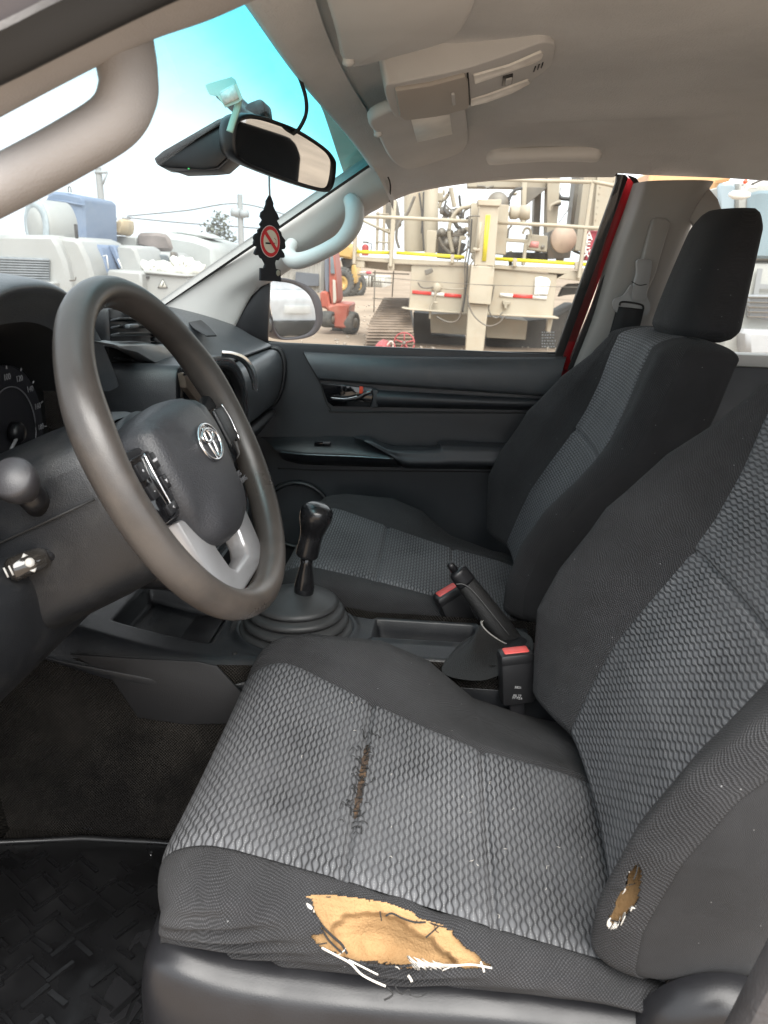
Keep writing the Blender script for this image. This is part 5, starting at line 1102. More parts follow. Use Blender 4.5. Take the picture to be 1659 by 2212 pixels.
# tree air freshener
Zt = zoomF(560, 440, 7.9)
to = un(583, 500, X=-.045); v = CAM-to; v[2] = 0; v /= np.linalg.norm(v); a_ = rad(50); tnn = np.array([v[0]*math.cos(a_)-v[1]*math.sin(a_), v[0]*math.sin(a_)+v[1]*math.cos(a_), 0]); pt = onplane(to, tnn)
fr = thing('air_freshener', 'black tree-shaped air freshener with no-smoking sign hanging from the mirror', 'air freshener', tuple(to))
ol = [(915, 365), (945, 440), (980, 540), (975, 590), (1020, 690), (1065, 760), (1095, 855), (1050, 880), (1090, 960), (1105, 1000), (1065, 1030), (1130, 1110), (1145, 1180), (1215, 1270), (1205, 1310), (1220, 1400), (1195, 1445), (1140, 1450), (1190, 1530), (1205, 1590), (1180, 1620), (1110, 1615), (1080, 1665), (1030, 1660), (1010, 1720), (1030, 1830), (1115, 1860), (1130, 2085), (720, 2065), (725, 1815), (790, 1825), (820, 1740), (770, 1640), (730, 1620), (700, 1560), (640, 1565), (605, 1530), (620, 1480), (665, 1400), (610, 1380), (590, 1330), (605, 1270), (590, 1215), (620, 1150), (680, 1120), (680, 1060), (745, 1010), (715, 950), (770, 870), (725, 800), (740, 720), (800, 670), (840, 560), (845, 490), (885, 420)]
fb = prism('tree_card', [pt(*p) for p in Zt(ol)], tuple(-tnn*.0025), mat('tree_card_black', (.010, .010, .013), .7), fr)
cc_ = pt(*Zt([(907, 1293)])[0]); ex = np.cross((0, 0, 1.), tnn); ez = np.array([0, 0, 1.])
Rr = np.linalg.norm(pt(*Zt([(907, 975)])[0])-pt(*Zt([(907, 1612)])[0]))/2
def disc(nm, r0, off, m, par): return mesh(nm, [cc_+tnn*off+r0*(math.cos(q)*ex+math.sin(q)*ez) for q in np.linspace(0, 2*math.pi, 60, endpoint=False)], [tuple(range(60))], m, par, False)
disc('sign_border', Rr*1.0, .0006, mat('sign_silver', (.55, .5, .48), .6), fb); disc('sign_ring', Rr*.95, .0010, mat('sign_red', (.55, .025, .03), .6), fb); disc('sign_face', Rr*.72, .0014, mat('sign_cream', (.62, .55, .44), .7), fb)
def strip3(nm, x0, z0, x1, z1, w, off, m):
    a = cc_+tnn*off+ex*x0*Rr+ez*z0*Rr; b = cc_+tnn*off+ex*x1*Rr+ez*z1*Rr; d = (b-a)/np.linalg.norm(b-a); s = np.cross(d, tnn)*w*Rr
    return mesh(nm, [a-s, b-s, b+s, a+s], [(0, 1, 2, 3)], m, fb, False)
sgn = 1 if (ex @ AX[0]) > 0 else -1
strip3('cigarette', sgn*-.55, -.12, sgn*.25, -.12, .055, .0018, M_THREAD); strip3('cigarette', sgn*.30, -.12, sgn*.38, -.12, .055, .0018, M_THREAD)
strip3('smoke_mark', sgn*.52, -.15, sgn*.52, .12, .018, .0018, M_THREAD); strip3('smoke_mark', sgn*.52, .12, sgn*.34, .22, .018, .0018, M_THREAD)
strip3('sign_bar', sgn*-.60, .58, sgn*.60, -.58, .13, .0022, mat('sign_red', (.55, .025, .03), .6))
for q in (885, 905): tube('hanging_cord', [pt(*p) for p in Zt([(q-2, 0), (q, 200), (q+8, 400)])], .0007, mat('cord_grey', (.25, .27, .28), .6), fr, 5)
lathe('registered_mark', pt(*Zt([(1068, 1915)])[0]), tnn, [(.0042, 0), (.0042, .0005), (.0034, .0006), (.0001, .0004)], mat('mark_tan', (.30, .28, .22), .6), fb, 20)
# ------------------------------------------------------------------ passenger seat belt
sb = thing('seat_belt', 'grey belt guide with black webbing on the passenger door pillar', 'seat belt', tuple(un(1360, 650, X=.63)))
M_GD = mat('belt_guide_grey', (.27, .27, .265), .45)
prism('guide_cover', [tuple(p) for p in catmull([un(*p, X=.606) for p in ((1374, 562), (1398, 562), (1404, 572), (1396, 622), (1388, 648), (1362, 646), (1362, 632), (1372, 590))], 40, True)], (-.016, 0, 0), M_GD, sb, .005)
tube('cover_joint', [un(*p, X=.588) for p in ((1364, 608), (1380, 616), (1397, 614))], .0009, M_RUB, sb, 5, sub=12)
og = [(1322, 655), (1328, 645), (1345, 638), (1362, 615), (1368, 628), (1364, 645), (1386, 650), (1394, 634), (1392, 612), (1396, 640), (1402, 655), (1402, 668), (1396, 680), (1384, 680), (1378, 676), (1345, 668), (1338, 674), (1328, 672)]
prism('belt_guide', [tuple(p) for p in catmull([un(*p, X=.600) for p in og], 70, True)], (-.007, 0, 0), M_GD, sb, .002)
tube('guide_slot', [un(*p, X=.591) for p in ((1338, 660), (1345, 652), (1385, 658), (1390, 668))], .0022, M_RUB, sb, 6, sub=20)
W0 = [un(1336, 662, X=.594), un(1325, 705, X=.592), un(1308, 760, X=.592), un(1285, 830, X=.60), un(1265, 900, X=.615)]; W1 = [un(1391, 668, X=.594), un(1382, 705, X=.592), un(1362, 770, X=.592), un(1338, 840, X=.60), un(1318, 910, X=.615)]
bridge('belt_webbing', [W0, W1], 4, 24, M_BELT, sb, .0016)
W2 = [un(1332, 664, X=.615), un(1312, 735, X=.62), un(1290, 800, X=.63)]; W3 = [un(1346, 668, X=.615), un(1326, 740, X=.62), un(1306, 800, X=.63)]
bridge('belt_webbing', [W2, W3], 4, 16, M_BELT, sb, .0016)
# ------------------------------------------------------------------ rubber floor mat with raised ribs
fm = thing('floor_mat', 'wet black rubber floor mat with raised bars in the driver footwell', 'floor mat', (-.45, .5, .01))
P = [(-.70, .24), (-.20, .24), (-.192, .45), (-.19, .60), (-.195, .72), (-.22, .86), (-.26, .92), (-.60, .93), (-.70, .90)]
prism('mat_sheet', [(x, y, .012) for x, y in P], (0, 0, .004), M_MAT, fm, .0015)
tube('mat_rim', [(x, y, .017) for x, y in P], .005, M_MAT, fm, 8, True)
r_ = random.Random(5); k = 0
barm = bpy.data.meshes.new('mat_bar'); b = bmesh.new(); bmesh.ops.create_cube(b, size=1.0); bmesh.ops.scale(b, vec=(.040, .007, .004), verts=b.verts); b.to_mesh(barm); b.free(); barm.materials.append(M_MATB)
for i in range(15):
    for j in range(24):
        x = -.68+.036*i; y = .265+.028*j+(.014 if i % 2 else 0)
        if x > -.225 or y > .87 or r_.random() < .1: continue
        o = bpy.data.objects.new('mat_bar', barm); COL.objects.link(o); o.location = (x, y, .0175); o.rotation_euler = (0, 0, rad((58 if (i+j) % 2 else -32)+r_.uniform(-5, 5))); o.scale = (r_.uniform(.7, 1.08), r_.uniform(.7, 1.1), r_.uniform(.6, 1.2)); attach(o, fm)

M_PUD = mat('standing_water', (.012, .012, .013), .04, spec=.8)
Zp = zoomF(0, 2000, 3.607)
for q in ([(1050, 1590), (1180, 1590), (1240, 1690), (1130, 1960), (1010, 2020), (860, 2020), (960, 1720)], [(1260, 1760), (1310, 1760), (1280, 1860), (1170, 2020), (1140, 2020), (1200, 1880)], [(1350, 1780), (1475, 1780), (1420, 1960), (1260, 2020), (1230, 2020)], [(1180, 1280), (1240, 1200), (1360, 1160), (1350, 1270), (1310, 1350), (1260, 1280), (1210, 1310), (1130, 1440)], [(0, 20), (180, 10), (270, 60), (90, 130), (0, 120)], [(545, 165), (700, 210), (845, 260), (800, 272), (640, 225)], [(1330, 470), (1375, 465), (1365, 510)], [(970, 740), (1010, 705), (1030, 720), (1000, 738)]):
    prism('water_film', [un(*p, Z=.0172) for p in Zp(q)], (0, 0, .0006), M_PUD, fm)
# ------------------------------------------------------------------ the yard outside
GZ = -.60
def ground_mat():
    m = mat('gravel_yard', (.30, .235, .18), .95, bump=1.0, bscale=6, var=.22, vscale=.5, spec=.1, dirt=(.20, .16, .12), dirt_amt=.6, dirt_scale=.9); return m
gm = ground_mat()
G = np.array([[(x, y, GZ+(.035*math.sin(x*.31)*math.cos(y*.27) if abs(x) < 90 and abs(y) < 90 else 0)) for x in np.concatenate([[-1500, -300], np.linspace(-90, 90, 70), [300, 1500]])] for y in np.concatenate([[-1500, -300], np.linspace(-90, 90, 70), [300, 1500]])])
structure(sheet('ground', G, gm))
# pebbles scattered between the truck and the drill
bm = bmesh.new(); r_ = random.Random(11)
for k in range(2600):
    x = r_.uniform(4, 26); y = r_.uniform(-6, 16); s = r_.uniform(.015, .06)
    ret = bmesh.ops.create_icosphere(bm, subdivisions=1, radius=s, matrix=Matrix.Translation((x, y, GZ+.3*s+.035*math.sin(x*.31)*math.cos(y*.27))) @ Matrix.Rotation(r_.uniform(0, 3), 4, 'X') @ Matrix.Diagonal((1, r_.uniform(.6, 1), r_.uniform(.4, .8), 1)))
peb = from_bm('gravel', bm, mat('pebble', (.34, .29, .24), .9, var=.3, vscale=3)); peb['kind'] = 'stuff'; peb['label'] = 'loose pale gravel stones strewn over the yard'
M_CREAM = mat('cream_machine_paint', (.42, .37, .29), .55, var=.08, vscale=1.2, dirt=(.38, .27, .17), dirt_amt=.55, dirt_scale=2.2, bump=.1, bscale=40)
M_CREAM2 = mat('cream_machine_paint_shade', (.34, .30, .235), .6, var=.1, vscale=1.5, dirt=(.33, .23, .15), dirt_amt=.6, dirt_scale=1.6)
M_STEEL = mat('oily_steel', (.16, .145, .125), .5, metal=.3, var=.25, vscale=3, dirt=(.22, .15, .10), dirt_amt=.6, dirt_scale=4)
M_DARK = mat('dark_undercarriage', (.05, .045, .04), .7, var=.3, vscale=3)
M_HOSE = mat('rubber_hose', (.05, .05, .05), .55)
M_YEL = mat('yellow_reflective_tape', (.70, .60, .03), .45)
M_RT = mat('red_reflective_tape', (.72, .06, .05), .45); M_WT = mat('white_reflective_tape', (.8, .78, .74), .45)
M_SHOE = mat('worn_track_steel', (.27, .21, .165), .7, metal=.2, var=.25, vscale=4, dirt=(.32, .22, .14), dirt_amt=.6, dirt_scale=3)
M_MACHW = mat('white_machine_paint', (.36, .36, .34), .5, dirt=(.45, .42, .36), dirt_amt=.4, dirt_scale=2.5, var=.05, vscale=2)
M_MACHB = mat('blue_machine_paint', (.17, .22, .31), .5, dirt=(.3, .33, .38), dirt_amt=.4, dirt_scale=2.5)
M_TYRE = mat('dusty_tyre', (.07, .07, .068), .85, var=.25, vscale=6, dirt=(.22, .19, .16), dirt_amt=.5, dirt_scale=5)
M_MYEL = mat('yellow_machine_paint', (.46, .29, .09), .5, dirt=(.36, .27, .16), dirt_amt=.5, dirt_scale=2.5)
M_FRED = mat('faded_red_paint', (.36, .085, .055), .5, var=.12, vscale=3, dirt=(.36, .22, .16), dirt_amt=.5, dirt_scale=3)
M_PANE = mat('dusty_window', (.16, .19, .21), .15, var=.2, vscale=5)
Z5 = zoomF(850, 420, 3.687); Z6 = zoomF(1200, 420, 3.770); Z7 = zoomF(660, 600, 5.53); Z4 = zoomF(0, 440, 3.19); Z8 = zoomF(1580, 400, 3.95); ZF = lambda p: p
RX = 13.4
def slab(name, Z, pts, X, depth, m, parent, bev=.01): return prism(name, [un(*p, X=X) for p in Z(pts)], (depth, 0, 0), m, parent, bev, 1)
def bar(name, Z, pts, X, r, m, parent, sub=None, n=8):
    P = [un(*p, X=X) for p in Z(pts)]; r = r*(.45 if X < 25 else 1); return tube(name, P, r, m, parent, n, sub=sub)
# ---- drill rig
rig = thing('drill_rig', 'cream crawler drill rig with yellow-taped railing and jack leg beyond the window', 'drill rig', (RX, 0, GZ))
R = lambda *a, **k: slab(*a, rig, **k)
slab('deck_edge', Z5, [(145, 815), (600, 838), (1180, 868), (1180, 905), (600, 886), (145, 852)], RX, 2.2, M_CREAM, rig)
slab('deck_end_bracket', Z5, [(145, 850), (226, 853), (226, 922), (145, 916)], RX+.02, .5, M_CREAM, rig)
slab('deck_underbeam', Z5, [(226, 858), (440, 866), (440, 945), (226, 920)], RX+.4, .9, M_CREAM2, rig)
slab('deck_end_bracket', Z5, [(440, 880), (500, 882), (500, 946), (438, 940)], RX-.03, .3, M_CREAM, rig)
slab('deck_underbeam', Z5, [(500, 885), (656, 892), (656, 956), (500, 946)], RX+.2, .8, M_CREAM, rig)
slab('deck_edge', Z6, [(130, 908), (800, 962), (1010, 975), (1010, 1075), (730, 1040), (800, 1000), (130, 950)], RX, 2.2, M_CREAM, rig)
slab('weight_panel', Z5, [(656, 893), (1200, 908), (1200, 1342), (630, 1303), (650, 1100)], RX+.05, .35, M_CREAM, rig)
slab('weight_panel', Z6, [(120, 948), (728, 1002), (686, 1400), (60, 1372)], RX+.05, .35, M_CREAM, rig)
slab('panel_ledge', Z5, [(560, 1288), (640, 1296), (1180, 1336), (1180, 1346), (640, 1310), (600, 1302)], RX-.15, .5, M_CREAM, rig)
slab('panel_ledge', Z6, [(60, 1372), (686, 1398), (745, 1410), (740, 1424), (60, 1386)], RX-.15, .5, M_CREAM, rig)
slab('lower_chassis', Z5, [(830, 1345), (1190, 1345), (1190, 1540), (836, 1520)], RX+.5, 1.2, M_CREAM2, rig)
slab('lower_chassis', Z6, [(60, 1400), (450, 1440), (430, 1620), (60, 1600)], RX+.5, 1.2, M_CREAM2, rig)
slab('undercarriage', Z5, [(675, 1330), (836, 1345), (840, 1540), (1160, 1570), (1160, 1696), (680, 1696)], RX+1.0, 1.5, M_DARK, rig)
slab('undercarriage', Z6, [(430, 1440), (690, 1420), (900, 1300), (960, 1300), (760, 1720), (60, 1720), (60, 1610), (430, 1620)], RX+1.0, 1.5, M_DARK, rig)
slab('chassis_strut', Z6, [(640, 1420), (690, 1420), (660, 1560), (625, 1540)], RX+.3, .2, M_CREAM, rig)
# jack leg
slab('jack_cap', Z5, [(1268, 300), (1272, 285), (1320, 290), (1440, 290), (1488, 285), (1488, 320), (1478, 352), (1275, 344)], RX-.55, .5, M_CREAM, rig)
slab('jack_tube', Z5, [(1285, 344), (1462, 350), (1428, 905), (1238, 895), (1262, 600)], RX-.5, .42, M_CREAM, rig)
slab('jack_sleeve', Z5, [(1212, 902), (1424, 912), (1392, 1262), (1178, 1245)], RX-.55, .5, M_CREAM, rig)
slab('jack_leg', Z5, [(1186, 1250), (1366, 1262), (1322, 1700), (1154, 1700)], RX-.45, .35, M_CREAM, rig)
slab('tape_stripe', Z5, [(1345, 434), (1386, 434), (1346, 858), (1308, 858)], RX-.52, .02, M_YEL, rig, bev=0)
for k, (x, y) in enumerate(((1460, 375), (1282, 362), (1250, 895), (1412, 905))): lathe('jack_bolt', un(*Z5([(x, y)])[0], X=RX-.57), (-1, 0, 0), [(0.013, 0.000), (0.013, 0.018), (0.005, 0.020)], M_CREAM, rig, 8)
bar('jack_valve_pipe', Z5, [(1190, 450), (1245, 440), (1290, 445)], RX-.6, .025, M_STEEL, rig)
bar('jack_valve_pipe', Z5, [(1296, 500), (1285, 620), (1268, 740)], RX-.6, .05, M_CREAM, rig)
slab('jack_clamp', Z5, [(1228, 732), (1290, 738), (1290, 765), (1228, 762)], RX-.62, .15, M_CREAM, rig)
# tape along the deck and its clips
slab('tape_stripe', Z5, [(148, 756), (455, 766), (455, 798), (148, 788)], RX-.05, .02, M_YEL, rig, bev=0); slab('tape_stripe', Z5, [(518, 766), (1148, 805), (1148, 840), (518, 796)], RX-.05, .02, M_YEL, rig, bev=0)
slab('tape_stripe', Z6, [(128, 838), (1030, 892), (1025, 926), (128, 872)], RX-.05, .02, M_YEL, rig, bev=0)
for Z, q in ((Z5, [(1020, 795), (1055, 797), (1050, 880), (1016, 876)]), (Z6, [(312, 850), (350, 852), (345, 930), (308, 928)]), (Z6, [(895, 880), (935, 882), (930, 960), (892, 958)]), (Z5, [(128, 745), (150, 746), (148, 800), (126, 800)])): slab('tape_clip', Z, q, RX-.08, .06, M_CREAM, rig)
# railing
bar('handrail', Z5, [(200, 448), (500, 456), (1200, 492)], RX-.1, .07, M_CREAM, rig); bar('handrail', Z6, [(160, 514), (700, 540), (1160, 572)], RX-.1, .07, M_CREAM, rig)
bar('handrail', Z6, [(-30, 100), (500, 118), (1050, 132)], RX-.1, .07, M_CREAM, rig); bar('handrail', Z6, [(1060, 128), (1180, 150), (1300, 178)], RX-.1, .07, M_CREAM, rig)
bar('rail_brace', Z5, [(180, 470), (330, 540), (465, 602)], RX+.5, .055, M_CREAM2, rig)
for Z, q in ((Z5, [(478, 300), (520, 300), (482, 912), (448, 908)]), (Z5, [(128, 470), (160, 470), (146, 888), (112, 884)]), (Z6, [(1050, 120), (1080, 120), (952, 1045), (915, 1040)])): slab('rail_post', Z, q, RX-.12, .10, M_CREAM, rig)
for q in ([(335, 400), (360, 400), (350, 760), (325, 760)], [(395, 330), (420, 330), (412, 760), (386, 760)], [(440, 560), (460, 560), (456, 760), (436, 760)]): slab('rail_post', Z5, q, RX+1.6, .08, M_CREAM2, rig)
for y in (420, 560, 680): bar('ladder_rung', Z5, [(330, y), (450, y+8)], RX+1.6, .035, M_CREAM2, rig)
slab('rear_machinery', Z5, [(410, 330), (520, 290), (560, 520), (460, 600), (410, 480)], RX+2.2, .5, M_STEEL, rig)
# tanks and mast
def vcyl(nm, Z, x0, x1, y0, y1, X, m): 
    a, b = un(*Z([((x0+x1)/2, y1)])[0], X=X), un(*Z([((x0+x1)/2, y0)])[0], X=X); r0 = np.linalg.norm(un(*Z([(x0, y1)])[0], X=X)-un(*Z([(x1, y1)])[0], X=X))/2
    b[0] = a[0]; return cyl(nm, a, b, r0, m, rig, 28, None, .02)
vcyl('tank', Z5, 590, 780, 60, 770, RX+1.6, M_CREAM); vcyl('air_receiver', Z5, 775, 905, 60, 780, RX+1.1, M_CREAM)
slab('pump_bracket', Z5, [(800, 572), (892, 578), (880, 790), (790, 785)], RX+.4, .2, M_CREAM, rig)
slab('mast_frame', Z6, [(-120, 60), (640, 60), (620, 190), (-120, 180)], RX+1.6, .4, M_CREAM2, rig)
slab('mast_gusset', Z6, [(440, 180), (640, 185), (450, 340), (430, 330)], RX+1.5, .3, M_STEEL, rig)
slab('mast_upright', Z6, [(400, 60), (445, 60), (430, 520), (390, 520)], RX+1.2, .3, M_CREAM, rig)
slab('mast_upright', Z6, [(520, 60), (590, 60), (560, 640), (500, 640)], RX+2.0, .4, M_STEEL, rig)
slab('mast_upright', Z6, [(640, 60), (760, 60), (720, 620), (625, 620)], RX+1.4, .5, M_CREAM2, rig)
slab('mast_upright', Z6, [(905, 60), (985, 60), (950, 560), (850, 560)], RX+2.0, .6, M_STEEL, rig)
slab('mast_upright', Z6, [(985, 60), (1110, 60), (1060, 780), (890, 780)], RX+1.0, .5, M_CREAM2, rig)
slab('riveted_cabin_wall', Z6, [(1110, 60), (1340, 60), (1340, 760), (1080, 780), (1065, 560)], RX+.9, 1.6, M_CREAM, rig)
for k in range(9):
    for j in range(2): lathe('rivet', un(*Z6([(1140+120*j-14*k*.6, 120+62*k)])[0], X=RX+.9), (-1, 0, 0), [(0.013, 0.000), (0.010, 0.009), (0.001, 0.012)], M_CREAM2, rig, 8)
bar('stay_rod', Z6, [(760, 180), (740, 350), (720, 530)], RX+2.4, .02, M_STEEL, rig); bar('stay_rod', Z6, [(860, 350), (740, 520)], RX+2.4, .018, M_STEEL, rig); bar('stay_rod', Z6, [(650, 120), (610, 600)], RX+2.2, .03, M_STEEL, rig)
# engine deck clutter
lathe('electric_motor', un(*Z6([(280, 420)])[0], X=RX+.3), (0, -1, .02), [(0.096, 0.000), (0.115, 0.024), (0.115, 0.120), (0.096, 0.144), (0.096, 0.173), (0.125, 0.182), (0.125, 0.317), (0.106, 0.355), (0.010, 0.365)], M_CREAM, rig, 28)
lathe('rusty_end_plate', un(*Z6([(782, 672)])[0], X=RX+.4), (-1, -.15, .05), [(0.234, 0.000), (0.234, 0.045), (0.225, 0.063), (0.023, 0.068)], mat('rusty_plate', (.40, .30, .23), .5, var=.25, vscale=2.5, dirt=(.26, .16, .10), dirt_amt=.7, dirt_scale=2), rig, 40)
slab('pump_body', Z6, [(660, 600), (760, 560), (860, 780), (850, 850), (640, 860), (630, 740)], RX+.7, .9, M_STEEL, rig)
slab('control_box', Z6, [(455, 620), (640, 640), (632, 790), (440, 770)], RX+.2, .5, M_CREAM2, rig); slab('warning_plate', Z6, [(470, 690), (555, 696), (550, 752), (466, 746)], RX+.19, .012, mat('faded_red_plate', (.62, .26, .24), .5), rig, bev=0)
lathe('box_gauge', un(*Z6([(590, 745)])[0], X=RX+.19), (-1, 0, 0), [(0.032, 0.000), (0.032, 0.013), (0.005, 0.014)], M_STEEL, rig, 16)
slab('engine_block', Z6, [(260, 790), (640, 800), (640, 870), (240, 860)], RX+.8, 1.0, M_DARK, rig)
slab('pipe_frame', Z6, [(248, 660), (450, 672), (446, 706), (246, 694)], RX+.1, .15, M_CREAM, rig); slab('pipe_frame', Z6, [(420, 690), (452, 692), (424, 920), (392, 918)], RX+.1, .12, M_CREAM, rig)
slab('rotary_housing', Z5, [(1210, 318), (1560, 340), (1530, 800), (1420, 790), (1200, 780)], RX+.1, .8, M_CREAM, rig)
lathe('rotary_drum', un(*Z5([(1450, 330)])[0], X=RX+.6), (-1, 0, .1), [(0.180, 0.000), (0.190, 0.100), (0.150, 0.150), (0.025, 0.160)], M_STEEL, rig, 32)
for k, (x, y, s) in enumerate(((960, 400, .16), (1030, 420, .12), (1080, 400, .13), (930, 600, .18), (1010, 590, .12), (1090, 600, .14), (1140, 580, .10), (1590, 420, .12), (960, 470, .10), (1060, 690, .2), (980, 700, .2))):
    lathe('hydraulic_valve', un(*Z5([(x, y)])[0], X=RX+.7+.1*(k % 3)), (-.6, .5*(-1)**k, .3), [(s*.4, -s*.5), (s*.5, -s*.3), (s*.35, 0), (s*.5, s*.25), (s*.3, s*.5)], M_STEEL, rig, 12)
slab('valve_bank', Z5, [(905, 590), (1150, 600), (1150, 640), (905, 625)], RX+.8, .3, M_STEEL, rig); slab('pump_bracket', Z5, [(1105, 625), (1165, 628), (1160, 664), (1120, 662), (1090, 860), (1075, 860)], RX+.3, .15, M_CREAM, rig)
slab('rear_machinery', Z5, [(905, 620), (1120, 640), (1120, 850), (890, 830)], RX+1.6, .4, M_DARK, rig)
H5 = lambda pts, r, m=M_HOSE, X=RX-.2, s=40: bar('hydraulic_hose', Z5, pts, X, r, m, rig, s)
H5([(690, 260), (620, 420), (540, 520), (520, 640), (545, 740)], .055, M_STEEL, RX+.3); H5([(730, 230), (755, 420), (760, 560), (775, 760)], .035, M_HOSE, RX+.4); H5([(770, 220), (765, 420), (750, 600)], .03, M_HOSE, RX+.4)
H5([(1210, 350), (1100, 380), (1030, 470), (1005, 600), (1040, 780)], .075, M_CREAM2, RX+.2); H5([(910, 640), (950, 720), (1020, 790)], .06, M_STEEL, RX+.4); H5([(1020, 180), (1040, 280), (1055, 360)], .09, M_CREAM2, RX+.8); H5([(980, 300), (960, 380), (1000, 430)], .04, M_HOSE, RX+.6)
H5([(1190, 440), (1180, 700), (1150, 900), (1150, 1100), (1110, 1350), (1060, 1415), (980, 1415), (890, 1370)], .03, M_STEEL, RX-.25); H5([(1215, 470), (1200, 720), (1175, 900), (1165, 1080), (1130, 1330)], .03, M_HOSE, RX-.25)
H5([(1240, 840), (1200, 900), (1188, 1000), (1160, 1100), (1080, 1118), (930, 1108)], .03, M_CREAM2, RX-.2); H5([(718, 1055), (745, 1095), (800, 1108), (860, 1100)], .028, M_STEEL, RX-.05)
H5([(1172, 1160), (1190, 1270), (1250, 1380), (1360, 1455), (1460, 1430), (1520, 1360)], .026, M_STEEL, RX-.6); H5([(1420, 1080), (1400, 1200), (1370, 1290), (1400, 1365), (1450, 1380), (1500, 1330)], .026, M_STEEL, RX-.2)
bar('hydraulic_hose', Z6, [(400, 620), (430, 570), (470, 580), (480, 660), (450, 740)], RX, .05, M_CREAM2, rig, 24); bar('hydraulic_hose', Z6, [(260, 660), (270, 580), (300, 540)], RX+.2, .04, M_STEEL, rig, 16); bar('hydraulic_hose', Z6, [(400, 190), (330, 210), (280, 280), (270, 360)], RX+.9, .06, M_HOSE, rig, 24)
# tangle of pipes, boxes and brackets behind the railing
rr_ = random.Random(31)
for k in range(46):
    Z = Z5 if k % 2 else Z6; x = rr_.uniform(880, 1250) if k % 2 else rr_.uniform(-40, 900); y = rr_.uniform(180, 780) if k % 2 else rr_.uniform(90, 820); X = RX+rr_.uniform(.9, 2.4); m_ = rr_.choice([M_STEEL, M_CREAM2, M_CREAM2, M_HOSE, M_DARK])
    if rr_.random() < .62:
        q = [(x, y)]; a0 = rr_.choice([0, 90, 90, 45, 130])
        for j in range(3): a1 = rad(a0+rr_.uniform(-30, 30)); q.append((q[-1][0]+rr_.uniform(25, 85)*math.cos(a1), q[-1][1]+rr_.uniform(25, 85)*math.sin(a1)))
        bar('engine_pipe', Z, q, X, rr_.uniform(.03, .10), m_, rig, 18)
    else:
        w, h = rr_.uniform(20, 75), rr_.uniform(20, 90); slab('engine_bracket', Z, [(x, y), (x+w, y+4), (x+w-4, y+h), (x-3, y+h)], X, .2, m_, rig, .015)
# panel fittings
slab('work_lamp', Z5, [(775, 945), (845, 918), (860, 960), (790, 992)], RX-.25, .2, M_STEEL, rig)
lathe('junction_cap', un(*Z5([(892, 1102)])[0], X=RX+.04), (-1, 0, 0), [(0.080, 0.000), (0.085, 0.025), (0.070, 0.045), (0.010, 0.050)], M_CREAM, rig, 28)
bar('drain_chain', Z5, [(882, 1140), (870, 1220), (835, 1290), (828, 1390)], RX-.05, .045, M_CREAM2, rig, 20); slab('chain_hook', Z5, [(865, 1230), (905, 1236), (900, 1250), (862, 1246)], RX-.1, .08, M_CREAM, rig)
for q, m_ in (([(668, 1128), (842, 1142), (838, 1172), (665, 1158)], M_RT), ([(845, 1142), (962, 1152), (958, 1186), (842, 1174)], M_WT), ([(964, 1154), (1120, 1166), (1116, 1198), (960, 1186)], M_RT), ([(1474, 1152), (1596, 1162), (1590, 1194), (1470, 1184)], M_WT)): slab('reflector_tape', Z5, q, RX+.03, .015, m_, rig, bev=0)
for q, m_ in (([(312, 1188), (496, 1198), (494, 1230), (308, 1222)], M_RT), ([(498, 1198), (632, 1208), (626, 1242), (496, 1232)], M_WT)): slab('reflector_tape', Z6, q, RX+.03, .015, m_, rig, bev=0)
slab('crumpled_sheet', Z6, [(520, 1030), (580, 1022), (640, 1035), (668, 1070), (650, 1140), (640, 1198), (580, 1195), (505, 1200), (515, 1110)], RX+.0, .03, mat('clear_plastic_sheet', (.72, .72, .70), .25, bump=.9, bscale=12), rig, bev=.02)
slab('socket_block', Z5, [(1500, 1225), (1575, 1230), (1570, 1262), (1545, 1262), (1540, 1300), (1515, 1300), (1510, 1262), (1498, 1258)], RX-.05, .12, M_CREAM2, rig)
bar('guy_wire', Z5, [(290, 1000), (800, 1045), (1420, 1085)], RX-.8, .012, M_STEEL, rig); bar('guy_wire', Z6, [(-60, 1098), (400, 1112), (950, 1125)], RX-.8, .012, M_STEEL, rig)
slab('fuel_sight_hole', Z6, [(740, 1215), (780, 1130), (840, 1092), (960, 1088), (900, 1190), (800, 1200)], RX+.4, .2, M_DARK, rig)
# red suppression cabinet with its letters
af = slab('red_cylinder_box', Z6, [(1020, 600), (1040, 588), (1150, 592), (1110, 880), (985, 870)], RX-.05, .4, mat('red_cabinet_paint', (.33, .04, .06), .5, var=.12, vscale=4), rig, bev=.03)
for s, x, y in (('A', 1027, 642), ('F', 1020, 700), ('E', 1012, 757), ('X', 1003, 812)):
    text_mesh('cabinet_letter', s, .20, M_WT, af, Matrix.Translation(un(*Z6([(x, y)])[0], X=RX-.07)) @ frame_from((-1, 0, 0), (0, -1, 0)), .004)
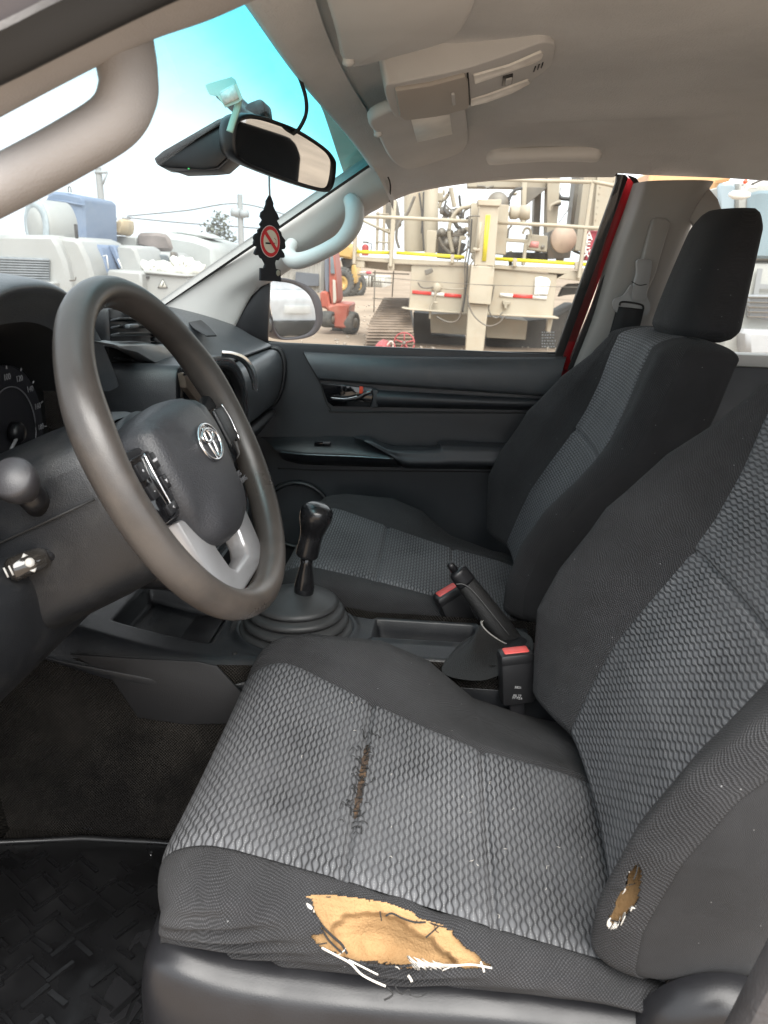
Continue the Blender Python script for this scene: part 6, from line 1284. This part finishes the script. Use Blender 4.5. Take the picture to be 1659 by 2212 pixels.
# crawler: each shoe a plate
yl = [1190, 1290, 1390, 1480, 1560, 1700]; xl_ = [402, 345, 282, 252, 236, 228]; xr_ = [634, 640, 662, 676, 682, 684]; dd = [2.2, 1.1, .3, -.05, -.2, -.2]
y = 1196
while y < 1700:
    h = 15+18*(y-1190)/500; a, b_ = np.interp(y, yl, xl_), np.interp(y, yl, xr_); a2, b2 = np.interp(y+h*.8, yl, xl_), np.interp(y+h*.8, yl, xr_); X = RX+np.interp(y, yl, dd)
    slab('track_shoe', Z5, [(a, y), (b_, y+4), (b2, y+h*.8+4), (a2, y+h*.8)], X, .12, M_SHOE, rig, bev=.015)
    slab('shoe_grouser', Z5, [(a+3, y+h*.62), (b_-3, y+h*.62+4), (b_-3, y+h*.8+4), (a+3, y+h*.8)], X-.07, .07, M_SHOE, rig, bev=.01)
    y += h
slab('track_core', Z5, [(440, 1215), (630, 1215), (670, 1500), (675, 1690), (270, 1690), (270, 1500)], RX+2.5, 1.0, M_DARK, rig)
bar('access_ladder', Z5, [(322, 945), (312, 1330)], RX+.2, .025, M_STEEL, rig); bar('access_ladder', Z5, [(495, 950), (480, 1190)], RX+.6, .025, M_STEEL, rig)
for yy in (965, 1045, 1200): bar('ladder_rung', Z5, [(300, yy), (640 if yy < 1000 else 480, yy+14)], RX+.2, .022, M_STEEL, rig)
# fire extinguisher on the deck
ex_ = thing('fire_extinguisher', 'red fire extinguisher standing on the drill deck corner', 'extinguisher', tuple(un(*Z5([(230, 810)])[0], X=RX+.3)))
a, b = un(*Z5([(232, 808)])[0], X=RX+.3), un(*Z5([(234, 700)])[0], X=RX+.3); lathe('cylinder', a, b-a, [(0.060, 0.000), (0.062, 0.010), (0.062, 0.150), (0.050, 0.180), (0.020, 0.195)], mat('extinguisher_red', (.36, .05, .05), .4), ex_, 24)
box('valve_head', tuple(b+np.array([0, 0, .03])), (.03, .10, .03), M_STEEL, ex_, .01); bar('discharge_hose', Z5, [(245, 690), (290, 700), (285, 760)], RX+.25, .02, M_HOSE, ex_, 12)
# red valve wheel and pump in the foreground
vw = thing('valve_wheel', 'red spoked hand wheel standing by the drill track', 'hand wheel', tuple(un(*Z5([(590, 1690)])[0], X=10.5)))
c0 = un(*Z5([(592, 1612)])[0], X=10.5); M_VR = mat('hand_wheel_red', (.36, .07, .075), .5, var=.15, vscale=6)
tube('wheel_rim', [c0+np.array([.05*math.cos(q), 0.150*math.cos(q), .145*math.sin(q)]) for q in np.linspace(0, 2*math.pi, 40, endpoint=False)], .011, M_VR, vw, 8, True)
for k in range(5):
    q = k*2*math.pi/5+.3; tube('wheel_spoke', [c0, c0+np.array([.05*math.cos(q), 0.147*math.cos(q), .142*math.sin(q)])], .009, M_VR, vw, 8)
lathe('wheel_hub', c0, (-1, .2, 0), [(0.025, -0.025), (0.025, 0.025), (0.010, 0.030)], M_STEEL, vw, 16)
tube('wheel_axle', [c0, c0+np.array([.4, 0, -.03]), c0+np.array([.45, 0, -.5])], .025, M_VR, vw, 8)
pc = thing('pump_casing', 'red pump casing lying in front of the drill track', 'pump', tuple(un(*Z5([(370, 1690)])[0], X=10.2)))
slab('casing', Z5, [(300, 1670), (345, 1612), (395, 1604), (440, 1650), (445, 1720), (270, 1720)], 10.2, .6, M_VR, pc, .05); bar('casing_pipe', Z5, [(430, 1640), (465, 1600), (490, 1620), (480, 1690)], 10.3, .03, mat('pump_pipe', (.5, .4, .36), .5), pc, 16)
# ---- forklift
fk = thing('forklift', 'faded red forklift with grey mast beyond the door mirror', 'forklift', (15.5, 2.6, GZ)); FX = 15.6
slab('chassis', Z7, [(770, 715), (850, 705), (885, 740), (915, 905), (1000, 880), (1185, 890), (1170, 960), (1150, 1230), (950, 1210), (905, 1150), (880, 980), (840, 940), (780, 940)], FX, 1.2, M_FRED, fk, .04)
slab('mast', Z7, [(842, 170), (895, 170), (902, 560), (895, 720), (850, 715), (838, 500)], FX+.2, .4, mat('mast_blue_grey', (.16, .18, .22), .5), fk, .01)
slab('mast', Z7, [(788, 250), (832, 250), (836, 700), (784, 700)], FX+.6, .3, mat('mast_grey', (.25, .24, .22), .55), fk, .01)
cb_ = slab('cab_frame', Z7, [(902, 140), (962, 140), (1000, 500), (1018, 830), (985, 900), (930, 912), (900, 700)], FX+.05, .9, M_FRED, fk, .02)
slab('cab_window', Z7, [(912, 150), (948, 150), (982, 470), (918, 460)], FX, .03, M_PANE, cb_, .004); slab('cab_window', Z7, [(950, 545), (985, 560), (1000, 820), (985, 870), (955, 868)], FX, .03, mat('cab_pane_pale', (.50, .46, .40), .3), cb_, .004)
for x, y, ry, dx in ((1168, 1145, 150, .1), (858, 1100, 110, -.1), (1010, 1225, 80, .8)):
    o = un(*Z7([(x, y)])[0], X=FX+dx); rr = ry/5.53/1.1573*(FX+1.2)/FOC
    w = lathe('wheel', o+np.array([.15, .10, 0]), (-.35, -1, 0), [(rr*.55, 0), (rr*.95, .02), (rr, .06), (rr, .2), (rr*.92, .26), (rr*.6, .27), (rr*.55, .24), (rr*.02, .23)], M_TYRE, fk, 32)
    lathe('wheel_hub', o+np.array([.06, -.12, 0]), (-.35, -1, 0), [(rr*.5, 0), (rr*.45, .03), (rr*.1, .05)], M_STEEL, w, 20)
# ---- dump truck
dt = thing('dump_truck', 'yellow articulated dump truck with twin rear tyres in the distance', 'dump truck', (33, 5, GZ)); DX = 33
slab('body', Z7, [(955, 60), (1100, 15), (1220, 100), (1225, 265), (1170, 260), (1060, 240), (960, 240)], DX, 3, M_MYEL, dt, .08); slab('underframe', Z7, [(1050, 245), (1220, 265), (1200, 380), (1150, 400), (1090, 380)], DX+.5, 2, M_DARK, dt, .05)
slab('cab', Z7, [(1210, 340), (1262, 345), (1285, 480), (1275, 600), (1215, 600), (1200, 480)], DX+.3, 2, M_MYEL, dt, .05)
for x0, x1, y0, y1, d_ in ((1005, 1115, 405, 785, 0), (1105, 1205, 405, 775, 1.0), (1215, 1335, 490, 762, 2.0)):
    o = un(*Z7([((x0+x1)/2+10, (y0+y1)/2)])[0], X=DX+d_); rr = (y1-y0)/2/5.53/1.1573*(DX+d_+1.2)/FOC
    w = lathe('tyre', o+np.array([.15, .35, 0]), (-.72, -.72, 0), [(rr*.5, 0), (rr*.9, 0), (rr, .12), (rr, .5), (rr*.92, .62), (rr*.55, .64), (rr*.5, .5), (.02, .48)], M_TYRE, dt, 40)
    lathe('rim', o+np.array([-.24, -.04, 0]), (-.72, -.72, 0), [(rr*.52, 0), (rr*.46, .06), (rr*.3, -.02), (.02, 0)], M_MYEL, w, 28)
    for k in range(24):
        q = 2*math.pi*k/24; box('tread_lug', tuple(o+np.array([-.05, .12, 0])+rr*1.0*(np.array([.70, -.70, 0])*math.cos(q)*1.0+np.array([0, 0, 1.0])*math.sin(q))), (.5, .10, .16), M_TYRE, w, 0, Matrix.Rotation(rad(45), 4, 'Z') @ Matrix.Rotation(q, 4, 'X'))
# ---- other yard things behind
def yard(name, label, cat, X): return thing(name, label, cat, (X, 4, GZ))
t = yard('site_shed', 'pale grey shed wall behind the forklift', 'shed', 36)
slab('wall', Z7, [(230, 330), (840, 180), (840, 760), (200, 760)], 36, 5, mat('shed_sheet', (.42, .40, .37), .6, var=.1, vscale=.6), t, .05); slab('roof', Z7, [(210, 330), (540, 215), (850, 165), (850, 190), (230, 345)], 35.6, 6, mat('shed_roof', (.5, .47, .43), .6), t, .03)
slab('roller_door', Z7, [(440, 440), (760, 470), (760, 640), (420, 640)], 35.8, .1, mat('shed_door_dark', (.11, .12, .14), .6), t, .02)
for k in range(8): slab('wall_rib', Z7, [(260+70*k, 330-17*k), (268+70*k, 328-17*k), (266+70*k, 760), (258+70*k, 760)], 35.9, .1, mat('shed_sheet', (.42, .40, .37), .6), t, .0)
t = yard('work_table', 'steel table with red and white tool beside the drill', 'table', 19)
slab('table_top', Z7, [(1290, 470), (1510, 488), (1508, 504), (1290, 486)], 19, .8, M_STEEL, t, .01)
for x in (1445, 1495, 1480): slab('table_leg', Z7, [(x, 500), (x+12, 500), (x+8, 650), (x-4, 650)], 19.1+.2*(x % 3), .04, M_STEEL, t, 0)
slab('tool_body', Z7, [(1405, 440), (1430, 425), (1470, 432), (1482, 470), (1410, 478)], 19.1, .3, mat('tool_red', (.5, .08, .1), .5), t, .03); slab('tool_handle', Z7, [(1306, 440), (1405, 432), (1405, 460), (1330, 462)], 19.1, .2, mat('tool_pale', (.55, .5, .46), .5), t, .02)
t = yard('storage_container', 'cream storage container far behind the drill deck', 'container', 46)
slab('container_side', Z7, [(1320, 500), (1660, 510), (1660, 690), (1325, 650)], 46, 6, mat('container_cream', (.55, .53, .48), .6, var=.1, vscale=.5), t, .05)
for k in range(10): slab('container_rib', Z7, [(1330+32*k, 502), (1342+32*k, 502), (1342+32*k, 655), (1330+32*k, 655)], 45.8, .2, mat('container_cream', (.55, .53, .48), .6), t, 0)
# ---- machines seen through the windscreen
lx = 9.0
def wz(px, y=None): return px
def slabg(name, Z, pts, X, depth, m, parent, bev=.02):
    """like slab, with the last two points dropped to the ground"""
    P = [un(*p, X=X) for p in Z(pts)]; P += [np.array([X, P[-1][1], GZ]), np.array([X, P[0][1], GZ])]; return prism(name, P, (depth, 0, 0), m, parent, bev, 1)
t = thing('drum_machine', 'white mixing machine with large grey-rimmed drum beyond the windscreen', 'machine', (lx, 7, GZ))
slabg('housing', Z4, [(-60, 465), (420, 470), (470, 560), (520, 680), (555, 850)], lx, 2.0, M_MACHW, t, .05)
slabg('side_cover', Z4, [(430, 478), (600, 495), (640, 530), (700, 660), (745, 810)], lx+.15, 1.4, M_MACHW, t, .05)
gr_ = slab('grille', Z4, [(-40, 640), (385, 658), (392, 842), (-40, 856)], lx-.02, .04, mat('grey_louvre', (.22, .24, .25), .6, var=.35, vscale=9), t, .01)
for k in range(9): slab('louvre', Z4, [(-40, 652+21*k), (386, 668+20*k), (387, 676+20*k), (-40, 661+21*k)], lx-.06, .05, mat('louvre_grey', (.30, .32, .33), .6), gr_, 0)
slab('step', Z4, [(50, 832), (415, 846), (412, 905), (50, 890)], lx-.2, .3, M_MACHW, t, .02); bar('hook', Z4, [(555, 835), (600, 832), (606, 805)], lx-.1, .02, M_STEEL, t)
oc_ = un(*Z4([(312, 395)])[0], X=lx+.4); lathe('drum', oc_+np.array([.05, .03, 0]), (-.78, .62, 0), [(0.277, -0.399), (0.311, -0.378), (0.328, -0.042), (0.336, 0.000), (0.323, 0.021), (0.252, 0.025)], M_MACHW, t, 48); lathe('drum_rim', oc_+np.array([.05, .03, 0]), (-.78, .62, 0), [(0.252, 0.021), (0.336, 0.021), (0.336, 0.042), (0.235, 0.055), (0.218, 0.042)], mat('drum_rim_grey', (.42, .47, .49), .55, var=.25, vscale=6), t, 48)
lathe('drum_cap', oc_+np.array([.05, .03, 0]), (-.78, .62, 0), [(0.227, 0.025), (0.218, 0.059), (0.126, 0.084), (0.008, 0.092)], M_MACHW, t, 40)
slab('drum_vent', Z4, [(585, 380), (612, 384), (622, 500), (596, 498)], lx-.45, .03, M_DARK, t, .01)
t = thing('blue_bin', 'weathered blue steel bin rising behind the white drum', 'bin', (lx+1.5, 6.5, GZ)); slabg('bin_wall', Z4, [(360, 160), (420, 120), (510, 128), (655, 158), (668, 200), (682, 520)], lx+1.6, 1.2, M_MACHB, t, .04); bar('lifting_ring', Z4, [(545, 130), (545, 90), (562, 92), (568, 132)], lx+1.6, .02, M_STEEL, t, 14); bar('bin_rib', Z4, [(375, 190), (520, 205), (672, 235)], lx+1.58, .03, M_MACHB, t)
t = thing('blue_door_machine', 'machine with sloping blue door and white panel, right of the white housing', 'machine', (lx+.8, 5.7, GZ))
slabg('blue_door', Z4, [(650, 528), (775, 540), (800, 580), (855, 740)], lx+.6, 1.0, M_MACHB, t, .04); slab('door_recess', Z4, [(705, 660), (790, 655), (830, 760), (800, 790), (735, 780)], lx+.57, .03, mat('blue_recess', (.20, .33, .55), .4), t, .02)
slabg('side_frame', Z4, [(780, 535), (870, 545), (915, 690), (990, 750)], lx+1.0, .8, M_PANE, t, .03); slab('blue_stripe', Z4, [(855, 548), (910, 550), (985, 745), (945, 745)], lx+.9, .1, M_MACHB, t, .02); slabg('white_panel', Z4, [(925, 548), (1050, 552), (1085, 590), (1145, 755)], lx+.9, 1.0, M_MACHW, t, .04)
bar('grab_rail', Z4, [(820, 640), (850, 632), (865, 740)], lx+.5, .02, M_WT, t); bar('grab_rail', Z4, [(940, 660), (975, 740)], lx+.7, .02, M_WT, t); slabg('front_bumper', Z4, [(850, 745), (1125, 765), (1130, 860)], lx+.4, .6, M_MACHW, t, .03)
t = thing('crane_head', 'tan folded crane head on a white boom between the machines', 'crane', (lx+3, 7, GZ))
slab('boom_head', Z4, [(680, 360), (740, 335), (850, 350), (930, 400), (915, 450), (760, 430), (735, 470), (690, 460)], lx+3, .6, mat('crane_tan', (.55, .42, .26), .6, dirt=(.25, .17, .1), dirt_amt=.6, dirt_scale=4), t, .04); slab('boom_jaw', Z4, [(925, 350), (970, 332), (988, 380), (975, 470), (905, 470), (915, 400)], lx+2.9, .5, mat('crane_tan', (.55, .42, .26), .6), t, .04); slabg('boom_rail', Z4, [(690, 462), (1085, 486), (1085, 530)], lx+3.1, .4, M_MACHW, t, .02)
bar('hose_loop', Z4, [(700, 335), (720, 318), (740, 330)], lx+2.9, .02, M_HOSE, t, 12); bar('hose_loop', Z4, [(735, 325), (745, 295), (765, 320)], lx+2.9, .02, M_HOSE, t, 12); bar('crane_pipe', Z4, [(760, 345), (860, 350), (930, 340)], lx+2.9, .04, M_MACHW, t)
t = thing('tarped_load', 'grey tarpaulin-covered load with a dark stained end', 'covered load', (lx+3, 4.4, GZ))
M_TARP = mat('grey_tarpaulin', (.40, .41, .39), .7, var=.15, vscale=1.5, bump=.6, bscale=5); slabg('tarp', Z4, [(1088, 448), (1300, 444), (1420, 460), (1540, 480), (1659, 520), (1720, 560)], lx+3, 2.0, M_TARP, t, .1); slab('dark_end', Z4, [(1090, 452), (1250, 450), (1340, 470), (1380, 600), (1260, 600), (1085, 560)], lx+2.95, .1, mat('stained_tarp', (.24, .20, .18), .75, var=.3, vscale=3), t, .05); slab('tarp_fold', Z4, [(1300, 440), (1400, 438), (1412, 460), (1310, 462)], lx+3.1, .5, M_TARP, t, .03); slab('tarp_fold', Z4, [(1420, 448), (1600, 450), (1700, 500), (1560, 490)], lx+3.1, .8, M_TARP, t, .03)
t = thing('spare_cab', 'pale machine cab with a rounded dark window below the tarpaulin', 'machine cab', (lx+1.8, 4.6, GZ)); slabg('cab_shell', Z4, [(1100, 596), (1340, 612), (1370, 660), (1385, 760)], lx+1.8, 1.0, M_MACHW, t, .05); slab('cab_window', Z4, [(1112, 612), (1330, 628), (1352, 665), (1355, 725), (1150, 735)], lx+1.76, .03, mat('cab_glass_grey', (.16, .18, .19), .25, var=.2, vscale=5), t, .02); lathe('cab_lamp', un(*Z4([(1216, 652)])[0], X=lx+1.74), (-1, 0, 0), [(.05, 0), (.05, .02), (.01, .03)], M_WT, t, 16); slabg('cab_post', Z4, [(1352, 600), (1388, 610), (1392, 740)], lx+1.7, .2, M_STEEL, t, .02)
for k, (a, b_) in enumerate((((1150, 735), (1300, 740)), ((1290, 738), (1620, 750)), ((1390, 700), (1525, 712)))):
    t = thing('fabric_roll', ('short white rolled sheet at the left end of the pile', 'long white rolled sheet lying on the cabinet top', 'small pale roll resting above the long roll')[k], 'roll', tuple(un(*Z4([a])[0], X=lx+1.0)), 'rolled sheets on the cabinet'); P0, P1 = un(*Z4([a])[0], X=lx+1.0), un(*Z4([b_])[0], X=lx+1.0); tube('roll', [P0+(P1-P0)*q+np.array([0, 0, .015*math.sin(q*17)]) for q in np.linspace(0, 1, 16)], [.095+.012*math.sin(q*2.1) for q in range(16)], mat('roll_sheet', (.72, .70, .62), .7, bump=.5, bscale=20), t, 16)
t = thing('electric_cabinet', 'white electrical cabinet with black triangular high-voltage sign', 'cabinet', (lx, 4.3, GZ)); slabg('cabinet_body', Z4, [(1130, 770), (1400, 792), (1495, 800), (1500, 960)], lx+.6, .8, M_MACHW, t, .02); slab('cabinet_lid', Z4, [(1125, 752), (1405, 782), (1500, 790), (1500, 806), (1400, 800), (1125, 775)], lx+.55, .9, M_MACHW, t, .015); slab('cabinet_latch', Z4, [(1166, 800), (1186, 801), (1186, 815), (1166, 814)], lx+.57, .03, M_DARK, t, 0)
def tri(k): c = np.array([1297, 868]); return [tuple(c+k*(np.array(p)-c)) for p in ((1296, 822), (1336, 893), (1256, 893))]
slab('hazard_sign', Z4, tri(1.0), lx+.585, .012, M_DARK, t, 0); slab('hazard_field', Z4, tri(.84), lx+.575, .01, mat('sign_pale', (.7, .68, .6), .5), t, 0); slab('hazard_bolt', Z4, [(1300, 848), (1292, 868), (1299, 866), (1290, 887), (1308, 862), (1300, 863), (1306, 848)], lx+.565, .008, M_DARK, t, 0)
# poles and wires, far off
def pole(label, x0, y0, x1, y1, X, r, arms):
    t = thing('utility_pole', label, 'utility pole', (X, un(x1, y1, X=X)[1], GZ), 'utility poles'); a = un(x1, y1, X=X); b = un(x0, y0, X=X); a2 = a+(a-b)*((a[2]-GZ)/(b[2]-a[2]))
    cyl('mast', a2, b, r, mat('pole_wood', (.36, .35, .34), .8), t, 12, r*.75)
    for (ax0, ay0, ax1, ay1, rr) in arms: tube('crossarm', [un(ax0, ay0, X=X-.1), un(ax1, ay1, X=X-.1)], rr, mat('pole_steel', (.38, .38, .38), .6), t, 6)
    return t
pole('tall leaning utility pole behind the drum machine', 212, 362, 222, 470, 30, .16, [(205, 372, 232, 372, .06), (232, 372, 222, 398, .04)])
pole('small distant utility pole beside the tarped load', 272, 469, 276, 510, 55, .16, [(264, 471, 282, 472, .08)])
pole('utility pole with transformer arms left of the hanging tree', 518, 420, 521, 522, 45, .19, [(500, 458, 518, 460, .26), (520, 463, 536, 461, .24), (508, 468, 528, 468, .07)])
for nm, lb, pts, X in (('power_line', 'upper power line sagging between the far poles', [(275, 467), (400, 455), (517, 440), (640, 470)], 48), ('power_line', 'lower power line running behind the air freshener', [(275, 470), (400, 482), (517, 490), (640, 500)], 50)):
    o = bar(nm, ZF, pts, X, .035, M_STEEL, None, 40, 5); tag(o, lb, 'wire', 'power lines')
# scrubby tree on the skyline
tr = thing('scrub_tree', 'small bushy tree on the skyline through the windscreen', 'tree', (40, un(470, 515, X=40)[1], GZ)); tp = un(468, 505, X=40)
tube('trunk', [np.array([40, tp[1], GZ]), np.array([40, tp[1]+.1, tp[2]-.8]), tp], [.22, .16, .08], mat('bark', (.16, .12, .09), .9), tr, 8); V = []; F = []; r_ = random.Random(2)
for k in range(420):
    cl = r_.choice([(0, .45, .0), (0, -.5, .1), (0, .1, .55), (.3, .8, -.5), (0, -.9, -.4), (0, -.3, .9)]); p = tp+np.array(cl)*.75+np.array([r_.gauss(0, .26), r_.gauss(0, .24), r_.gauss(0, .20)]); d = np.array([r_.uniform(-1, 1) for _ in range(3)]); e = np.array([r_.uniform(-1, 1) for _ in range(3)]); d *= .12/np.linalg.norm(d); e *= .07/np.linalg.norm(e); k0 = len(V); V += [p-d, p+e, p+d, p-e]; F.append((k0, k0+1, k0+2, k0+3))
mesh('crown', V, F, mat('leaf', (.15, .155, .12), .7, var=.3, vscale=3), tr, False)
# ---- truck behind the rear window
tk = thing('parked_truck', 'white lorry cab with large windscreen seen through the rear window', 'truck', (6, -3, GZ)); TX = 5.0
P = [un(*p, X=TX) for p in Z8([(815, 230), (1050, 180), (2200, 150), (2200, 1960), (1140, 1960), (1000, 1730), (1000, 1000)])]; P += [np.array([TX, P[3][1], GZ+.3]), np.array([TX, P[5][1], GZ+.3])]
P = [un(*p, X=TX) for p in Z8([(1040, 195), (1700, 160), (2300, 150), (2300, 1000), (1040, 1000)])]; cabu = prism('cab_upper', P, (1.9, 0, 0), M_MACHW, tk, .06, 2)
P = [un(*p, X=TX) for p in Z8([(1030, 1000), (2300, 1010)])]; P += [np.array([TX, P[1][1], GZ+.45]), np.array([TX, P[0][1], GZ+.45])]; prism('cab_lower', P, (1.9, 0, 0), M_MACHW, tk, .06, 2)
slab('windscreen', Z8, [(1150, 330), (1260, 300), (2200, 290), (2200, 1000), (1170, 970), (1120, 800)], TX-.03, .04, mat('lorry_glass', (.20, .26, .29), .08, var=.15, vscale=3), tk, .02)
slab('door_glass', Z8, [(850, 230), (1000, 220), (1040, 260), (1030, 600), (860, 600)], TX+.05, .05, mat('lorry_side_glass', (.30, .36, .40), .1), tk, .02)
slab('grille', Z8, [(1150, 1330), (2300, 1340), (2300, 1640), (1150, 1560)], TX-.05, .06, mat('lorry_grille', (.35, .36, .38), .3, metal=.4), tk, .01)
for k in range(5): slab('grille_bar', Z8, [(1150, 1350+48*k), (2300, 1362+52*k), (2300, 1376+52*k), (1150, 1364+48*k)], TX-.09, .04, M_STEEL, tk, .004)
slab('bumper', Z8, [(1130, 1680), (2300, 1720), (2300, 1960), (1140, 1940)], TX-.2, .3, mat('lorry_bumper', (.42, .42, .43), .4, var=.15, vscale=4), tk, .03)
text_mesh('cab_lettering', 'HINO', .36, mat('lettering_silver', (.33, .34, .35), .35, metal=.5), tk, Matrix.Translation(un(*Z8([(1170, 1265)])[0], X=TX-.035)) @ frame_from((-1, 0, 0), (0, -1, 0)), .006, 'LEFT')
bar('mirror_arm', Z8, [(985, 345), (1080, 330), (1090, 250), (1120, 200), (1180, 230)], TX-.3, .018, M_WT, tk, 16); bar('wiper', Z8, [(1180, 240), (1300, 190), (1420, 150)], TX-.2, .015, M_DARK, tk, 10); lathe('side_mirror', un(*Z8([(1060, 345)])[0], X=TX-.3), (0, 1, 0), [(0.015, -0.070), (0.030, -0.025), (0.028, 0.040), (0.010, 0.070)], M_WT, tk, 14); bar('mirror_arm', Z8, [(1110, 380), (1130, 280), (1230, 265)], TX-.3, .02, M_WT, tk, 10); lathe('indicator_lamp', un(*Z8([(1115, 215)])[0], X=TX-.32), (-1, 0, 0), [(0.014, 0.000), (0.014, 0.012), (0.004, 0.016)], M_ORANGE, tk, 12)
ob = thing('orange_panel', 'orange machine panel at the edge of the rear window', 'machine', (7, -3.2, GZ)); 
P = [un(*p, X=7) for p in Z8([(180, 100), (960, 100), (1000, 200), (850, 230), (810, 1000), (800, 1800)])]; P += [np.array([7, P[-1][1], GZ]), np.array([7, P[0][1], GZ])]; prism('panel', P, (.6, 0, 0), mat('orange_machine', (.42, .24, .11), .5, var=.15, vscale=2, dirt=(.3, .2, .1), dirt_amt=.5, dirt_scale=3), ob, .03, 1); bar('panel_rib', Z8, [(300, 500), (780, 520)], 6.95, .03, M_STEEL, ob)
# ---- things behind the truck that the mirrors show
sv = thing('white_suv', 'white estate car standing behind, seen in the door mirror', 'car', (4.6, -12, GZ))
def ext(nm, prof, x0, w, m, par, bev): return prism(nm, [(x0, y, z+GZ) for y, z in prof], (w, 0, 0), m, par, bev, 3)
ext('car_body', [(-10.0, .45), (-9.95, .95), (-10.1, 1.05), (-13.4, 1.05), (-14.2, .9), (-14.3, .4), (-10.0, .35)], 3.7, 1.8, mat('white_car_paint', (.8, .8, .8), .3, coat=.5), sv, .12); ext('car_cabin', [(-10.15, 1.0), (-10.5, 1.62), (-12.2, 1.66), (-13.0, 1.05)], 3.85, 1.5, mat('white_car_paint', (.8, .8, .8), .3), sv, .15)
box('rear_window', (4.6, -10.26, GZ+1.36), (1.2, .04, .36), mat('car_glass_dark', (.05, .06, .07), .1), sv, .02, Matrix.Rotation(rad(-28), 4, 'X')); box('rear_bumper', (4.6, -9.95, GZ+.45), (1.7, .12, .25), M_DARK, sv, .04); box('number_plate', (4.6, -9.92, GZ+.75), (.45, .02, .12), M_WT, sv, .005)
for x in (3.95, 5.25): box('tail_lamp', (x, -9.96, GZ+.95), (.22, .06, .22), mat('tail_red', (.4, .02, .02), .3), sv, .03)
for x, y in ((3.75, -10.8), (5.45, -10.8), (3.75, -13.4), (5.45, -13.4)): lathe('wheel', (x-.1, y, GZ+.34), (1, 0, 0), [(.2, 0), (.33, .02), (.34, .1), (.33, .2), (.2, .22)], M_TYRE, sv, 28)
sh = thing('dark_tent', 'dark grey storage shed standing behind, seen in the door mirror', 'shed', (2, -22, GZ)); prism('wall', [(-2, -22, GZ), (10, -24, GZ), (10, -24, GZ+4.2), (-2, -22, GZ+3.4)], (0, -6, 0), mat('tent_grey', (.10, .12, .13), .7), sh, .05); prism('roof', [(-2.3, -21.6, GZ+3.42), (10.3, -23.7, GZ+4.25), (10.3, -23.7, GZ+4.4), (-2.3, -21.6, GZ+3.56)], (0, -6.6, 0), mat('tent_roof', (.2, .21, .22), .6), sh, .02)
